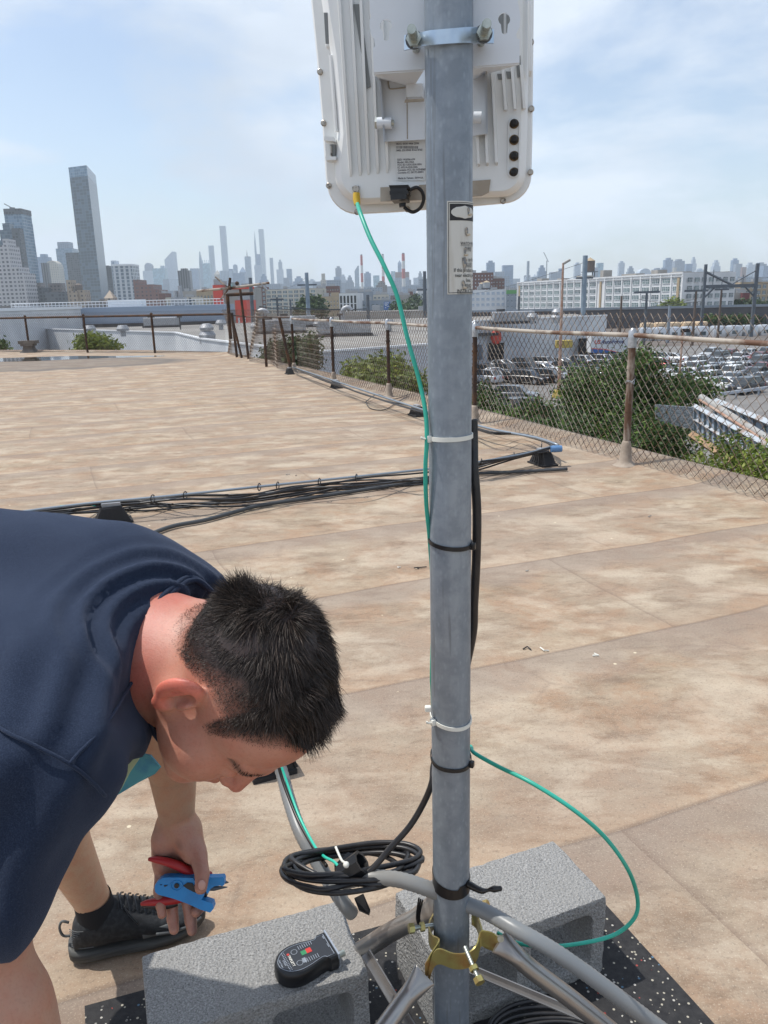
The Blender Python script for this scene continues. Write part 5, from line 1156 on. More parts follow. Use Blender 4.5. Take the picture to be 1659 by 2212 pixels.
def tree(name, base, blobs, n, size, seed, mat, label, cat, group=None, trunk=.12, clump=.5):
    t = empty(name, base, 0, label, cat, group); V, F_, ti = crown(blobs, n, size, seed, clump)
    npmesh('crown', V, F_, mat, t, colors=np.stack([ti]*3, 1), smooth=False)
    rr = random.Random(seed); mb = MB(); b0 = Vector(base)
    top = Vector((sum(b[0] for b in blobs)/len(blobs), sum(b[1] for b in blobs)/len(blobs), max(b[2] for b in blobs)))
    for b in [None]+list(blobs):
        e = top if b is None else Vector(b[:3])+Vector((rr.uniform(-.3, .3), rr.uniform(-.3, .3), b[5]*.4))
        s0 = b0 if b is None else b0.lerp(top, .25*rr.random()+.1)
        mid = s0.lerp(e, .5)+Vector((rr.uniform(-.15, .15), rr.uniform(-.15, .15), 0))*(e-s0).length*.5
        P_ = smoothpath([s0, mid, e], 4); mb.tube(P_, [lerp(trunk*(1 if b is None else .55), trunk*.15, i/(len(P_)-1)) for i in range(len(P_))], n=7)
    mb.build('trunk', M_BARK, t, smooth=True); return t
def blobs_px(lst):    # (u, v, Y, radius x, y, z)
    return [(*ony(u, v, Y), rx, ry, rz) for u, v, Y, rx, ry, rz in lst]
tree('tree', (6.0, 21.5, GZ), blobs_px([(1310, 860, 22, 1.05, 1.2, .80), (1345, 805, 23, .52, .8, .48), (1385, 810, 22, .55, 1.0, .62), (1372, 775, 22.6, .26, .5, .26), (1445, 845, 22, .75, 1, .42), (1500, 830, 22.5, .55, .8, .24), (1255, 815, 22.5, .34, .6, .26), (1240, 865, 21.5, .42, .8, .45), (1330, 935, 20.5, 1.2, 1.2, .7), (1420, 905, 21.5, .85, 1.0, .60), (1390, 975, 19.5, 1.3, 1.2, .7), (1230, 930, 20, .6, 1, .42), (1515, 845, 22.3, .34, .8, .24), (1405, 790, 23.2, .26, .5, .22)]),
     44000, .060, 11, M_LEAF, 'big dense green tree rising beyond the fence, between mast and right edge', 'tree', trunk=.28, clump=.42)
tree('bush', (4.4, 19.0, -7), blobs_px([(1160, 900, 18.5, .50, .6, .42), (1100, 905, 18.5, .42, .5, .28), (1170, 940, 16.5, .55, .6, .30), (1060, 880, 19, .40, .5, .28), (1110, 935, 17, .35, .4, .22), (1045, 850, 19.5, .25, .4, .25)]),
     5200, .06, 12, M_LEAF, 'low green bush tops along the roof edge left of the big tree', 'bush', trunk=.1, clump=.25)
tree('bush', (4.9, 9.6, -4.5), blobs_px([(1560, 985, 9.6, .35, .4, .24), (1620, 1010, 9.2, .38, .4, .26), (1510, 995, 9.9, .22, .3, .14), (1660, 1000, 9.0, .32, .4, .28), (1555, 1015, 9.2, .35, .35, .16), (1700, 1020, 8.4, .4, .4, .35), (1600, 965, 9.6, .16, .2, .16), (1650, 1045, 8.6, .35, .3, .18)]),
     4600, .036, 13, M_LEAFY, 'bright young leafy bush at the lower right beyond the fence', 'bush', trunk=.07, clump=.16)
tree('bush', (.2, 24, GZ), blobs_px([(800, 815, 24.5, .70, .7, .42), (850, 820, 24, .65, .7, .42), (885, 835, 23.5, .45, .6, .35), (770, 800, 25, .35, .4, .25), (820, 785, 25, .38, .5, .22), (780, 835, 23.5, .5, .6, .3), (860, 790, 24.5, .30, .4, .22)]),
     9000, .085, 14, M_LEAFY, 'yellow-green bush behind the fence just left of the mast', 'bush', trunk=.15, clump=.32)
tree('bush', (-3.6, 30, GZ), blobs_px([(620, 765, 31, .75, .7, .42), (655, 775, 30, .55, .7, .42), (600, 755, 31, .35, .5, .35), (670, 750, 30, .30, .5, .4), (585, 780, 31, .4, .5, .25), (640, 745, 30.5, .28, .4, .25)]),
     6500, .10, 15, M_LEAFD, 'dark green bush behind the crumpled corner fence', 'bush', trunk=.15, clump=.35)
tree('bush', (-13.6, 37, GZ), blobs_px([(205, 742, 36, .62, .7, .30), (190, 738, 36, .35, .5, .25), (235, 749, 36, .55, .6, .14), (182, 752, 35.5, .35, .5, .16)]), 3800, .095, 16, M_LEAFY, 'yellow-green shrub top above the far left roof edge', 'bush', trunk=.12, clump=.28)
tree('bush', (-18, 37, GZ), blobs_px([(0, 748, 36, .5, .6, .22), (-20, 745, 36, .5, .6, .22)]), 900, .09, 17, M_LEAF, 'small green shrub at the extreme left edge', 'bush', trunk=.1, clump=.25)
tree('tree', (-37, 330, GZ), blobs_px([(668, 662, 330, 4.4, 4, 3.2), (682, 655, 330, 3.0, 3, 2.0), (690, 672, 325, 3.2, 3, 1.8), (655, 674, 325, 3.0, 3, 1.8)]), 5200, .75, 18, M_LEAFD, 'rounded dark tree in front of the tan building', 'tree', trunk=.6, clump=2.2)
tree('tree', (10, 520, GZ), blobs_px([(896, 655, 520, 4.5, 4, 5), (865, 668, 420, 5, 4, 3), (890, 672, 400, 6, 4, 2.5)]), 3600, 1.0, 19, M_LEAFD, 'dark trees between the warm-grey box and the white block by the mast', 'tree', trunk=.6, clump=2.6)
tree('tree', (118, 330, GZ), blobs_px([(1453, 665, 330, 4.2, 4, 2.6), (1430, 670, 330, 2.5, 3, 1.5)]), 2400, .8, 20, M_LEAFY, 'small sunlit tree at the corner of the long white factory', 'tree', trunk=.5, clump=2.2)
tree('tree', (165, 370, GZ), blobs_px([(1600, 667, 372, 5, 4, 2.8), (1630, 665, 372, 6, 4, 2.8), (1660, 668, 370, 5, 4, 2.5)]), 3000, 1.0, 21, M_LEAFD, 'row of dark trees under the beige factory at right', 'tree', trunk=.5, clump=2.4)
V, F_, ti = crown(blobs_px([(1540+i*14, 690+(i % 3)*1.5, 232+i, 2.6, 2, 1.1) for i in range(11)]), 4200, .5, 22, 1.2)
tag(npmesh('hedge', V, F_, M_LEAF, colors=np.stack([ti]*3, 1), smooth=False), 'scrubby green hedge line along the rail yard at right', 'hedge', kind='stuff')
V, F_, ti = crown([(3+i*1.1, 42+i*2.2, GZ+.3, 1.3, 1.3, .5) for i in range(8)]+[(15+i*1.2, 60, GZ+.2, 1.3, 1.0, .4) for i in range(7)], 5000, .12, 23, .5)
tag(npmesh('weeds', V, F_, M_LEAF, colors=np.stack([ti]*3, 1), smooth=False), 'low weeds and scrub at the foot of the building', 'weeds', kind='stuff')
# ================================================================== haze
HM = bpy.data.materials.new('haze'); HM.use_nodes = True; HM.node_tree.nodes.clear()
vo = HM.node_tree.nodes.new('ShaderNodeVolumePrincipled'); mo = HM.node_tree.nodes.new('ShaderNodeOutputMaterial'); HM.node_tree.links.new(vo.outputs[0], mo.inputs['Volume'])
vo.inputs['Color'].default_value = (.84, .93, 1.0, 1); vo.inputs['Density'].default_value = .00015; vo.inputs['Anisotropy'].default_value = .0
hz = MB().bbox((-4800, -60, GZ-1.02), (4800, 6700, 470)).build('haze', HM); tag(hz, kind='stuff')
# ================================================================== mast, tripod, radio unit, blocks, cables
MX, MY = .0957, 1.098; MR = .0302
PW = lambda z: Vector((MX, MY, z))
def galv_mat():
    k = NT('galvanised_pipe'); o = k.tc.outputs['Object']
    c = k.ramp(k.noise(k.map(o, (14, 14, 1.4)), 1, 6, .6, .3), [(.33, (.165, .20, .24)), (.5, (.24, .28, .325)), (.68, (.32, .36, .40))])
    c = k.mix(k.ramp(k.noise(o, 38, 5, .65), [(.40, 0.), (.60, .42)]), c, (.15, .18, .215))
    c = k.mix(k.ramp(k.n('TexVoronoi', {'Vector': k.map(o, (1, 1, .5)), 'Scale': 130.}).outputs[0], [(.0, .45), (.35, 0.)]), c, (.36, .42, .48))
    sz = k.n('SeparateXYZ', {0: o})
    wv = k.math('ADD', sz.outputs[2], k.math('MULTIPLY', k.noise(o, 22, 4), .09))
    stain = k.ramp(k.math('DIVIDE', k.math('SUBTRACT', wv, 1.36), .3), [(0, 0.), (.54, .0), (.57, .75), (.60, .35), (.66, .0), (1, 0.)])
    c = k.mix(k.math('MULTIPLY', stain, k.ramp(k.noise(k.map(o, (30, 30, 6)), 1, 4), [(.42, 0.), (.55, 1.)])), c, (.10, .10, .105))
    drip = k.ramp(k.noise(k.map(o, (60, 60, 3)), 1, 3), [(.62, 0.), (.66, .5), (.7, 0.)]); c = k.mix(drip, c, (.13, .14, .15))
    k.bump(k.noise(k.map(o, (30, 30, 4)), 1, 5), .08, .001)
    return k.set(Base_Color=c, Roughness=.50, Metallic=.35, Specular_IOR_Level=.5)
M_PIPEG = galv_mat()
M_BLKPL = simple('black_plastic', (.010, .011, .013), .38); M_BLKTAPE = simple('black_tape', (.010, .009, .010), .28, bump=(60, .4, .001))
M_NYLON = simple('white_nylon', (.72, .72, .66), .45); M_GREENC = simple('green_cable_jacket', (.02, .33, .235), .4, noise=(9, (.035, .42, .32), .4, .6))
M_GREENL = simple('light_green_cable_jacket', (.035, .52, .38), .35)
M_BLKC = simple('black_cable_jacket', (.012, .012, .014), .38, noise=(40, (.022, .021, .022), .4, .6))
M_ZINC = simple('bright_zinc', (.50, .60, .70), .30, .75, noise=(20, (.36, .44, .54), .4, .7))
M_YZINC = simple('yellow_zinc', (.46, .42, .16), .34, .75, noise=(26, (.40, .25, .10), .42, .66))
M_STEELT = simple('steel_tube', (.36, .35, .335), .30, .75, noise=((6, 6, 6), (.27, .25, .24), .4, .7))
M_BOLT = simple('bolt_steel', (.50, .53, .50), .35, .8, noise=(60, (.30, .34, .30), .4, .7))
T = empty('mast', (MX, MY, 0), 0, 'tall galvanised steel mast pole in the middle of the picture, held by a tripod', 'mast pole')
MB().cyl(PW(.03), PW(1.95), MR, n=40).build('pole', M_PIPEG, T, smooth='auto')
def tie(z0, tilt_dir, tilt, head_ang, m, name='cable_tie', r_=.0022, head=.0052, tail=.0, rr=MR+.0012, wob=0):
    mb = MB(); pts = []
    for k in range(36):
        a = 2*math.pi*k/36; pts.append(Vector((MX+math.cos(a)*rr, MY+math.sin(a)*rr, z0+tilt*math.cos(a-tilt_dir)+wob*math.sin(3*a))))
    vs = []
    for j, p in enumerate(pts):
        a = 2*math.pi*j/36; d = Vector((math.cos(a), math.sin(a), 0)); h = .0030
        vs += [p-d*.0004-Vector((0, 0, h)), p+d*.0012-Vector((0, 0, h)), p+d*.0012+Vector((0, 0, h)), p-d*.0004+Vector((0, 0, h))]
    fs = []
    for j in range(36):
        q = (j+1) % 36
        for k in range(4): fs.append((j*4+k, j*4+(k+1) % 4, q*4+(k+1) % 4, q*4+k))
    mb.add(vs, fs)
    a = math.radians(head_ang); d = Vector((math.cos(a), math.sin(a), 0)); c = Vector((MX, MY, z0+tilt*math.cos(a-tilt_dir)))+d*(rr+.003)
    mb.cbox(c, (.007, .0085, .010), .0012, rz=a)
    if tail: mb.tube(smoothpath([c+d*.002, c+d*.006+Vector((-.004, -.004, tail*.5)), c+d*.004+Vector((-.006, -.006, tail))], 4), .0018, n=4)
    return mb.build(name, m, T, smooth='auto')
def zm(v, dy=-MR):      # height on the front of the mast seen at picture row v
    return ony(970, v, MY+dy).z
t1 = tie(zm(950)-.000, 0, .0008, 205, M_NYLON, tail=.004); t2 = tie(zm(1575)+.004, 2.4, .006, 212, M_NYLON, tail=.006); MB().cbox(PW(zm(1545))+Vector((-.036, -.014, .003)), (.010, .009, .009), .002).build('tie_head', M_NYLON, t2)
tie(zm(1185)+.001, 2.6, .004, -22, M_BLKPL); tie(zm(1662)+.002, 2.0, .006, -24, M_BLKPL, wob=.001)
def mast_uv(a_deg, z, off=0): a = math.radians(a_deg); return Vector((MX+math.cos(a)*(MR+off), MY+math.sin(a)*(MR+off), z))
# tape band
mb = MB(); R_ = []
zt_ = zm(1918)
top = []; bot = []
for k in range(49):
    a = -180+360*k/48; q = math.cos(math.radians(a+60)); top.append(mast_uv(a, zt_+.004-.010*q+(.006 if 8 < k % 49 < 22 and k > 14 else 0), .0012)); bot.append(mast_uv(a, zt_-.020-.004*q, .0014))
mb.add(top+bot, [(k, k+1, 49+k+1, 49+k) for k in range(48)])
mb.build('tape_band', M_BLKTAPE, T, smooth=True)
tail = smoothpath([mast_uv(-35, zt_-.004, .001), ony(1040, 1924, 1.062), ony(1062, 1921, 1.058), ony(1085, 1919, 1.056)], 6)
MB().tube(tail, [.007, .006, .0062, .0058, .0055, .0052, .005, .0046, .0036, .0028, .0026, .0034, .0042, .0052, .0050, .0044, .0042, .0040, .0015][:len(tail)], n=6).build('tape_tail', M_BLKTAPE, T, smooth=True)
# warning label wrapped on the pole: built flat in (arc, height), then wrapped
LZT, LZB = zm(434), zm(636)
AL = math.degrees(math.atan2(0, 1))
def arc_of(u, v):        # arc length from the leftmost visible point of the front, at picture column u
    best = None
    for a in np.linspace(-175, -5, 341):
        p = mast_uv(a, zm(v)); uu = proj(p)[0]
        if best is None or abs(uu-u) < best[0]: best = (abs(uu-u), a)
    return best[1]
aL = arc_of(966, 530); LW = math.radians(-aL+12)*MR  # label runs from aL round past the right edge
def wrapz(pts, off): return [mast_uv(aL+math.degrees(x/MR), z, off) for x, z in pts]
def wrap_rect(x0, x1, z0, z1, off, m, name, par, nx=16):
    xs = [x0+(x1-x0)*i/nx for i in range(nx+1)]; mb = MB(); mb.add(wrapz([(x, z0) for x in xs], off)+wrapz([(x, z1) for x in xs], off), [(i, i+1, nx+1+i+1, nx+1+i) for i in range(nx)]); return mb
WL = .058; HL = LZT-LZB
M_LABEL = simple('weathered_label', (.60, .60, .56), .55, noise=((60, 60, 9), (.50, .48, .43), .5, .7)); M_INK = simple('label_ink', (.018, .017, .02), .6); M_SCUFF = simple('scuffed_metal', (.17, .19, .21), .6, noise=(300, (.42, .36, .28), .45, .6))
lab = wrap_rect(0, WL, LZB, LZT, .0006, M_LABEL, 'warning_label', T).build('warning_label', M_LABEL, T, smooth=True)
b_ = MB()
for x0, x1, z0, z1 in ((.0016, .0023, LZB+.0016, LZT-.0016), (.0016, WL, LZB+.0016, LZB+.0023), (.0016, WL, LZT-.0023, LZT-.0016)): q = wrap_rect(x0, x1, z0, z1, .0009, None, '', None); b_.add(q.v, q.f)
b_.build('label_border', M_INK, lab)
q = wrap_rect(.0035, WL-.003, LZT-.0235, LZT-.0035, .00085, None, '', None); q.build('label_header', M_INK, lab)
ctr_x, ctr_z = .0240, LZT-.0135
ov = [(ctr_x+.019*math.cos(t_), ctr_z+.0078*math.sin(t_)) for t_ in [i*math.pi/16 for i in range(32)]]
mb = MB(); pp = wrapz(ov, .0012); cc = wrapz([(ctr_x, ctr_z)], .0012)
rows2 = [(ctr_x+(.019*math.sqrt(max(0, 1-(zz/.0078)**2)))*s_, ctr_z+zz) for zz in np.linspace(-.0078, .0078, 9) for s_ in np.linspace(-1, 1, 11)]
mb.add(wrapz(rows2, .0012), [(r*11+i, r*11+i+1, (r+1)*11+i+1, (r+1)*11+i) for r in range(8) for i in range(10)]); mb.build('label_oval', M_LABEL, lab, smooth=True)
txt = [('WATCH FOR', .0044, 528), ('WIRES', .0044, 539), ('You can be', .0050, 563), ('KILLED', .0050, 574), ('If this product comes', .0050, 586), ('near electric power', .0050, 597), ('lines.', .0050, 608), ('READ', .0050, 620), ('INSTRUCTIONS', .0050, 631.5)]
mb = MB(); und = MB()
for s_, sz, v in txt:
    vs, fs = text_mesh(s_, sz*1.32, 'CENTER', bold=.00004); z_ = zm(v)-.001
    for q_ in vs: q_.x = q_.x*.80+.0035
    big_ = MB(); 
    mb.add(wrapz([(ctr_x+.0035+vv.x, z_-.0+vv.y) for vv in vs], .0012), fs)
    if s_.isupper():
        x0 = min(vv.x for vv in vs)+ctr_x+.0035; x1 = max(vv.x for vv in vs)+ctr_x+.0035; q = wrap_rect(x0, x1, z_-.0011, z_-.0007, .0012, None, '', None, 8); mb.add(q.v, q.f)
mb.build('label_lettering', M_INK, lab, fix=False)
mb = MB()
for dx, v, rx, rz_ in ((.0300, 455, .0026, .0055), (.0265, 500, .0026, .0055), (.0245, 541, .0022, .0045), (.0235, 570, .0030, .0085), (.0215, 615, .0024, .0055)):
    n_ = 12; c_ = (dx, zm(v)); ring = wrapz([(c_[0]+rx*math.cos(t_)*(1+.2*math.sin(3*t_)), c_[1]+rz_*math.sin(t_)) for t_ in [i*2*math.pi/n_ for i in range(n_)]], .0016); mb.add(ring, [tuple(range(n_))])
mb.build('scuffed_hole', M_SCUFF, lab)
mb = MB()
for dx, v in ((.0315, 463), (.0280, 507), (.0245, 551), (.0225, 622)): c_ = wrapz([(dx, zm(v))], .003)[0]; mb.sphere(c_, (.0030, .002, .0016), 8, 5)
mb.build('peeled_flap', simple('peeled_paper', (.52, .46, .36), .8), lab, smooth=True)
# ------------------------------------------------------------------ radio unit behind the mast
YAW = math.radians(-9); RX = Vector((math.cos(YAW), math.sin(YAW), 0)); RN = Vector((math.sin(YAW), -math.cos(YAW), .02)).normalized()   # RN faces the camera
O_ = ony(930, 452, 1.262); PL = Plane(O_, RN)
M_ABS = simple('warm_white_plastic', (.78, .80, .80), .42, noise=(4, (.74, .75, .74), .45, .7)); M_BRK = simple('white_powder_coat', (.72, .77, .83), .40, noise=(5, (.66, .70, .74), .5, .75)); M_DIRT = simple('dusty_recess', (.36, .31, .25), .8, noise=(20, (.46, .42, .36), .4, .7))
M_DGREY = simple('dark_grey_and_fin_shade', (.20, .21, .21), .6)
U = empty('radio_unit', PL.hit(930, 300), 0, 'white finned outdoor radio unit mounted behind the top of the mast', 'antenna')
def ply(pts, off): return [PL.hit(u, v, off) for u, v in pts]
def arc(cx, cy, rx, ry, a0, a1, n=8): return [(cx+rx*math.cos(math.radians(a0+(a1-a0)*i/n)), cy+ry*math.sin(math.radians(a0+(a1-a0)*i/n))) for i in range(n+1)]
outl = [(655, -260), (663, -130), (672, 0), (684, 120), (695, 250), (704, 385)]+arc(772, 392, 66, 71, 175, 92, 8)+[(850, 459), (930, 453), (1010, 447)]+arc(1086, 378, 62, 62, 88, 4, 8)+[(1150, 300), (1152, 120), (1153, 0), (1154, -260)]
def shrink(pts, d, ctr=(925, 100)):
    out_ = []; n = len(pts)
    for i, p in enumerate(pts):
        a = Vector(pts[i-1]); b = Vector(pts[(i+1) % n]); t_ = (b-a).normalized(); out_.append((p[0]+t_.y*d, p[1]-t_.x*d))
    return out_
flange = [ply(outl, -.030), ply(outl, -.003), ply(shrink(outl, 3), .0), ply(shrink(outl, 24), .0)]
MB().loft([ply(shrink(outl, 12), -.055)]+flange, caps=True).build('housing_flange', M_ABS, U, smooth='auto')
inn = [(690, -260), (694, 0), (713, 120), (724, 235), (728, 290), (722, 350)]+arc(790, 380, 66, 62, 175, 92, 8)+[(905, 437)]+[(1030, 427)]+arc(1082, 372, 54, 54, 88, 4, 8)+[(1139, 300), (1142, 120), (1143, 0), (1144, -260)]
in2 = shrink(inn, 14)
MB().loft([ply(inn, -.01), ply(inn, .012), ply(shrink(inn, 5), .022), ply(in2, .028)], caps=True).build('housing_back', M_ABS, U, smooth='auto')
def fin(u0, v0, u1, v1, w_=9, h_=.009, off=.027):
    P_ = []
    for f_ in (0, .97, 1):
        u, v = lerp(u0, u1, f_), lerp(v0, v1, f_); hh = h_ if f_ < 1 else .002; ww = w_ if f_ < 1 else w_*.7
        P_.append([PL.hit(u-ww/2, v, off-.002), PL.hit(u-ww*.32, v, off+hh), PL.hit(u+ww*.32, v, off+hh), PL.hit(u+ww/2, v, off-.002)])
    return MB().loft(P_).build('fin', M_ABS, U, smooth='auto')
for q in ((716, -250, 758, 381), (745, -250, 778, 379), (768, -250, 796, 377), (790, -250, 816, 375), (815, -250, 837, 373)): fin(*q)
for q in ((1024, 140, 1034, 360), (1044, 140, 1053, 358), (1063, 140, 1073, 357), (1086, 140, 1093, 240), (1106, 140, 1113, 238), (1126, 140, 1133, 237), (1143, -250, 1146, 166)): fin(*q)
for q in ([(764, 10), (778, 10), (801, 187), (793, 192)],): MB().prism(ply(q, .029), RN*.002).build('fin_shade', M_DGREY, U)  # dark patches paint the shade between the fins and behind the keyhole
for q in ([(1020, 150), (1030, 150), (1031, 172), (1024, 172)], [(1074, 160), (1084, 160), (1085, 172), (1076, 172)], [(1093, 155), (1104, 155), (1105, 170), (1096, 170)], [(1114, 130), (1124, 120), (1126, 165), (1118, 168)], [(700, 28), (708, 28), (711, 95), (704, 95)]): MB().prism(ply(q, .0285), RN*.0015).build('fin_shade', M_DGREY, U)
MB().prism(ply([(1074, 22), (1088, 22), (1088, 78), (1074, 78)], .0285), RN*.0015).build('fin_shade', M_DGREY, U); MB().prism(ply([(1094, 22), (1102, 22), (1102, 78), (1094, 78)], .0285), RN*.0015).build('fin_shade', M_DGREY, U)
# recessed lower ledge with stains
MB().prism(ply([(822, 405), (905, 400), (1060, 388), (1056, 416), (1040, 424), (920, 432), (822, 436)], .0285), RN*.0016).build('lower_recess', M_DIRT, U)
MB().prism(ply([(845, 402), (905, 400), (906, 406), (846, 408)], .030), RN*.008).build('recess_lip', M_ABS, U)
# screws on the flange
M_SCREW = simple('screw_head', (.42, .38, .33), .35, .8, noise=(200, (.12, .10, .09), .5, .6))
for u, v in ((691, 155), (699, 266), (710, 401), (771, 458), (1087, 434), (1147, 91), (1148, 235), (1146, 372), (880, 452)):
    c_ = PL.hit(u, v, .002); MB().tube([c_-RN*.002, c_+RN*.0016, c_+RN*.0024], [.0044, .0042, .0032], n=14).tube([c_+RN*.0025, c_+RN*.0028], .0018, n=6).build('screw', M_SCREW, U, smooth='auto')
# hinge on the left edge
MB().prism(ply([(707, 301), (728, 303), (730, 312), (707, 310)], .006), RN*.022).build('hinge_lug', M_ABS, U); MB().prism(ply([(709, 344), (732, 344), (732, 351), (711, 352)], .006), RN*.022).build('hinge_lug', M_ABS, U)
a_, b2 = PL.hit(719, 313, .018), PL.hit(720, 344, .018); MB().cyl(a_, b2, .0048, n=12).build('hinge_barrel', M_DGREY, U, smooth='auto'); MB().cyl(PL.hit(715, 315, .024), PL.hit(716, 342, .024), .0016, n=8).build('hinge_pin', M_SCREW, U)
MB().tube([PL.hit(714, 120, .02), PL.hit(722, 230, .02), PL.hit(726, 285, .02)], .0032, n=6).build('latch_rail', M_ABS, U); MB().sphere(PL.hit(709, 97, .012), (.004, .004, .006)).build('latch_knob', M_ABS, U, smooth=True)
# port block at right
sl = arc(1111, 268, 12, 13, 180, 360, 8)+arc(1109, 370, 12, 13, 0, 180, 8)
MB().loft([ply(shrink(sl, -2.5), .027), ply(shrink(sl, -1.5), .031), ply(shrink(sl, 1), .031), ply(shrink(sl, 1.6), .0285)], caps=True).build('port_slot', M_ABS, U, smooth='auto')
M_BRASS = simple('corroded_brass', (.24, .15, .06), .55, .5, noise=(120, (.05, .035, .02), .4, .6)); M_RUBBER = simple('black_rubber_cap', (.008, .007, .006), .6)
for v in (267, 302.5, 337.5, 373):
    c_ = PL.hit(1110.5, v, .0285); o = MB().tube([c_, c_+RN*.0020], .0068, n=16).build('port_ring', M_BRASS, U, smooth='auto'); MB().tube([c_, c_+RN*.006, c_+RN*.0085], [.0056, .0050, .0030], n=14).build('port_cap', M_RUBBER, o, smooth='auto')
# rating label
lb = ply([(852, 306), (918, 302), (918, 390), (856, 390)], .0295); LBL = MB().prism(lb, RN*.0004).build('rating_label', simple('white_sticker', (.66, .67, .66), .5), U)
def plane_text(body, u, v, size, m, par, off, name, bold=0, spacing=1.0, ux=None, n_=None):
    o_ = PL.hit(u, v, off); x_ = PL.hit(u+20, v-.6, off)-o_; x_.normalize(); y_ = RN.cross(x_) if False else x_.cross(-RN)*-1; y_ = RN.cross(x_)
    if y_.z < 0: y_ = -y_
    vs, fs = text_mesh(body, size, bold=bold, spacing=spacing); return MB().add([o_+x_*q.x+y_*q.y for q in vs], fs).build(name, m, par, fix=False)
M_GINK = simple('grey_print', (.17, .17, .18), .7)
for s_, u, v in (('MAC: 0030 4466 2594', 856, 313), ('IMEI: 350 8945 8166 8765', 856, 327), ('SSID: W2006-694', 858, 347), ('Model: S5A106A', 858, 352.6), ('FCC ID: UXX-S5A103A', 858.5, 358.2), ('IC: 6921A-S5A103A', 858.5, 363.8), ('Contains FCC ID: N7NEM91', 859, 369.4), ('Contains IC: 2417C-EM91', 859, 375), ('Made in Taiwan  56V=1A', 859.5, 387)):
    plane_text(s_, u, v, .0036, M_GINK, LBL, .0302, 'print_line', bold=.00012)
mb = MB(); rr = random.Random(5); x_ = 856
while x_ < 903:
    w_ = rr.choice((.5, .5, .9, 1.3)); mb.add(ply([(x_, 315.5), (x_+w_, 315.4), (x_+w_, 321), (x_, 321.2)], .0302), [(0, 1, 2, 3)]); x_ += w_+rr.choice((.5, .8, 1.0))
mb.build('barcode', M_GINK, LBL)
# connector and drip loop
c0 = PL.hit(868, 409, .034)
MB().prism(ply([(847, 408), (888, 407), (887, 415), (850, 416)], .020), RN*.035).build('connector_collar', M_RUBBER, U)
mb = MB(); mb.prism(ply([(851, 416), (886, 415), (885, 438), (852, 440)], .018), RN*.040).prism(ply([(849, 420), (888, 419), (888, 426), (849, 428)], .022), RN*.036); mb.build('connector_body', M_BLKPL, U); MB().cyl(PL.hit(869, 439, .036), PL.hit(870, 447, .036), .0052, n=10).build('connector_gland', M_BLKPL, U)
MB().tube(smoothpath([PL.hit(885, 411, .05), PL.hit(900, 405, .05), PL.hit(912, 415, .048), PL.hit(915, 432, .045), PL.hit(908, 449, .042), PL.hit(893, 458, .038), PL.hit(880, 453, .034), PL.hit(873, 447, .034)], 5), .0026, n=8).build('cap_tether', M_BLKPL, U, smooth=True)
# earth lug
MB().prism(ply([(761, 404), (765, 402), (767, 408), (771, 408), (774, 401), (777, 404), (775, 413), (763, 414)], .030), RN*.002).build('earth_lug', M_DGREY, U)
c_ = PL.hit(769, 409, .031); MB().tube([c_, c_+RN*.004], .005, n=12).build('screw', M_SCREW, U, smooth='auto')
M_YEL = simple('yellow_heat_shrink', (.62, .40, .03), .5)
MB().tube([PL.hit(770, 417, .032), PL.hit(770, 430, .033), PL.hit(772, 442, .036)], [.0050, .0054, .0047], n=12).build('crimp_sleeve', M_YEL, U, smooth='auto')
# bracket: hinged inner bracket with bolt, then the clamp plate on the pole
mb = MB(); mb.prism(ply([(820, 150), (918, 150), (918, 302), (829, 307)], .040), RN*.003); mb.build('inner_bracket', M_BRK, U)
MB().prism(ply([(1018, 150), (1048, 150), (1050, 290), (1018, 295)], .040), RN*.003).build('inner_bracket', M_BRK, U)
MB().loft([ply([(817, 150), (829, 307)], .030), ply([(817, 150), (829, 307)], .062), ply([(821, 150), (833, 305)], .062), ply([(821, 150), (833, 305)], .030)], caps=False).build('bracket_cheek', M_BRK, U)
MB().loft([ply([(1047, 150), (1050, 290)], .030), ply([(1047, 150), (1050, 290)], .066), ply([(1052, 150), (1054, 288)], .066), ply([(1052, 150), (1054, 288)], .030)], caps=False).build('bracket_cheek', M_BRK, U)
for u0, u1, v in ((815, 846, 266), (1023, 1040, 254)): MB().cyl(PL.hit(u0, v, .055), PL.hit(u1, v, .055), .0078, n=16).build('pivot_boss', M_BRK, U, smooth='auto')
MB().cyl(PL.hit(844, 266, .055), PL.hit(851, 266, .055), .0042, n=10).build('pivot_bolt', M_BOLT, U); MB().cyl(PL.hit(811, 266, .055), PL.hit(816, 266, .055), .0080, n=6).build('pivot_nut', M_BOLT, U)
mb = MB(); mb.tube([PL.hit(879, 150, .044), PL.hit(879, 215, .044), PL.hit(880, 300, .044)], .0006, n=4); mb.tube(smoothpath([PL.hit(838, 168, .044), PL.hit(840, 188, .044), PL.hit(848, 192, .044), PL.hit(885, 188, .044)], 3), .0009, n=4); mb.build('bracket_crease', M_DIRT, U)
PC = Plane(Vector((MX, MY+MR+.004, 1.7)), (math.sin(YAW*.6), -math.cos(YAW*.6), 0)); PN = PC.n
def pc(pts, off=0): return [PC.hit(u, v, off) for u, v in pts]
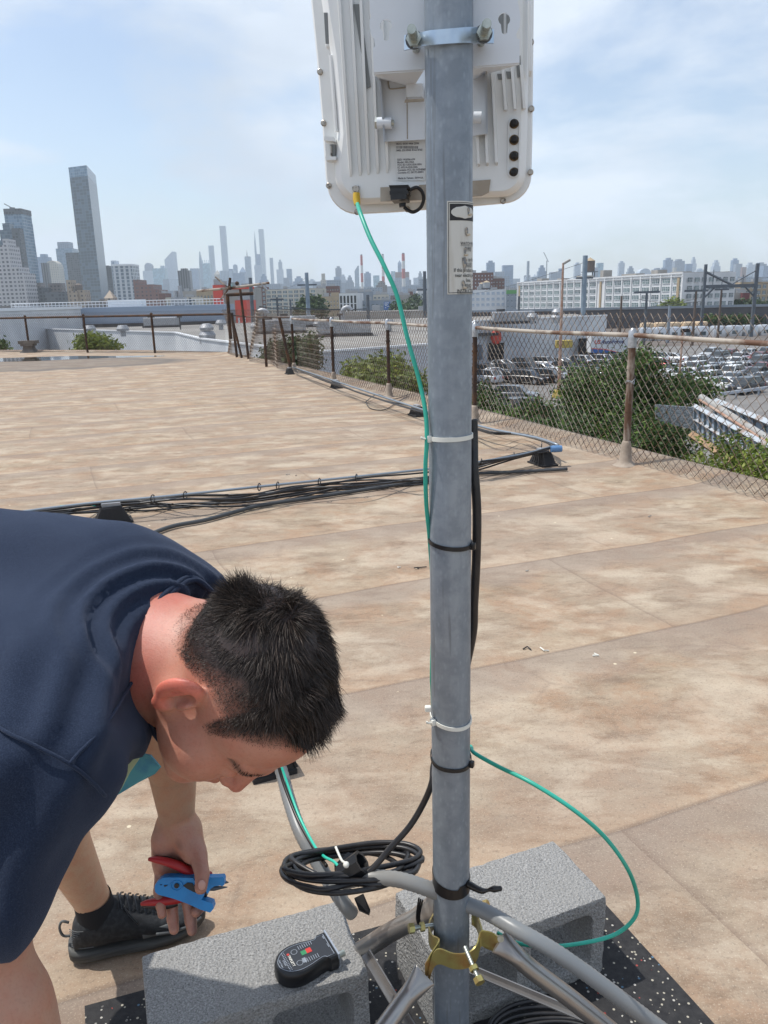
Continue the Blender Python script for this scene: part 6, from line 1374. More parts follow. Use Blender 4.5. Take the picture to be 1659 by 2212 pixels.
# plate outline with scalloped sides and keyhole cut-outs (holes bridged by building the plate from strips)
def plate(name, outer, holes, off, th, m, par):
    bm = bmesh.new(); edges = []
    def ring(pts):
        vs = [bm.verts.new(PC.hit(u, v, off)) for u, v in pts]
        for i in range(len(vs)): edges.append(bm.edges.new((vs[i], vs[(i+1) % len(vs)])))
    ring(outer)
    for h in holes: ring(h)
    res = bmesh.ops.triangle_fill(bm, use_beauty=True, edges=edges, normal=PN); 
    fs = [g for g in res['geom'] if isinstance(g, bmesh.types.BMFace)]
    ex = bmesh.ops.extrude_face_region(bm, geom=fs); 
    for v in [g for g in ex['geom'] if isinstance(g, bmesh.types.BMVert)]: v.co += PN*th
    bmesh.ops.recalc_face_normals(bm, faces=bm.faces)
    mb = MB(); mb.addbm(bm); bm.free(); return mb.build(name, m, par)
def keyhole(u, v, s=1, fl=1): return [(u+13*s*math.cos(t_), v-3+14*s*math.sin(t_)) for t_ in [math.radians(a) for a in range(125, 416, 24)]]+[(u+7*s, v+17*s), (u+6.5*s, v+26*s), (u+1, v+30*s), (u-5*s, v+27*s), (u-6.5*s, v+17*s)]
outer = [(792, -260), (799, 0), (800, 30), (803, 37), (799, 44), (799, 60), (802, 75), (808, 85), (811, 100), (806, 106), (808, 158), (862, 154), (915, 151), (1018, 145), (1070, 141), (1122, 137), (1122, 86), (1116, 84), (1115, 74), (1122, 60), (1124, 40), (1121, 20), (1118, 8), (1120, -10), (1122, -260)]
CPl = plate('clamp_plate', outer, [keyhole(834, 60), keyhole(1089, 46)], 0, .003, M_BRK, U)
rt = ply([(812, 160)], .03)
mb = MB(); A_, B_, C_, D_ = PC.hit(808, 158, .001), PC.hit(915, 151, .001), PL.hit(893, 186, .045), PL.hit(818, 168, .035); mb.add([A_, B_, C_, D_], [(0, 1, 2, 3)])
A_, B_, C_, D_ = PC.hit(1018, 145, .001), PC.hit(1122, 137, .001), PL.hit(1060, 155, .035), PL.hit(1018, 172, .045); mb.add([A_, B_, C_, D_], [(0, 1, 2, 3)])
for k_ in (0, 1): o = MB().add(mb.v[4*k_:4*k_+4], [(0, 1, 2, 3)]).build('plate_return', M_BRK, U); sm_ = o.modifiers.new('thick', 'SOLIDIFY'); sm_.thickness = .003; sm_.offset = 0
MB().prism([PL.hit(880, 190, .046), PL.hit(916, 188, .046), PL.hit(916, 217, .046), PL.hit(882, 217, .046)], RN*.02).build('inner_tongue', M_BRK, U); MB().prism(ply([(876, 216), (916, 214), (916, 219), (874, 222)], .066), RN*.003).build('tongue_edge', M_DIRT, U)
# clamp strap over the pole with two studs
st = []
yf = MY-MR-.0035
for u, v0, v1, yy in ((873, 78, 110, MY+.002), (900, 74, 104, MY-.012), (915, 70, 101, MY-.020), (930, 67, 99, yf+.004), (965, 64, 96, yf-.001), (1000, 61, 94, yf+.003), (1018, 60, 94, MY-.020), (1035, 61, 94, MY-.010), (1066, 65, 95, MY+.006)):
    a_ = ony(u, v0, yy); b_q = ony(u, v1, yy); st.append([a_, a_+Vector((0, -.0035, 0)), b_q+Vector((0, -.0035, 0)), b_q])
MB().loft(st).build('clamp_strap', M_ZINC, U, smooth='auto')
for u, v, u2, v2 in ((897, 98, 889, 62), (1037, 84, 1052, 50)):
    a_ = PC.hit(u+2, v+8, .002); b_q = ony(u2, v2, MY-.062); d_ = (b_q-a_).normalized(); s0 = ony(u, v, MY-.012)
    o = MB().cyl(a_, b_q, .0052, n=16).build('stud', M_BOLT, U, smooth='auto'); n0 = a_.lerp(b_q, .50); MB().cyl(n0, n0+d_*.008, .0095, n=6).build('nut', M_BOLT, o); MB().cyl(n0-d_*.003, n0-d_*.001, .0108, n=16).build('washer', M_DKSTEEL, o)
    mb = MB(); 
    for k in range(9): q = n0.lerp(b_q, .35+.6*k/9); mb.tube([q, q+d_*.0009], .0057, n=12)
    mb.build('thread', M_BOLT, o)
# ------------------------------------------------------------------ cables on the mast
def cable(name, pts, r_, m, label, cat='cable', n=10, sm=8): return tag(MB().tube(smoothpath(pts, sm), r_, n=n).build(name, m, smooth=True), label, cat)
g1 = [PL.hit(772, 440, .036), ony(779, 462, 1.20), ony(800, 515, 1.165), ony(830, 575, 1.14), ony(858, 640, 1.125), ony(880, 730, 1.115), ony(905, 820, 1.105), ony(919, 890, 1.09), ony(922, 950, 1.082), ony(919, 1010, 1.084), ony(921, 1090, 1.09), ony(928, 1165, 1.10), ony(936, 1300, 1.12), ony(933, 1440, 1.104), ony(934, 1490, 1.104), ony(941, 1560, 1.12), ony(975, 1600, 1.145), ony(1015, 1612, 1.13), ony(1024, 1626, 1.105), ony(1075, 1655, 1.07), ony(1150, 1692, 1.02), ony(1240, 1750, .99), ony(1310, 1812, .985), ony(1360, 1885, 1.0), ony(1378, 1950, 1.015), ony(1365, 1990, 1.02), ony(1320, 2022, 1.03), ony(1240, 2040, 1.045), ony(1170, 2044, 1.06), ony(1115, 2036, 1.075), ony(1075, 2015, 1.10)]
cable('earth_cable', g1, .0032, M_GREENC, 'green earth cable from the radio unit down the mast, looping out to the right')
bk = [PW(.95)+Vector((.02, .036, .12)), PW(.95)+Vector((.032, .030, .0)), ony(1024, 1010, 1.12), ony(1030, 1100, 1.115), ony(1029, 1200, 1.115), ony(1024, 1300, 1.12), ony(1019, 1380, 1.13), ony(985, 1520, 1.15), ony(940, 1640, 1.15), ony(933, 1690, 1.13)]
c2 = [ony(1022, 905, 1.135)]+[ony(1023, 960, 1.13)]+bk[2:]+[ony(915, 1735, 1.13), ony(885, 1785, 1.125), ony(845, 1830, 1.115), ony(800, 1880, 1.10), ony(752, 1905, 1.095)]
tag(MB().tube(smoothpath(c2, 8), [.0068 if i < 60 else .0052 for i in range((len(c2)-1)*8+1)], n=10).build('data_cable', M_BLKC, smooth=True), 'black cable running down behind the mast to the coil', 'cable')
# coil: several loops of one cable
def onz2(u, v, z): return onz(u, v, z)
rr = random.Random(2); pts = []
def cp(u, v, z): return pt(u, v, z)
loops = [(760, 1868, 146, 38, 3), (770, 1862, 132, 32, -2), (752, 1878, 138, 40, 1), (775, 1872, 120, 30, 2), (762, 1855, 140, 30, -4), (745, 1885, 118, 44, 5)]
for i, (cu, cv, ru, rv, tl) in enumerate(loops):
    for k in range(12):
        a = 2*math.pi*(k/12+.1*i); du = ru*math.cos(a+.25*i)*(1+.05*math.sin(2*a+i)); dv = rv*math.sin(a+.25*i)+du*(-.06+.01*tl)
        # the loops lie roughly level: rows lower in the picture are nearer
        pts.append(pt(cu+du, cv+dv+3*math.sin(3*a+i), 1.36-.0016*dv*1.0*1.3))
tag(MB().tube(smoothpath(pts, 4), .0046, n=8).build('cable_coil', M_BLKC, smooth=True), 'coil of black cable tied up left of the mast foot', 'cable coil')
t = tag(MB().tube(smoothpath([pt(725, 1829, 1.32), pt(738, 1858, 1.30), pt(748, 1868, 1.295), pt(742, 1895, 1.295), pt(735, 1915, 1.30), pt(742, 1925, 1.31), pt(758, 1922, 1.33)], 5), .0022, n=6).sphere(pt(748, 1868, 1.29), .0055, 8, 6).build('cable_tie', M_NYLON, smooth=True), 'white nylon tie cinched round the black coil and the grey conduit', 'cable tie')
t = empty('cable_connector', pt(765, 1875, 1.31), 0, 'black square-ended cable joint box in the middle of the coil', 'connector')
a_, b_q = pt(735, 1892, 1.31), pt(782, 1862, 1.30); d_ = (b_q-a_).normalized(); f1, f2, _ = frame_of(d_)
def sq_ring(c, h, k=8): return [c+(f1*math.cos(math.pi/4+2*math.pi*i/k)+f2*math.sin(math.pi/4+2*math.pi*i/k))*h for i in range(k)]
MB().loft([sq_ring(a_, .012), sq_ring(a_.lerp(b_q, .1), .018), sq_ring(b_q, .020), sq_ring(b_q, .015), sq_ring(b_q.lerp(a_, .3), .014)]).build('boot', M_BLKPL, t); MB().prism([pt(722, 1868, 1.34), pt(752, 1840, 1.37), pt(782, 1862, 1.37), pt(752, 1892, 1.34)], (0, 0, -.012)).build('flap', M_BLKPL, t)
mb = MB()
for k in range(4): q = a_.lerp(b_q, .1+.07*k)+f2*0; mb.tube([q+f1*.0185-f2*.01, q+f1*.019+f2*.008], .0008, n=4)
mb.build('rib_mark', M_NYLON, t)
# grey liquid-tight conduit over the block, then along the roof
M_LT = simple('grey_flexible_conduit', (.19, .205, .215), .38, noise=(6, (.25, .24, .22), .45, .7))
def conduit(name, pts, r_, label, ribs=.007, m=None):
    P_ = smoothpath(pts, 14); out_ = [P_[0]]; s = 0
    # resample evenly
    for a, b in zip(P_, P_[1:]):
        L_ = (b-a).length
        while s+L_ >= ribs/2: t_ = (ribs/2-s)/L_; a = a.lerp(b, t_); out_.append(a.copy()); L_ = (b-a).length; s = 0
        s += L_
    return tag(MB().tube(out_, [r_*(1 if i % 2 else .94) for i in range(len(out_))], n=16).build(name, m or M_LT, smooth=True), label, 'conduit')
conduit('flexible_conduit', [pt(600, 1640, 1.62), pt(612, 1680, 1.60), pt(625, 1730, 1.56), pt(650, 1800, 1.50), pt(690, 1870, 1.46), pt(718, 1915, 1.44), pt(745, 1955, 1.43), pt(762, 1975, 1.44)], .0135, 'grey flexible conduit running up from the coil past the man', .01)
conduit('flexible_conduit', [pt(722, 1920, 1.335), pt(750, 1903, 1.315), pt(800, 1896, 1.30), pt(860, 1900, 1.30), pt(920, 1918, 1.30), pt(985, 1945, 1.31), pt(1050, 1970, 1.29), pt(1120, 2010, 1.25), pt(1190, 2050, 1.235), pt(1270, 2105, 1.235), pt(1350, 2165, 1.24), pt(1450, 2240, 1.25)], .0130, 'thick grey flexible conduit arching behind the mast to the lower right', .009)
cable('thin_cable', [pt(598, 1640, 1.58), pt(612, 1690, 1.56), pt(640, 1762, 1.51), pt(668, 1815, 1.46), pt(690, 1850, 1.42), pt(705, 1870, 1.38)], .0034, M_BLKC, 'thin black cable lying on the upright grey conduit by the coil')
cable('thin_cable', [pt(603, 1640, 1.575), pt(620, 1690, 1.555), pt(646, 1762, 1.505), pt(680, 1828, 1.44), pt(700, 1850, 1.39), pt(722, 1862, 1.35), pt(735, 1878, 1.33)], .0026, M_GREENL, 'thin turquoise cable lying beside the black one on the conduit')
t = tag(MB().prism([pt(765, 1940, 1.40), pt(785, 1930, 1.42), pt(800, 1965, 1.44), pt(797, 1975, 1.44), pt(775, 1965, 1.42)], (0, .01, -.012)).build('rubber_strap', M_BLKPL), 'black rubber strap end hanging by the left block corner', 'strap')
# ------------------------------------------------------------------ tripod
TR = empty('mast_tripod', (MX, MY, 0), 0, 'galvanised steel tripod with brass-coloured clamp collar at the foot of the mast', 'tripod')
zc = zm(2050)+.0; zc = onz(985, 2062, 0).z; zc = ony(983, 2055, MY-.045).z
def band(pts_uvy, h_, nm, m=M_YZINC, th=.0025):
    P_ = smoothpath([ony(u, v, y) for u, v, y in pts_uvy], 5); rings = []
    for i, p in enumerate(P_):
        d_ = (P_[min(i+1, len(P_)-1)]-P_[max(i-1, 0)]); d_.z = 0; d_.normalize(); n_ = Vector((d_.y, -d_.x, 0))*th
        rings.append([p, p+n_, p+n_-Vector((0, 0, h_)), p-Vector((0, 0, h_))])
    return MB().loft(rings).build(nm, m, TR, smooth='auto')
band([(925, 2100, MY-.050), (935, 2060, MY-.052), (950, 2048, MY-.054), (980, 2058, MY-.060), (1010, 2056, MY-.060), (1028, 2040, MY-.052), (1037, 2012, MY-.046), (1050, 2010, MY-.048), (1068, 2016, MY-.052), (1082, 2030, MY-.054)], .030, 'collar_plate')
band([(942, 1967, MY+.030), (932, 1985, MY+.012), (928, 2000, MY-.004), (934, 2018, MY-.022), (950, 2030, MY-.040), (932, 2060, MY-.048), (918, 2085, MY-.050)], .030, 'collar_plate')
band([(1021, 1965, MY+.030), (1032, 1975, MY+.016), (1040, 1998, MY-.002), (1046, 2012, MY-.012), (1070, 2022, MY-.020), (1090, 2032, MY-.024)], .030, 'collar_plate')
def bolt(a_, d_, L_=.045, r_=.0052, nm='collar_bolt', par=None):
    d_ = Vector(d_).normalized(); o = MB().cyl(a_-d_*L_*.5, a_+d_*L_*.5, r_*.7, n=10).build(nm, M_BOLT, par or TR, smooth='auto'); MB().cyl(a_+d_*L_*.5, a_+d_*(L_*.5+.009), r_*1.6, n=6).build('bolt_head', M_YZINC if nm != 'x' else M_BOLT, o); MB().cyl(a_+d_*L_*.14, a_+d_*(L_*.14+.007), r_*1.5, n=6).build('nut', M_YZINC, o)
bolt(ony(925, 2000, MY-.002), (-1, -.25, .08), .05); bolt(ony(1018, 2078, MY-.075), (.35, -1, -.35), .05); bolt(ony(1028, 1962, MY+.022), (1, -.2, .55), .03)
def leg(pts, r_, nm='leg', flat_end=True):
    P_ = smoothpath(pts, 8); rings = []; a = None
    for i, p in enumerate(P_):
        d_ = (P_[min(i+1, len(P_)-1)]-P_[max(i-1, 0)]).normalized()
        up = (CAMP-p).normalized(); side = d_.cross(up).normalized(); nn = side.cross(d_).normalized()
        f_ = min(1, i/9) if flat_end else 1; w_ = lerp(1.35, 1, f_)*r_; h_ = lerp(.22, 1, f_)*r_
        rings.append([p+side*w_*math.cos(t_)+nn*h_*math.sin(t_) for t_ in [2*math.pi*k/18 for k in range(18)]])
    return MB().loft(rings).build(nm, M_STEELT, TR, smooth='auto')
lg = leg([ony(1078, 2034, MY-.056), ony(1112, 2062, MY-.058), ony(1150, 2095, MY-.062), ony(1230, 2155, MY-.066), ony(1330, 2235, MY-.074), ony(1420, 2310, MY-.08)], .0150)
lg = leg([ony(918, 2105, MY-.055), ony(890, 2140, MY-.070), ony(860, 2180, MY-.085), ony(820, 2235, MY-.11), ony(770, 2300, MY-.14)], .0155)
lg = leg([ony(946, 1958, MY+.050), ony(900, 1985, MY+.075), ony(850, 2010, MY+.10), ony(790, 2048, MY+.13), ony(740, 2080, MY+.15), ony(690, 2112, MY+.17)], .0175)
MB().tube(smoothpath([ony(1080, 2049, MY-.061)], 1)+[ony(1081, 2049.5, MY-.062)], .001)
c_ = ony(1081, 2026, MY-.062); o = MB().tube([c_, c_+Vector((0, -.004, .001))], .0052, n=14).build('rivet', M_BOLT, TR, smooth='auto')
mb = MB(); c0 = ony(912, 1965, MY+.04)
for k in range(3):
    mb.tube(smoothpath([ony(905+4*k, 1940+2*k, MY+.02), ony(900+3*k, 1985, MY+.02), ony(912+3*k, 2002, MY+.02), ony(935, 1985, MY+.02), ony(938, 1945+k, MY+.04)], 4), .0016, n=5)
mb.build('wire_tie', M_BLKPL, TR)
MB().tube([ony(800, 2075, MY+.05), ony(845, 2125, MY+.01), ony(880, 2190, MY-.02), ony(910, 2250, MY-.05)], .001, n=4)
def angle_bar(a_, b_q, w_, nm='spreader_bar', m=M_ZINC):
    d_ = (b_q-a_).normalized(); s_ = d_.cross(Vector((0, 0, 1))).normalized(); u_ = s_.cross(d_).normalized(); th = .0025
    r_ = [(0, 0), (w_, 0), (w_, th), (th, th), (th, w_), (0, w_)]
    return MB().loft([[p+s_*x+u_*y for x, y in r_] for p in (a_, b_q)]).build(nm, m, TR)
angle_bar(ony(795, 2058, 1.17), ony(935, 2290, 1.02), .015, m=M_STEELT); angle_bar(ony(985, 2080, 1.22), ony(1300, 2212, 1.10), .012, m=M_STEELT)
# ------------------------------------------------------------------ rubber mat and concrete blocks
def mat_mat():
    k = NT('speckled_rubber'); o = k.tc.outputs['Object']; v = k.n('TexVoronoi', {'Vector': k.map(o, (1, 1, .4)), 'Scale': 150.0, 'Randomness': 1.0}); s = k.n('SeparateColor', {0: v.outputs[1]})
    dot = k.math('MULTIPLY', k.ramp(v.outputs[0], [(0, 1.), (.34, 1.), (.42, 0.)]), k.ramp(s.outputs[0], [(.84, 0.), (.86, 1.)]))
    dc = k.ramp(s.outputs[1], [(0, (.38, .35, .28)), (.55, (.42, .40, .36)), (.88, (.30, .05, .04)), (.95, (.08, .16, .24))], 'CONSTANT')
    c = k.mix(dot, k.ramp(k.noise(o, 60, 3), [(.3, (.012, .012, .014)), (.7, (.030, .029, .030))]), dc); k.bump(k.noise(o, 220, 3), .5, .002); return k.set(Base_Color=c, Roughness=.85)
M_MAT = mat_mat()
mc = [onz(1245, 1905, .002), onz(1520, 2212, .002), onz(1700, 2420, .002), onz(700, 2900, .002), onz(120, 2330, .002), onz(190, 2175, .002), onz(460, 2120, .002)]
e1 = (mc[1]-mc[0]).normalized(); back = [onz(1245, 1898, .002), onz(1245, 1898, .002)+e1*.85, onz(185, 2188, .002)+e1*.78, onz(185, 2188, .002)]
MB().prism([(p.x, p.y, .002) for p in back], (0, 0, .018)).build('rubber_mat', M_MAT); tag(bpy.data.objects['rubber_mat'], 'black rubber mat with coloured specks under the concrete blocks', 'mat')
def conc_mat():
    k = NT('concrete_block'); o = k.tc.outputs['Object']
    c = k.ramp(k.noise(o, 300, 5, .75), [(.32, (.13, .128, .124)), (.45, (.28, .277, .268)), (.56, (.39, .386, .378)), (.70, (.58, .577, .565))])
    c = k.mix(k.ramp(k.noise(o, 9, 4), [(.4, 0.), (.7, .5)]), c, (.33, .325, .31))
    c = k.mix(k.ramp(k.n('TexVoronoi', {'Vector': o, 'Scale': 90.}).outputs[0], [(.0, .8), (.10, .6), (.16, 0.)]), c, (.12, .118, .115))
    h = k.math('ADD', k.noise(o, 230, 4, .7), k.math('MULTIPLY', k.n('TexVoronoi', {'Vector': o, 'Scale': 160.}).outputs[0], .8)); k.bump(h, 1.0, .005); return k.set(Base_Color=c, Roughness=.95, Specular_IOR_Level=.2)
M_CBLK = conc_mat()
def block(A, B, C_, label):
    """A-B is one long top edge, B-C the short one (world points on the top plane); two hollow cores run along A->... through the short faces"""
    x_ = (B-A); x_.z = 0; Lx = .39; x_.normalize(); y_ = Vector((x_.y, -x_.x, 0)); 
    if (C_-B).dot(y_) < 0: y_ = -y_
    Ly = .19; H = .19
    bm = bmesh.new(); bmesh.ops.create_grid(bm, x_segments=1, y_segments=1, size=1); bm.clear()
    # side profile (along x, up z) with two core holes, swept along y
    w_ = .032; oc = [(0, 0), (Lx, 0), (Lx, H), (0, H)]
    def rr_(x0, x1, z0, z1, r_=.02, n=3):
        out_ = []
        for cx_, cz_, a0 in ((x1-r_, z1-r_, 0), (x0+r_, z1-r_, 90), (x0+r_, z0+r_, 180), (x1-r_, z0+r_, 270)):
            for i in range(n+1): a = math.radians(a0+90*i/n); out_.append((cx_+r_*math.cos(a), cz_+r_*math.sin(a)))
        return out_
    holes = [rr_(w_, Lx/2-w_/2, w_, H-w_), rr_(Lx/2+w_/2, Lx-w_, w_, H-w_)]
    edges = []
    def ring(pts):
        vs = [bm.verts.new((p[0], 0, p[1])) for p in pts]
        for i in range(len(vs)): edges.append(bm.edges.new((vs[i], vs[(i+1) % len(vs)])))
    fine_o = []
    for (x0, z0), (x1, z1) in zip(oc, oc[1:]+oc[:1]):
        for i in range(8): fine_o.append((lerp(x0, x1, i/8), lerp(z0, z1, i/8)))
    ring(fine_o); [ring(h) for h in holes]
    res = bmesh.ops.triangle_fill(bm, use_beauty=True, edges=edges, normal=Vector((0, 1, 0))); fs = [g for g in res['geom'] if isinstance(g, bmesh.types.BMFace)]
    ex = bmesh.ops.extrude_face_region(bm, geom=fs); vv = [g for g in ex['geom'] if isinstance(g, bmesh.types.BMVert)]
    for v in vv: v.co.y += Ly
    bmesh.ops.recalc_face_normals(bm, faces=bm.faces)
    sharp = [e for e in bm.edges if len(e.link_faces) == 2 and e.calc_face_angle(0) > 1.0]
    bmesh.ops.bevel(bm, geom=sharp, offset=.005, segments=2, profile=.6, affect='EDGES')
    bmesh.ops.triangulate(bm, faces=bm.faces)
    for _ in range(2):
        lng = [e for e in bm.edges if e.calc_length() > .016]; bmesh.ops.subdivide_edges(bm, edges=lng, cuts=1); bmesh.ops.triangulate(bm, faces=bm.faces)
    P_ = np.array([v.co[:] for v in bm.verts]); nz = vnoise(P_, 150, int(A.x*100) % 50+1)*.0011+vnoise(P_, 60, 4)*.0012
    for v, d_ in zip(bm.verts, nz): v.co += v.normal*float(d_) if v.normal.length else Vector()
    o0 = B-x_*Lx-Vector((0, 0, H)); R_ = Matrix((x_, y_, Vector((0, 0, 1)))).transposed()
    mb = MB(); mb.addbm(bm, R_, Vector((0, 0, 0))); bm.free(); o = mb.build('concrete_block', M_CBLK, smooth='auto', fix=True); o.location = o0
    return tag(o, label, 'block', 'hollow concrete ballast blocks')
BT = .21
Lb, Lr, Lc = onz(732, 1944, BT), onz(806, 2130, BT), onz(309, 2062, BT)
block(Lc, Lb, Lr, 'left concrete block with the black tester lying on it')
# the right block lies the other way: its long side faces the lower left, its open core faces the lower right
R1, R2_, R3 = onz(1195, 1815, BT), onz(868, 1922, BT), onz(1302, 1956, BT)
block(R2_, R1, R3, 'right concrete block behind the mast with a dark open core')
# ------------------------------------------------------------------ cable tester on the left block
TP = Plane(Vector((0, 0, BT+.032)), (0, 0, 1))
TT = empty('cable_tester', onz(655, 2070, BT), 0, 'black handheld cable tester with red and green buttons on the left block', 'tester')
a_ = onz(605, 2090, BT+.028); b_q = onz(700, 2010, BT+.028)
tx = (onz(712, 2048, BT)-onz(612, 2092, BT)).normalized()    # long axis, rounded end to connector end
def tw(x, y, z):       # tester space (m): x along, y across, z up
    ty = Vector((-tx.y, tx.x, 0)); o_ = onz(657, 2066, BT+.028); o_.z = BT; return o_+tx*x+ty*y+Vector((0, 0, z))
sh_ = [(.056, -.033), (.056, .033), (.040, .033), (.034, .028), (.020, .030), (.0, .035), (-.022, .036), (-.042, .028), (-.054, .012), (-.056, 0), (-.054, -.012), (-.042, -.028), (-.022, -.036), (0, -.035), (.020, -.030), (.034, -.028), (.040, -.033)]
def tring(s, z, inset=0): 
    P2 = smoothpath([(x, y, 0) for x, y in sh_[2:]], 3); return [tw(p.x*(1-inset*8), p.y*(1-inset*14), z) for p in [Vector((.056, -.033, 0)), Vector((.056, .033, 0))]+P2]
MB().loft([tring(1, .001, .004), tring(1, .006), tring(1, .024), tring(1, .030, .003), tring(1, .032, .007)]).build('housing', M_BLKPL, TT, smooth='auto')
M_SILVER = simple('silver_trim_line', (.36, .40, .46), .4, .3); M_FACE = simple('dark_face_plate', (.018, .022, .030), .5)
pa = tring(1, .0325, .016); MB().add(pa, [tuple(range(len(pa)))]).build('face_plate', M_FACE, TT)
MB().tube(tring(1, .0327, .015), .0006, n=4, closed=True).build('trim_line', M_SILVER, TT)
MB().prism([tw(.054, -.033, .004), tw(.054, .033, .004), tw(.054, .033, .034), tw(.054, -.033, .034)], tx*.003).build('end_plate', M_SILVER, TT)
MB().cyl(tw(.057, -.020, .018), tw(.072, -.020, .018), .0058, n=16).build('coax_connector', M_BOLT, TT, smooth='auto')
def tdisc(x, y, r_, m, nm, z=.0329, n=16): MB().add([tw(x+r_*math.cos(t_), y+r_*math.sin(t_), z) for t_ in [2*math.pi*k/n for k in range(n)]], [tuple(range(n))]).build(nm, m, TT)
def trect(x0, x1, y0, y1, m, nm, z=.0330): MB().add([tw(x0, y0, z), tw(x1, y0, z), tw(x1, y1, z), tw(x0, y1, z)], [(0, 1, 2, 3)]).build(nm, m, TT)
trect(.006, .016, -.001, .010, simple('red_button', (.55, .03, .025), .5), 'red_button'); trect(-.004, .006, -.001, .009, simple('green_button', (.03, .22, .09), .5), 'green_button')
M_GBTN = simple('grey_button', (.22, .25, .29), .5)
tdisc(-.014, .014, .0062, M_GBTN, 'round_button'); tdisc(-.014, -.014, .0062, M_GBTN, 'round_button'); tdisc(-.014, .014, .0050, M_FACE, 'round_button_face', .0331); tdisc(-.014, -.014, .0050, M_FACE, 'round_button_face', .0331)
tdisc(-.026, .014, .0026, simple('red_emblem', (.5, .04, .03), .5), 'red_emblem'); trect(-.008, -.001, -.018, -.007, M_GBTN, 'grey_tile')
def ttext(s_, x, y, size, m, nm, rot=-90):
    vs, fs = text_mesh(s_, size, bold=.0001); c_, s2 = math.cos(math.radians(rot)), math.sin(math.radians(rot)); MB().add([tw(x+q.x*c_-q.y*s2, y+q.x*s2+q.y*c_, .0333) for q in vs], fs).build(nm, m, TT, fix=False)
ttext('TRIPLETT', -.028, .011, .0066, M_NYLON, 'maker_lettering'); ttext('CTX200', -.040, .006, .0040, M_SILVER, 'model_lettering'); ttext('Coax Tester', -.046, .010, .0038, M_SILVER, 'model_lettering')
mb = MB()
for i in range(12):
    for j, (xx, rr_) in enumerate(((-.032, .0009), (-.0355, .0011))): y = .021-.0038*i; mb.add([tw(xx+rr_*math.cos(t_), y+rr_*math.sin(t_), .0332) for t_ in [2*math.pi*k/8 for k in range(8)]], [tuple(range(8))])
mb.build('speaker_dots', M_SILVER, TT)
mb = MB()
for i in range(7):
    for y0, y1 in ((.014, .023), (-.020, -.010)): x = -.004+.0042*i; mb.add([tw(x, y0, .0332), tw(x+.0009, y0, .0332), tw(x+.0009, y1, .0332), tw(x, y1, .0332)], [(0, 1, 2, 3)])
mb.build('print_marks', M_SILVER, TT)
for s_, x in (('Coax', .046), ('RJ45', .046)): ttext(s_, x, .022 if s_ == 'RJ45' else .002, .0044, M_SILVER, 'socket_lettering')
# second coil at the bottom edge, on the mat
pts = []
for i in range(5):
    for k in range(12): a = 2*math.pi*k/12; c_ = onz(1190, 2250, .035); pts.append(c_+Vector(((.095+.006*i)*math.cos(a), (.042+.006*i)*math.sin(a), .006*i+.004*math.sin(2*a+i))))
tag(MB().tube(smoothpath(pts, 4), .0042, n=8).build('cable_coil', M_BLKC, smooth=True), 'black cable coil lying on the mat, cut by the bottom edge', 'cable coil')
# ------------------------------------------------------------------ cable run on the roof
M_SUP = simple('recycled_rubber_support', (.020, .020, .022), .8, bump=(120, .4, .002)); M_EMT = simple('grey_conduit_pipe', (.27, .31, .35), .4, .5, noise=(3, (.24, .28, .32), .4, .7))
SG = 'rubber pipe supports carrying the cable run'
def support(x, y, rz, label, s=1.0):
    t = empty('pipe_support', (x, y, 0), rz, label, 'pipe support', SG)
    def L_(p): return Matrix.Rotation(rz, 3, 'Z')@Vector(p)+Vector((x, y, 0))
    MB().loft([[L_((sx_*a, sy_*b, z)) for sx_, sy_ in ((-1, -1), (1, -1), (1, 1), (-1, 1))] for z, a, b in ((0, .125*s, .075*s), (.015, .125*s, .075*s), (.016, .112*s, .062*s), (.105, .066*s, .045*s), (.115, .060*s, .04*s))]).build('rubber_foot', M_SUP, t)
    mb = MB()
    for k in range(5): xx = -.07+.035*k; mb.loft([[L_((xx*(1 if z < .05 else .62)-.004, sy_*(.066 if z < .05 else .048)*s, z)) for sy_ in (-1, 1)]+[L_((xx*(1 if z < .05 else .62)+.004, sy_*(.066 if z < .05 else .048)*s, z)) for sy_ in (1, -1)] for z in (.02, .10)])
    mb.build('rubber_fin', M_SUP, t)
    MB().box(L_((0, 0, .125)), (.12*s, .05, .02), rz=rz).build('strut_channel', M_ALU, t)
for (u, v), lb in (((1172, 1003), 'rubber pipe support at the bend of the cable run, right of the mast'), ((901, 898), 'rubber pipe support left of the mast, half hidden by the green cable'), ((726, 838), 'third rubber pipe support up the cable run by the fence'), ((626, 808), 'farthest rubber pipe support at the fence corner'), ((244, 1128), 'rubber pipe support just above the man\'s back'), ((588, 1668), 'rubber pipe support right by the man\'s nose')):
    p = onz(u, v, 0); support(p.x, p.y, 1.95 if u != 244 and u != 588 else .4, lb, 1.0 if u != 588 else .55)
def run(name, pts, r_, m, label, cat='cable', sm=8, n=8): return tag(MB().tube(smoothpath([onz(u, v, z) for u, v, z in pts], sm), r_, n=n).build(name, m, smooth=True), label, cat)
run('conduit_pipe', [(632, 793, .15), (720, 822, .15), (900, 881, .15), (1020, 916, .15), (1080, 931, .15), (1160, 946, .15), (1206, 962, .15)], .013, M_EMT, 'long grey conduit pipe on rubber supports beside the fence', 'conduit', 3)
run('conduit_pipe', [(1195, 963, .15), (1130, 981, .15), (1000, 1003, .15), (900, 1016, .15), (600, 1047, .15), (350, 1073, .15), (215, 1085, .15), (120, 1096, .15), (0, 1112, .15), (-150, 1132, .15)], .0095, M_EMT, 'long grey conduit pipe crossing the roof from the bend to the man', 'conduit', 3)
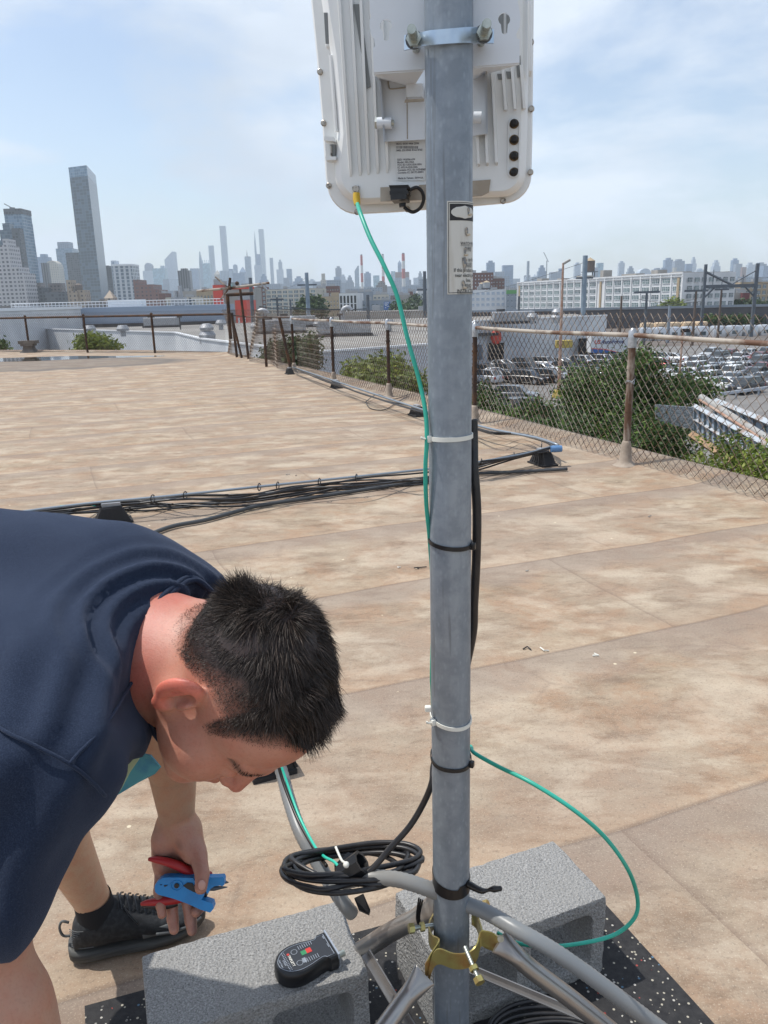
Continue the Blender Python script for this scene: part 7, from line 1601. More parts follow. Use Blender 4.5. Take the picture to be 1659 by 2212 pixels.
p0, p1 = onz(1190, 970, .15), onz(1213, 969, .15); tag(MB().tube([p0, p0.lerp(p1, .4), p1], [.028, .030, .028], n=12).build('conduit_coupling', simple('blue_wrapped_coupling', (.10, .22, .42), .5)), 'blue end fitting of the conduit at the bend', 'fitting')
rr = random.Random(9)
for i in range(5):
    o_ = rr.uniform(-.03, .03); pts = []
    for k, (u, v) in enumerate([(632, 795), (700, 820), (790, 850), (900, 884), (980, 906), (1060, 933), (1130, 940), (1190, 958), (1170, 975), (1110, 987), (1040, 999)]):
        pts.append((u+rr.uniform(-3, 3), v+rr.uniform(-3, 4), .14+o_+(rr.uniform(-.09, .03) if 2 < k < 7 else 0)))
    run('black_cable', pts, .0065, M_BLKC, None); tag(bpy.data.objects[-1] if False else COL.objects[-1], ['sagging black cable along the fence-side conduit, outermost loop', 'black cable twisting along the fence-side conduit', 'black cable drooping under the fence-side conduit', 'slack black cable nearest the fence beside the conduit', 'tight black cable strapped to the fence-side conduit'][i], 'cable', 'black cables along the fence-side conduit')
for i in range(9):
    pts = []
    for k, (u, v) in enumerate([(1185, 968), (1110, 985), (1020, 1000), (920, 1017), (780, 1033), (640, 1050), (520, 1063), (400, 1072), (300, 1080), (215, 1087), (130, 1097), (0, 1113)]):
        pts.append((u, v+rr.uniform(-3, 14 if 2 < k < 9 else 4)+i*(1.3 if i < 5 else 2.0)*(1 if k > 1 else .3), max(.012, .13-(rr.uniform(0, .11) if 2 < k < 9 else rr.uniform(0, .03))-(.08 if i > 4 and 1 < k < 10 else 0))))
    run('black_cable', pts, .0075, M_BLKC, None); tag(COL.objects[-1], ['black cable strapped on top of the conduit crossing the roof', 'black cable sagging just below the conduit crossing the roof', 'third black cable woven along the conduit crossing the roof', 'low black cable nearly touching the roof under the crossing conduit', 'lowest slack black cable of the run crossing the roof', 'black cable lying loose on the deck just below the crossing run', 'second loose black cable on the deck below the crossing run', 'third loose black cable on the deck below the crossing run', 'farthest-strayed loose black cable below the crossing run'][i], 'cable', 'black cables along the conduit crossing the roof')
run('black_conduit', [(1225, 1013, .02), (1120, 1019, .02), (1010, 1024, .02)] + [(930, 1036, .02), (840, 1050, .02), (760, 1062, .02), (640, 1080, .02), (560, 1092, .02), (500, 1108, .02), (440, 1124, .02), (372, 1137, .02), (310, 1160, .02), (240, 1190, .02), (150, 1215, .02)], .014, simple('dark_grey_conduit', (.055, .06, .065), .5), 'thick dark conduit lying on the roof below the cable run', 'conduit', 6, 10)
run('black_cable', [(320, 1085, .03), (450, 1094, .02), (560, 1090, .02), (640, 1076, .03), (700, 1060, .06), (760, 1045, .10)], .008, M_BLKC, 'thin black cable looping from the conduit down to the roof, above the man', 'cable')
run('black_cable', [(790, 868, .02), (800, 882, .01), (830, 885, .01), (860, 868, .02), (890, 850, .05), (850, 862, .03), (815, 852, .05), (790, 868, .02)], .006, M_BLKC, 'loose black cable loop on the roof left of the green cable', 'cable')
run('thin_cable', [(130, 1093, .11), (175, 1090, .12), (210, 1093, .10), (228, 1100, .06)], .006, M_GREENL, 'short turquoise cable tail at the support above the man')
mb = MB()
for u, v in ((1170, 962), (1110, 984), (1040, 998), (690, 1041), (600, 1049), (560, 1052), (400, 1070), (330, 1077), (770, 1032)):
    p = onz(u, v, .145); mb = MB(); mb.tube([p+Vector((.006*math.cos(q), .026*math.cos(q), .026*math.sin(q))) for q in [2*math.pi*k/12 for k in range(12)]], .004, n=5, closed=True); 
    tag(mb.build('cable_tie', M_BLKPL), None)
    o = COL.objects[-1]; tag(o, f'black tie round the crossing cable run, {("first","second","third","fourth","fifth","sixth","seventh","eighth","ninth")[sorted([330,400,560,600,690,770,1040,1110,1170]).index(u)]} from the left', 'cable tie', 'black ties on the crossing cable run')
# litter: small chips
mb = MB(); rr = random.Random(4)
LIT = [(865, 1225), (905, 1228), (1135, 1233), (1185, 1405), (1130, 1402), (620, 1026), (1280, 1416), (640, 1027), (1400, 1116)]
for i, (u, v) in enumerate(LIT):
    p = onz(u, v, .004); mb = MB(); mb.tube([p, p+Vector((rr.uniform(-.03, .03), rr.uniform(-.01, .02), .004)), p+Vector((rr.uniform(-.05, .05), rr.uniform(-.02, .03), .002))], .003, n=5)
    tag(mb.build('cable_offcut', [M_NYLON, M_BLKPL, M_GREYC][i % 3]), None); COL.objects[-1]['label'] = f'tiny {["white","black","grey"][i%3]} offcut lying on the bare roof, {ORD[i]} of the scattered scraps'; COL.objects[-1]['category'] = 'scrap'; COL.objects[-1]['group'] = 'scraps scattered on the roof'
# ================================================================== the man bending down to the left of the mast
def skin_mat():
    k = NT('skin'); at = k.n('Attribute'); at.attribute_name = 'tint'; at.attribute_type = 'GEOMETRY'; o = k.tc.outputs['Object']
    c = k.mix(k.ramp(k.noise(o, 45, 4, .6), [(.40, 0.), (.68, .7)]), at.outputs[0], (1, .80, .76), 'MULTIPLY')
    c = k.mix(k.ramp(k.noise(o, 300, 3, .6), [(.35, .5), (.5, 0.)]), c, (.85, .8, .78), 'MULTIPLY')
    k.bump(k.math('ADD', k.noise(o, 500, 3, .6), k.math('MULTIPLY', k.noise(o, 90, 3), .6)), .22, .0012)
    k.set(Base_Color=c, Roughness=.48, Specular_IOR_Level=.45)
    k.b.inputs['Subsurface Weight'].default_value = .18; k.b.inputs['Subsurface Radius'].default_value = (.012, .004, .002); k.b.inputs['Subsurface Scale'].default_value = .6
    return k.m
M_SKIN = skin_mat()
def cloth_mat():
    k = NT('navy_jersey'); o = k.tc.outputs['Object']; n1 = k.noise(o, 700, 4, .75)
    c = k.ramp(n1, [(.36, (.009, .015, .033)), (.52, (.015, .024, .048)), (.66, (.027, .040, .070))]); c = k.mix(k.ramp(k.noise(o, 5, 3), [(.4, 0.), (.7, .25)]), c, (.030, .040, .066))
    k.bump(n1, .45, .002); k.b.inputs['Sheen Weight'].default_value = .16; k.b.inputs['Sheen Roughness'].default_value = .5; k.b.inputs['Sheen Tint'].default_value = (.55, .65, .9, 1)
    return k.set(Base_Color=c, Roughness=.92, Specular_IOR_Level=.15)
M_NAVY = cloth_mat()
PERS = empty('person', (-.62, 1.40, 0), 0, 'man in a navy t-shirt bent over at left, head down, working with a blue tool', 'person')
A_ = np.array
# head frame
ta, tb_, tcc, HS = math.radians(30), math.radians(-7), math.radians(19), 1.02
X2 = CX*math.cos(tcc)+CY*math.sin(tcc); Y2 = CY*math.cos(tcc)-CX*math.sin(tcc)
hu = (X2*math.cos(ta)+CZ*math.sin(ta)); hr = (CZ*math.cos(ta)-X2*math.sin(ta)); hf = -Y2
hf2 = hf*math.cos(tb_)-hr*math.sin(tb_); hr2 = hr*math.cos(tb_)+hf*math.sin(tb_)
E0 = pt(506, 1490, .932); HROT = A_([hr2[:], hf2[:], hu[:]])       # rows: local x (his right), y (forward), z (up)
def toL(P): return (P-A_(E0[:], np.float32))@HROT.T.astype(np.float32)/np.float32(HS)
def toW(q): return HS*A_(q)@HROT+A_(E0[:])
def head_sdf(P):
    q = toL(P); qa = q.copy(); qa[..., 0] = np.abs(qa[..., 0])
    d = ellip(q, (0, -.014, .044), (.0765, .100, .086))
    d = smin(d, ellip(q, (0, .040, .040), (.062, .052, .058)), .02)
    d = smin(d, ellip(q, (0, .036, -.030), (.060, .056, .066)), .03)
    d = smin(d, rcone(qa, (.055, -.008, -.040), (.020, .068, -.092), .020, .018), .03)
    d = smin(d, ellip(q, (0, .074, -.098), (.024, .020, .018)), .02)
    d = smin(d, ellip(qa, (.042, .050, -.036), (.031, .036, .036)), .022)
    d = smin(d, rcone(qa, (0, .088, .018), (.034, .080, .022), .012, .010), .014)
    es = ellip(qa, (.031, .104, -.004), (.020, .016, .013)); d = smax(d, -es, .012)
    d = smin(d, ellip(qa, (.031, .078, -.004), (.014, .0135, .011)), .004)
    d = smin(d, rcone(q, (0, .090, .008), (0, .106, -.032), .0080, .0100), .012)
    d = smin(d, ellip(qa, (.0105, .095, -.037), (.0075, .010, .0065)), .006)
    d = smin(d, rcone(qa, (0, .094, -.063), (.018, .086, -.064), .008, .0045), .008); d = smin(d, rcone(qa, (0, .090, -.075), (.016, .084, -.073), .0085, .005), .007)
    # ears
    ce = A_((.083, -.012, -.002)); c_, s_ = math.cos(.62), math.sin(.62); M_ = A_([[c_, s_, 0], [-s_, c_, 0], [0, 0, 1]]).T
    qe = (qa-ce.astype(np.float32))@M_.astype(np.float32)/np.float32(1.14)
    ear = ellip(qe, (0, -.004, .006), (.0075, .0195, .029)); ear = smin(ear, ellip(qe, (0, .002, -.024), (.006, .0105, .012)), .008)
    ear = smax(ear, -ellip(qe, (.0085, .000, .003), (.0125, .0135, .0215)), .003)
    ear = smin(ear, rcone(qe, (.002, .010, -.004), (.003, .010, .006), .0035, .003), .004); ear = smin(ear, rcone(qe, (.001, -.008, -.010), (.003, -.006, .018), .003, .0025), .004)
    d = smin(d, ear, .006)
    return d
NB0, NB1 = pt(448, 1450, .965), pt(235, 1445, 1.01)
def neck_sdf(P):
    d = rcone(P, NB0, NB1, .062, .078); d = smin(d, rcone(P, pt(415, 1378, .995), pt(250, 1365, 1.03), .050, .074), .03)
    return d
def f_head(P): return smin(head_sdf(P), neck_sdf(P), .022)
def bbox_of(pts, pad): a = A_([p[:] for p in pts]); return a.min(0)-pad, a.max(0)+pad
lo, hi = bbox_of([E0, pt(640, 1440, .95), pt(260, 1430, 1.02)], .16)
V, F_ = surfnet(f_head, lo, hi, .0024); V = relax(V, F_, 1, .4); q = toL(V.astype(np.float32)); Nn = vnormals(V, F_)
def hairline(y): return np.interp(y, [-.12, -.085, -.055, -.030, -.012, .018, .024, .034, .046, .070, .095], [-.052, -.050, -.030, .012, .036, .040, .004, .006, .045, .078, .086])
def hmask(q): return np.clip((q[:, 2]-hairline(q[:, 1]))/.012, 0, 1)*(np.abs(q[:, 0]) < .2)
hm = hmask(q)
onhead = np.clip((1.16-np.linalg.norm((q-A_([0, -.012, .04]))/A_([.088, .115, .102]), axis=1))/.06, 0, 1)*np.clip((q[:, 2]+.056)/.04, 0, 1)
base_c = np.tile(A_([.50, .238, .168]), (len(V), 1)); red = A_([.50, .17, .125]); 
neckw = np.clip((-q[:, 2]-.035)/.03, 0, 1)*np.clip((-q[:, 1]+.0)/.03, 0, 1); base_c = base_c*(1-neckw[:, None]*.8)+A_([.47, .155, .115])*neckw[:, None]*.8
ear_glow = np.clip((np.abs(q[:, 0])-.080)/.008, 0, 1)*(np.abs(q[:, 1]+.012) < .035)*(np.abs(q[:, 2]) < .045); base_c = base_c*(1-ear_glow[:, None]*.75)+A_([.66, .17, .12])*ear_glow[:, None]*.75  # extra red paints sunlight shining through the ear into the tint
nosew = np.clip((q[:, 1]-.092)/.02, 0, 1)*(q[:, 2] < .01)*(q[:, 2] > -.055); base_c = base_c*(1-nosew[:, None]*.5)+red*nosew[:, None]*.5
lipw = np.exp(-((q[:, 2]+.069)/.008)**2)*(q[:, 1] > .08)*(np.abs(q[:, 0]) < .022); base_c = base_c*(1-lipw[:, None]*.6)+A_([.36, .11, .10])*lipw[:, None]*.6
browl = np.exp(-((q[:, 2]-.0225-.10*(np.abs(q[:, 0])-.03)*0)/.0050)**2)*(q[:, 1] > .055)*(np.abs(q[:, 0]) > .012)*(np.abs(q[:, 0]) < .055); base_c = base_c*(1-browl[:, None]*.75)+A_([.05, .03, .022])*browl[:, None]*.75
fade = np.clip((q[:, 2]-hairline(q[:, 1]))/.05, 0, 1)*onhead; fw = np.clip(hm*onhead*(.10+.88*fade**.75), 0, .975)
base_c = base_c*(1-fw[:, None])+A_([.020, .014, .012])*fw[:, None]
parts_V = [V]; parts_F = [F_]; parts_C = [base_c]
HV, HF, HN, HQ = V, F_, Nn, q
# ---- arms, hands, legs
SH_L, EL_L, WR_L = pt(400, 1330, 1.13), pt(362, 1545, 1.27), pt(383, 1772, 1.345)
def hp(u, v, d=1.345): return pt(u, v, d)
FING = [  # chains of (u, v, depth, radius)
 [(348, 1880, 1.345, .0105), (343, 1925, 1.325, .0088), (347, 1955, 1.315, .0080), (350, 1975, 1.31, .0072)],
 [(370, 1885, 1.345, .0112), (371, 1945, 1.335, .0100), (373, 1985, 1.325, .0094), (376, 2008, 1.315, .0082)],
 [(397, 1888, 1.345, .0115), (405, 1945, 1.340, .0104), (412, 1988, 1.330, .0098), (415, 2010, 1.322, .0086)],
 [(424, 1885, 1.345, .0115), (434, 1930, 1.345, .0103), (434, 1957, 1.33, .0095), (424, 1970, 1.318, .0085)],
 [(408, 1815, 1.335, .0190), (428, 1850, 1.315, .0150), (437, 1888, 1.292, .0118), (434, 1918, 1.280, .0100)]]
def arm_sdf(P):
    d = rcone(P, SH_L, EL_L, .052, .045)
    mid = EL_L.lerp(WR_L, .30); d = smin(d, rcone(P, EL_L, mid, .044, .043), .03); d = smin(d, rcone(P, mid, WR_L, .043, .029), .03)
    return d
def hand_sdf(P):
    d = rcone(P, EL_L.lerp(WR_L, .5), WR_L, .040, .0285)
    for (u0, v0, u1, v1, r0, r1) in ((364, 1785, 352, 1868, .024, .016), (383, 1785, 374, 1875, .025, .017), (398, 1785, 400, 1878, .024, .017), (408, 1795, 424, 1872, .022, .016)):
        d = smin(d, rcone(P, hp(u0, v0, 1.348), hp(u1, v1, 1.350), r0*.92, r1), .014)
    d = smin(d, rcone(P, hp(398, 1800, 1.335), hp(418, 1838, 1.325), .024, .021), .016)     # ball of the thumb
    d = smin(d, rcone(P, hp(352, 1815, 1.338), hp(350, 1862, 1.338), .019, .015), .014)     # heel of the palm
    for ch in FING:
        c_ = None
        for a_, b_ in zip(ch, ch[1:]):
            s_ = rcone(P, pt(*a_[:3]), pt(*b_[:3]), a_[3], b_[3]); c_ = s_ if c_ is None else smin(c_, s_, .003)
        d = smin(d, c_, .006)
    return d
ARM_C = A_([.40, .235, .155]); HAND_C = A_([.40, .205, .150])
lo, hi = bbox_of([SH_L, EL_L, WR_L], .065); V, F_ = surfnet(arm_sdf, lo, hi, .006); V = relax(V, F_, 2); parts_V.append(V); parts_F.append(F_); parts_C.append(np.tile(ARM_C, (len(V), 1)))
lo, hi = bbox_of([EL_L.lerp(WR_L, .55)]+[pt(*c_[:3]) for ch in FING for c_ in ch], .032); V, F_ = surfnet(hand_sdf, lo, hi, .0019); V = relax(V, F_, 1, .4)
hc = np.tile(HAND_C, (len(V), 1)); wf = np.clip((A_([proj(p)[1] for p in V])-1740)/90, 0, 1)[:, None]; hc = ARM_C*(1-wf)+hc*wf; dirt = np.clip(vnoise(V, 90, 3)-.35, 0, 1)[:, None]*wf*.7; hc = hc*(1-dirt)+A_([.08, .05, .045])*dirt
parts_V.append(V); parts_F.append(F_); parts_C.append(hc)
SH_R, EL_R, WR_R = pt(150, 1610, .80), pt(-70, 2085, .80), pt(110, 2370, .80)
def armr_sdf(P): return smin(rcone(P, SH_R.lerp(EL_R, .3), EL_R, .040, .046), smin(rcone(P, EL_R, EL_R.lerp(WR_R, .35), .046, .047), rcone(P, EL_R.lerp(WR_R, .35), WR_R, .047, .032), .03), .03)
lo, hi = bbox_of([SH_R, EL_R, WR_R], .07); V, F_ = surfnet(armr_sdf, lo, hi, .006); V = relax(V, F_, 2); parts_V.append(V); parts_F.append(F_); parts_C.append(np.tile(A_([.46, .255, .175]), (len(V), 1)))
HEEL, TOE = onz(140, 2085, 0)+Vector((.015, .02, 0)), onz(440, 2004, 0)+Vector((0, .012, 0)); AN = HEEL.lerp(TOE, .20)+Vector((0, 0, .12)); KN = pt(105, 1690, 1.57); HP_ = pt(-400, 1440, 1.22); HP2 = pt(-420, 1560, 1.0); KN2 = Vector((-1.02, 1.00, .50)); AN2 = Vector((-1.10, .86, .10))
def leg_sdf(P):
    d = rcone(P, HP_, KN, .085, .062); c1 = KN.lerp(AN, .30)+Vector((-.018, -.008, 0)); d = smin(d, rcone(P, KN, c1, .058, .060), .03); d = smin(d, rcone(P, c1, AN, .060, .036), .03); d = smin(d, rcone(P, AN, AN+Vector((.0, .0, -.05)), .033, .026), .02)
    d2 = rcone(P, HP2, KN2, .085, .062); d2 = smin(d2, rcone(P, KN2, AN2, .060, .036), .03); d2 = smin(d2, rcone(P, AN2, AN2+Vector((.06, .02, -.05)), .036, .032), .02); return np.minimum(d, d2)
lo, hi = bbox_of([HP_, KN, AN, HP2, KN2, AN2], .10); V, F_ = surfnet(leg_sdf, lo, hi, .0075); V = relax(V, F_, 3); parts_V.append(V); parts_F.append(F_); parts_C.append(np.tile(A_([.52, .32, .205]), (len(V), 1)))
off = 0; FF = []
for v_, f_ in zip(parts_V, parts_F): FF.append(f_+off); off += len(v_)
npmesh('body', np.concatenate(parts_V), np.concatenate(FF), M_SKIN, PERS, colors=np.clip(np.concatenate(parts_C), 0, 1))
# thumb nail and finger nails
M_NAIL = simple('finger_nail', (.52, .30, .25), .3)
c_ = pt(436, 1912, 1.2700); MB().sphere(c_, (.0062, .0022, .0085), 12, 8, M=Matrix((CX, CZ, CY)).transposed()).build('thumb_nail', M_NAIL, PERS, smooth=True)
# eye (half closed) and lashes under the brow on the visible side
for s_ in (-1, 1): MB().sphere(Vector(toW(A_([s_*.031, .0815, -.0045]))), .0095, 12, 8).build('eye', simple('eye_white', (.55, .50, .48), .2), PERS, smooth=True)
# ---- hair
def hair():
    r = np.random.default_rng(5); tri = HV[HF[:, 0]]; area = np.linalg.norm(np.cross(HV[HF[:, 2]]-HV[HF[:, 0]], HV[HF[:, 3]]-HV[HF[:, 1]]), axis=1)
    mk = (hmask(HQ)*(HQ[:, 2] > -.06)*(np.linalg.norm((HQ-A_([0, -.012, .04]))/A_([.088, .115, .102]), axis=1) < 1.12)*((np.abs(HQ[:, 0]) < .083)))[HF].mean(1)
    pr = area*mk; pr /= pr.sum(); n = 42000; fi = r.choice(len(HF), n, p=pr); w1 = r.random((n, 1)); w2 = r.random((n, 1))
    P0 = (HV[HF[fi, 0]]*(1-w1)+HV[HF[fi, 1]]*w1)*(1-w2)+(HV[HF[fi, 3]]*(1-w1)+HV[HF[fi, 2]]*w1)*w2; Nr = HN[HF[fi, 0]]; Q = toL(P0.astype(np.float32)).astype(float); NL = Nr@HROT.T
    above = Q[:, 2]-hairline(Q[:, 1]); side = np.clip((np.abs(Q[:, 0])-.048)/.022, 0, 1)
    topz = Q[:, 2]+.25*np.clip(-Q[:, 1]-.03, 0, .1)*2-.35*np.clip(np.abs(Q[:, 0])-.03, 0, .1)
    Ln = np.minimum(np.interp(above, [0, .012, .03, .05, .075, .10], [.0012, .002, .0035, .007, .015, .023]), np.interp(topz, [.045, .075, .095], [.004, .010, .021]))
    Ln = np.maximum(Ln, np.where((Q[:, 2] > .095) & (np.abs(Q[:, 0]) < .055), .020, 0)); frontish = np.clip((Q[:, 1]-.03)/.05, 0, 1)*(Q[:, 2] > .06); Ln *= 1+.15*frontish
    Ln *= r.uniform(.65, 1.25, n)
    wh = A_([.012, -.062, .112]); d = Q-wh; d -= NL*(d*NL).sum(1)[:, None]; rad = np.linalg.norm(d, axis=1)[:, None]; d /= rad+1e-6
    sw = np.cross(NL, d); flow = d*.8+sw*.45*np.exp(-rad/.05)+A_([0, .75, 0])*np.clip((Q[:, 2:3]-.05)/.05, 0, 1)+A_([0, .1, -.7])*side[:, None]
    cl = np.stack([vnoise(Q, 95, 31), vnoise(Q, 95, 32), vnoise(Q, 95, 33)], 1); cl2 = np.stack([vnoise(Q, 38, 41), vnoise(Q, 38, 42), vnoise(Q, 38, 43)], 1)
    lift = np.interp(Ln, [0, .01, .03], [.5, .45, .34])[:, None]; 
    dr = flow*.75+NL*lift+cl*.40+cl2*.50+r.normal(size=(n, 3))*.22; dr /= np.linalg.norm(dr, axis=1)[:, None]
    dr2 = dr+flow*.35+cl*.35-NL*.18; dr2 /= np.linalg.norm(dr2, axis=1)[:, None]
    p = [Q-NL*.0015, Q+dr*Ln[:, None]*.5, Q+dr*Ln[:, None]*.5+dr2*Ln[:, None]*.5]
    side_v = np.cross(dr, r.normal(size=(n, 3))); side_v /= np.linalg.norm(side_v, axis=1)[:, None]; wd = np.interp(Ln, [0, .01, .03], [.00020, .00026, .00033])[:, None]
    rows_ = [p[0]-side_v*wd, p[0]+side_v*wd, p[1]-side_v*wd*.85, p[1]+side_v*wd*.85, p[2]-side_v*wd*.15, p[2]+side_v*wd*.15]
    Vh = np.stack([toW(x) for x in rows_], 1).reshape(-1, 3); i0 = np.arange(n)[:, None]*6; Fh = np.concatenate([i0+A_([0, 1, 3, 2]), i0+A_([2, 3, 5, 4])])
    tn = np.repeat(np.clip(.5+.3*r.normal(size=n), 0, 1), 6); k = NT('dark_hair'); at = k.n('Attribute'); at.attribute_name = 'tint'; at.attribute_type = 'GEOMETRY'
    c = k.ramp(k.n('SeparateColor', {0: at.outputs[0]}).outputs[0], [(0, (.009, .007, .006)), (.6, (.032, .024, .020)), (1, (.10, .074, .060))]); k.set(Base_Color=c, Roughness=.55, Specular_IOR_Level=.35)
    npmesh('hair', Vh, Fh, k.m, PERS, colors=np.stack([tn]*3, 1), smooth=False)
    # eyebrows
    rr = np.random.default_rng(8)
    for s_ in (-1, 1):
        mb = MB()
        for i in range(95):
            x = s_*rr.uniform(.012, .052); z = .0235+.0035*math.sin((abs(x)-.012)/.04*3.1)+rr.normal()*.0018
            # find the surface by marching in from the front
            ys = np.linspace(.12, .04, 60); pp = np.stack([np.full(60, x), ys, np.full(60, z)], 1); dd = f_head(toW(pp).astype(np.float32)); hit = np.argmax(dd < 0); a = A_([x, ys[hit], z]); b = a+A_([s_*.005, .0004, .0015*rr.normal()])
            mb.tube([toW(a-A_([0, .001, 0])), toW(b)], [.0003, .0001], n=3)
        mb.build('eyebrow', k.m, PERS)
hair()
# ---- t-shirt
SL0, SL1 = pt(108, 1640, .81), pt(-28, 1888, .80)
def shirt_sdf(P):
    d = rcone(P, pt(235, 1335, 1.09), pt(-320, 1272, 1.20), .134, .146)
    d = smin(d, rcone(P, pt(85, 1510, .92), pt(-320, 1500, 1.0), .115, .135), .08)
    d = smin(d, ellip(P, pt(372, 1345, 1.12), (.078, .078, .078)), .06)
    d = smin(d, rcone(P, pt(125, 1560, .85), SL0, .080, .074), .05)
    d = smin(d, rcone(P, SL0, SL1, .074, .076), .03)
    d = smin(d, rcone(P, pt(175, 1500, .95), pt(165, 1650, 1.0), .075, .060), .05)
    d = smin(d, rcone(P, pt(255, 1370, 1.03), pt(190, 1520, .95), .085, .066), .05)
    d = smin(d, rcone(P, SH_L, EL_L.lerp(SH_L, .70), .070, .060), .03)
    nk = ellip(P, pt(474, 1447, .965), (.096, .115, .26), A_([CX[:], CY[:], CZ[:]]).T); d = smax(d, -nk, .010)
    return d
lo, hi = bbox_of([pt(440, 1340, 1.12), pt(-330, 1290, 1.2), pt(-330, 1500, 1.0), SL1, SL0, EL_L], .21); V, F_ = surfnet(shirt_sdf, lo, hi, .0075); V = relax(V, F_, 4, .5); Nn = vnormals(V, F_)
uv = A_([proj(p)[:2] for p in V]); u_, v_ = uv[:, 0], uv[:, 1]
nc = A_(pt(395, 1440, .96)[:]); rad = np.linalg.norm(V-nc, axis=1)
disp = -.0065*np.clip(np.sin((rad-.085)*2*math.pi/.030+vnoise(V, 9, 51)*1.1), -1, .7)*np.exp(-((rad-.125)/.045)**2)*np.clip((1500-v_)/120, 0, 1)           # rolls of cloth behind the collar
fold = np.sin(((u_-90)*.055+(v_-1400)*.010)+vnoise(V, 7, 52)*2.0); disp += .0060*fold*np.clip((v_-1330)/150, 0, 1)*np.clip((1700-v_)/150, 0, 1)*np.exp(-((u_-150)/170)**2)
sleeve = np.clip((v_-1560)/80, 0, 1)*(u_ < 300); disp += sleeve*(.0065*np.sin((u_+.35*v_)*.035+vnoise(V, 8, 53)*1.8)+.002*vnoise(V, 24, 54))
rg = 1-np.abs(vnoise(V*A_([1, 1, .6]), 9, 57)); disp += .0055*np.clip(rg, 0, 1)**5*np.clip((v_-1300)/250, 0, 1); disp += .0028*vnoise(V, 13, 55)+.0010*vnoise(V, 40, 56)
V = V+Nn*disp[:, None]
npmesh('t_shirt', V, F_, M_NAVY, PERS)
def on_shirt(pts, off=.002, d0=.55):
    """drops picture points onto the shirt along the line of sight"""
    out_ = []
    for u, v in pts:
        ds = np.linspace(d0, 1.5, 400); r_ = A_(ray(u, v)[:])/FPX; P = A_(CAMP[:])+ds[:, None]*r_; s = shirt_sdf(P.astype(np.float32)); i = np.argmax(s < 0)
        if s[i] >= 0: i = np.argmin(s)
        out_.append(Vector(P[i]-r_*off))
    return out_
MB().tube(smoothpath(on_shirt([(292, 1462), (270, 1500), (243, 1545), (205, 1592), (172, 1625), (150, 1650)], .006), 4), .0020, n=6).build('shoulder_seam', M_NAVY, PERS, smooth=True)
MB().tube(smoothpath(on_shirt([(-20, 1560), (20, 1585), (70, 1608), (150, 1650), (195, 1685), (228, 1720)], .0055), 4), .0020, n=6).build('sleeve_seam', M_NAVY, PERS, smooth=True)
def collar_ring(k):
    L_ = on_shirt([(474+(165+k)*math.cos(math.radians(a)), 1447-(198+k)*math.sin(math.radians(a))) for a in range(112, 262, 10)], .0015)
    return L_+[pt(*p) for p in ((470, 1640, 1.04), (520, 1500, 1.09), (490, 1330, 1.10), (440, 1262, 1.06))]
def band_strip(k, nm, r_): MB().tube(smoothpath(collar_ring(k), 5, closed=True), r_, n=8, closed=True).build(nm, M_NAVY, PERS, smooth=True)
band_strip(9, 'collar', .0040); band_strip(17, 'collar_rib', .0036)
# shirt print glimpsed under the chest
MP1 = simple('teal_print', (.10, .34, .40), .8, noise=(14, (.06, .22, .36), .45, .55)); MP2 = simple('pale_green_print', (.50, .60, .38), .8)
def patch(pl_, m, nm):
    c = [pt(*p) for p in pl_]; o = MB().prism(c, CZ*-.004).build(nm, m, PERS, smooth=False); return o
patch([(262, 1652, 1.08), (290, 1625, 1.08), (325, 1632, 1.08), (347, 1658, 1.09), (335, 1672, 1.09), (300, 1690, 1.09), (266, 1708, 1.08), (250, 1720, 1.07), (246, 1700, 1.06)], MP1, 'shirt_print'); patch([(252, 1700, 1.072), (262, 1655, 1.072), (290, 1622, 1.072), (300, 1640, 1.072), (278, 1672, 1.072), (262, 1705, 1.072), (249, 1722, 1.062)], MP2, 'shirt_print_edge')
# shorts
def shorts_sdf(P):
    d = rcone(P, pt(-330, 1400, 1.16), HP_, .150, .155); d = smin(d, rcone(P, HP2, pt(-300, 1480, 1.05), .15, .15), .06); d = smin(d, rcone(P, HP_, HP_.lerp(KN, .72), .115, .092), .05); d = smin(d, rcone(P, HP2, HP2.lerp(KN2, .75), .115, .092), .05); return d
lo, hi = bbox_of([pt(-330, 1400, 1.16), HP_, HP2, HP_.lerp(KN, .75), HP2.lerp(KN2, .75)], .19); V, F_ = surfnet(shorts_sdf, lo, hi, .013); V = relax(V, F_, 4); Nn = vnormals(V, F_); V = V+Nn*(.005*vnoise(V, 14, 60))[:, None]
npmesh('shorts', V, F_, simple('black_shorts', (.015, .016, .020), .9), PERS)
# watch on the near arm at the left edge
c_ = SH_R.lerp(EL_R, .96); 
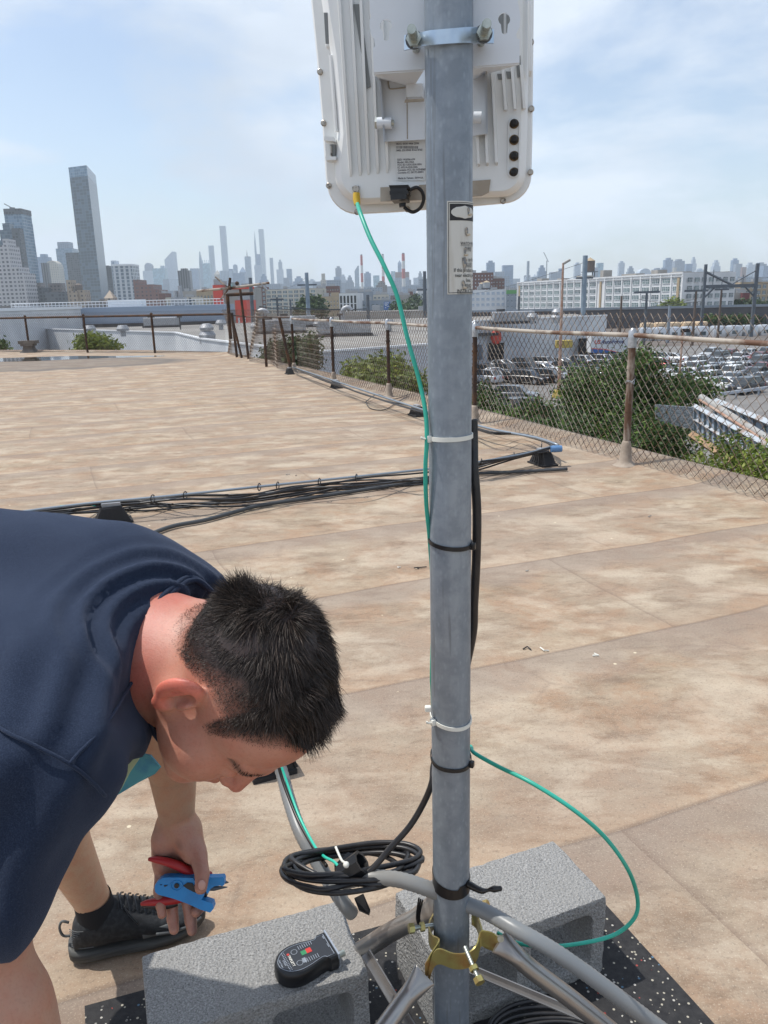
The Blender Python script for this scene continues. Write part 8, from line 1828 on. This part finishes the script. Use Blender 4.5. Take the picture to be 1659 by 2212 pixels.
# ---- shoes, sock
M_SHOE = simple('black_knit_shoe', (.010, .011, .013), .75, noise=(90, (.026, .028, .030), .45, .65), bump=(400, .4, .001)); M_SOLE = simple('dark_grey_sole', (.026, .027, .027), .6, noise=((3, 3, 60), (.085, .086, .080), .4, .6)); M_OVL = simple('grey_shoe_overlay', (.10, .105, .105), .6); M_SOCK = simple('black_sock', (.010, .010, .012), .9)
def shoe(heel, toe, parent, detail=True):
    x_ = (toe-heel); Ln = x_.length; x_.normalize(); y_ = Vector((-x_.y, x_.x, 0)); 
    def W_(a, b, c): return heel+x_*(a*Ln)+y_*b+Vector((0, 0, c))
    st = [(0, .022, .030, .070), (.03, .036, .030, .100), (.12, .044, .030, .122), (.25, .045, .028, .132), (.36, .044, .028, .124), (.50, .047, .026, .104), (.65, .050, .026, .082), (.78, .048, .028, .068), (.90, .038, .030, .058), (.97, .022, .034, .050), (1.0, .008, .036, .044)]
    R_ = []
    for a, hw, z0, z1 in st:
        R_.append([W_(a, hw*math.copysign(abs(math.cos(t_))**.8, math.cos(t_)), z0+(z1-z0)*(.5+.5*math.copysign(abs(math.sin(t_))**.9, math.sin(t_)))-.0*a) for t_ in [2*math.pi*k/20 for k in range(20)]])
    up = MB().loft(R_).build('shoe', M_SHOE, parent, smooth=True); sb = up.modifiers.new('s', 'SUBSURF'); sb.levels = sb.render_levels = 1
    S_ = []
    for a, hw, z in [(-.035, .016, .012), (-.02, .032, .006), (.10, .041, .001), (.30, .040, .004), (.50, .047, .002), (.70, .052, .001), (.86, .045, .006), (.97, .026, .014), (1.02, .008, .022)]:
        h_ = .036 if a < .3 else .030; S_.append([W_(a, hw*math.copysign(abs(math.cos(t_))**.6, math.cos(t_)), z+h_*(.5+.5*math.copysign(abs(math.sin(t_))**.6, math.sin(t_)))) for t_ in [2*math.pi*k/16 for k in range(16)]])
    so_ = MB().loft(S_).build('sole', M_SOLE, up, smooth=True); sb = so_.modifiers.new('s', 'SUBSURF'); sb.levels = sb.render_levels = 1
    if not detail: return
    mb = MB()
    for k in range(6): a = .36+.055*k; z = lerp(.128, .092, k/5)+.002; mb.tube(smoothpath([W_(a, -.026, z-.012), W_(a+.02, -.010, z), W_(a+.03, .010, z), W_(a+.045, .026, z-.012)], 3), .0022, n=5); mb.tube(smoothpath([W_(a+.03, -.026, z-.012), W_(a+.02, -.008, z+.002), W_(a+.01, .012, z), W_(a+.0, .026, z-.012)], 3), .0022, n=5)
    mb.tube(smoothpath([W_(.40, -.01, .115), W_(.44, -.04, .112), W_(.50, -.05, .088), W_(.43, -.03, .105)], 4), .0022, n=5)
    mb.build('lace', M_BLKPL, up)
    MB().tube(smoothpath([W_(-.005, 0, .095), W_(-.05, .0, .102), W_(-.075, 0, .088), W_(-.06, 0, .066), W_(-.01, 0, .060)], 4), .0030, n=6).build('pull_loop', M_OVL, up, smooth=True)
    MB().tube(smoothpath([W_(.27, -.016, .108), W_(.31, 0, .135), W_(.27, .016, .108)], 4), .008, n=6).build('tongue', M_SHOE, up, smooth=True)
    mb = MB(); mb.tube(smoothpath([W_(.62, -.049, .050), W_(.75, -.048, .044), W_(.88, -.038, .040), W_(.97, -.020, .038)], 4), .004, n=6); mb.build('toe_stripe', M_OVL, up, smooth=True)
    mb = MB(); mb.loft([[W_(a, -.0475-.002*math.sin(a*9), z) for z in (.042, .052, .064)]+[W_(a, -.044, z) for z in (.064, .042)] for a in (.52, .60, .70, .80)]); mb.build('side_panel', M_OVL, up, smooth=True)
    mb = MB()
    for k in range(9): z = .050+.0055*k; mb.tube(smoothpath([W_(.0, -.020, z), W_(.06, -.034, z), W_(.16, -.0375, z-.002)], 3), .0011, n=4)
    mb.build('heel_rib', M_OVL, up)
shoe(HEEL, TOE, PERS); shoe(Vector((-1.16, .84, 0)), Vector((-.90, .94, 0)), PERS, False)
S0 = HEEL.lerp(TOE, .20)+Vector((0, 0, .085)); MB().tube([S0, S0.lerp(AN, .5), AN+(KN-AN).normalized()*.030], [.043, .0425, .0400], n=20, caps=False).build('sock', M_SOCK, PERS, smooth=True)
ax = (KN-AN).normalized(); fr = frame_of(ax); mb = MB(); cc_ = AN+ax*.012
vs, fs = text_mesh('athletic sport', .0085, bold=.0002); 
def on_sock(x, y): a = -1.35+x/.040; return cc_+fr[0]*math.cos(a)*.0402+fr[1]*math.sin(a)*.0402+ax*(y-.004)
vdir = (CAMP-cc_).normalized(); a0 = math.atan2(vdir.dot(fr[1]), vdir.dot(fr[0]))
mb.add([cc_+fr[0]*math.cos(a0+(q.x-.028)/.040)*.0405+fr[1]*math.sin(a0+(q.x-.028)/.040)*.0405+ax*(q.y-.004) for q in vs], fs); mb.build('sock_lettering', M_NYLON, PERS, fix=False)
# ================================================================== tools in the hand
def zt(x, y, d): return pt(276.5+x*.1333, 1769.6+y*.1333, d)
M_TBLUE = simple('blue_tool_plastic', (.012, .22, .55), .42, noise=(20, (.01, .17, .45), .45, .65)); M_TRED = simple('red_grip', (.35, .012, .015), .45)
TB = empty('cable_stripper', zt(900, 1150, 1.302), 0, 'bright blue plastic cable stripper held between thumb and fingers', 'tool')
dn = -CZ
MB().prism([zt(x, y, 1.298) for x, y in ((430, 1110), (440, 1060), (500, 990), (560, 955), (640, 945), (960, 950), (1050, 955), (1090, 1010), (1060, 1110), (940, 1190), (1000, 1150), (1130, 1212), (1190, 1200), (1218, 1190), (1232, 1240), (1190, 1308), (1368, 1368), (1388, 1450), (1330, 1515), (1180, 1468), (960, 1370), (740, 1290), (640, 1262), (490, 1225), (440, 1180))], dn*.016).build('lower_arm', M_TBLUE, TB)
MB().prism([zt(x, y, 1.301) for x, y in ((900, 952), (1250, 942), (1400, 945), (1540, 938), (1562, 975), (1562, 1060), (1530, 1088), (1490, 1075), (1400, 1088), (1340, 1128), (1310, 1190), (1280, 1212), (1262, 1160), (1268, 1100), (1230, 1050), (1090, 1060), (1000, 1050))], dn*.013).build('upper_arm', M_TBLUE, TB)
mb = MB(); c_ = zt(790, 1075, 1.2972); mb.cyl(c_, c_+CZ*.0015, .0042, n=12); mb.build('pivot_pin', M_BLKPL, TB)
MB().tube([zt(790+95*math.cos(t_), 1075+80*math.sin(t_), 1.2975) for t_ in [2*math.pi*k/20 for k in range(20)]], .0010, n=5, closed=True).build('pivot_ring', M_TBLUE, TB)
MB().prism([zt(x, y, 1.2965) for x, y in ((890, 1080), (960, 1030), (1040, 1040), (1080, 1100), (1150, 1190), (1060, 1180), (960, 1130))], dn*.006).build('blade_slot', M_BLKPL, TB)
mb = MB(); mb.prism([zt(x, y, 1.2968) for x, y in ((515, 1065), (550, 1060), (540, 1075))], dn*.002); mb.prism([zt(x, y, 1.2968) for x, y in ((580, 1072), (645, 1070), (620, 1092), (590, 1095))], dn*.002); mb.build('size_mark', M_BLKPL, TB)
MB().prism([zt(x, y, 1.309) for x, y in ((1180, 1050), (1250, 1060), (1280, 1250), (1230, 1290), (1200, 1200))], dn*.010).build('blade_cassette', M_BLKPL, TB)
TPk = empty('pliers', zt(700, 800, 1.318), 0, 'pliers with two curved dark red grips held behind the blue tool', 'tool')
def grip(pts, rs, nm, m, d_): MB().tube(smoothpath([zt(x, y, q) for x, y, q in pts], 5), [r_ for r_ in np.interp(np.linspace(0, 1, (len(pts)-1)*5+1), np.linspace(0, 1, len(rs)), rs)], n=12).build(nm, m, TPk, smooth=True)
grip([(335, 648, 1.315), (450, 655, 1.313), (620, 690, 1.312), (800, 750, 1.313), (960, 830, 1.316), (1080, 900, 1.320)], [.0028, .0055, .0068, .0075, .0078, .007], 'red_grip', M_TRED, 0)
grip([(215, 1375, 1.318), (340, 1350, 1.316), (500, 1335, 1.316), (640, 1315, 1.318), (800, 1290, 1.322), (980, 1240, 1.325)], [.0028, .0055, .0070, .0078, .0078, .007], 'red_grip', M_TRED, 0)
grip([(225, 1390, 1.320), (400, 1400, 1.320), (600, 1395, 1.321), (800, 1340, 1.325)], [.003, .0055, .007, .007], 'black_lining', M_BLKPL, 0); grip([(430, 628, 1.322), (620, 655, 1.320), (820, 720, 1.322)], [.003, .0055, .005], 'black_lining', M_BLKPL, 0)
grip([(1080, 900, 1.322), (1300, 885, 1.316), (1340, 880, 1.314)], [.006, .0042, .0035], 'spring_clip', M_TRED, 0)
MB().tube([zt(1050, 1000, 1.325), zt(1250, 1090, 1.320), zt(1400, 1120, 1.318), zt(1610, 1100, 1.316)], [.007, .0065, .0042, .0008], n=8).build('jaw', M_DKSTEEL, TPk, smooth=True); MB().tube([zt(1050, 1050, 1.325), zt(1300, 1040, 1.320), zt(1560, 1015, 1.318), zt(1630, 1026, 1.316)], [.007, .005, .0034, .0008], n=8).build('jaw', M_DKSTEEL, TPk, smooth=True)
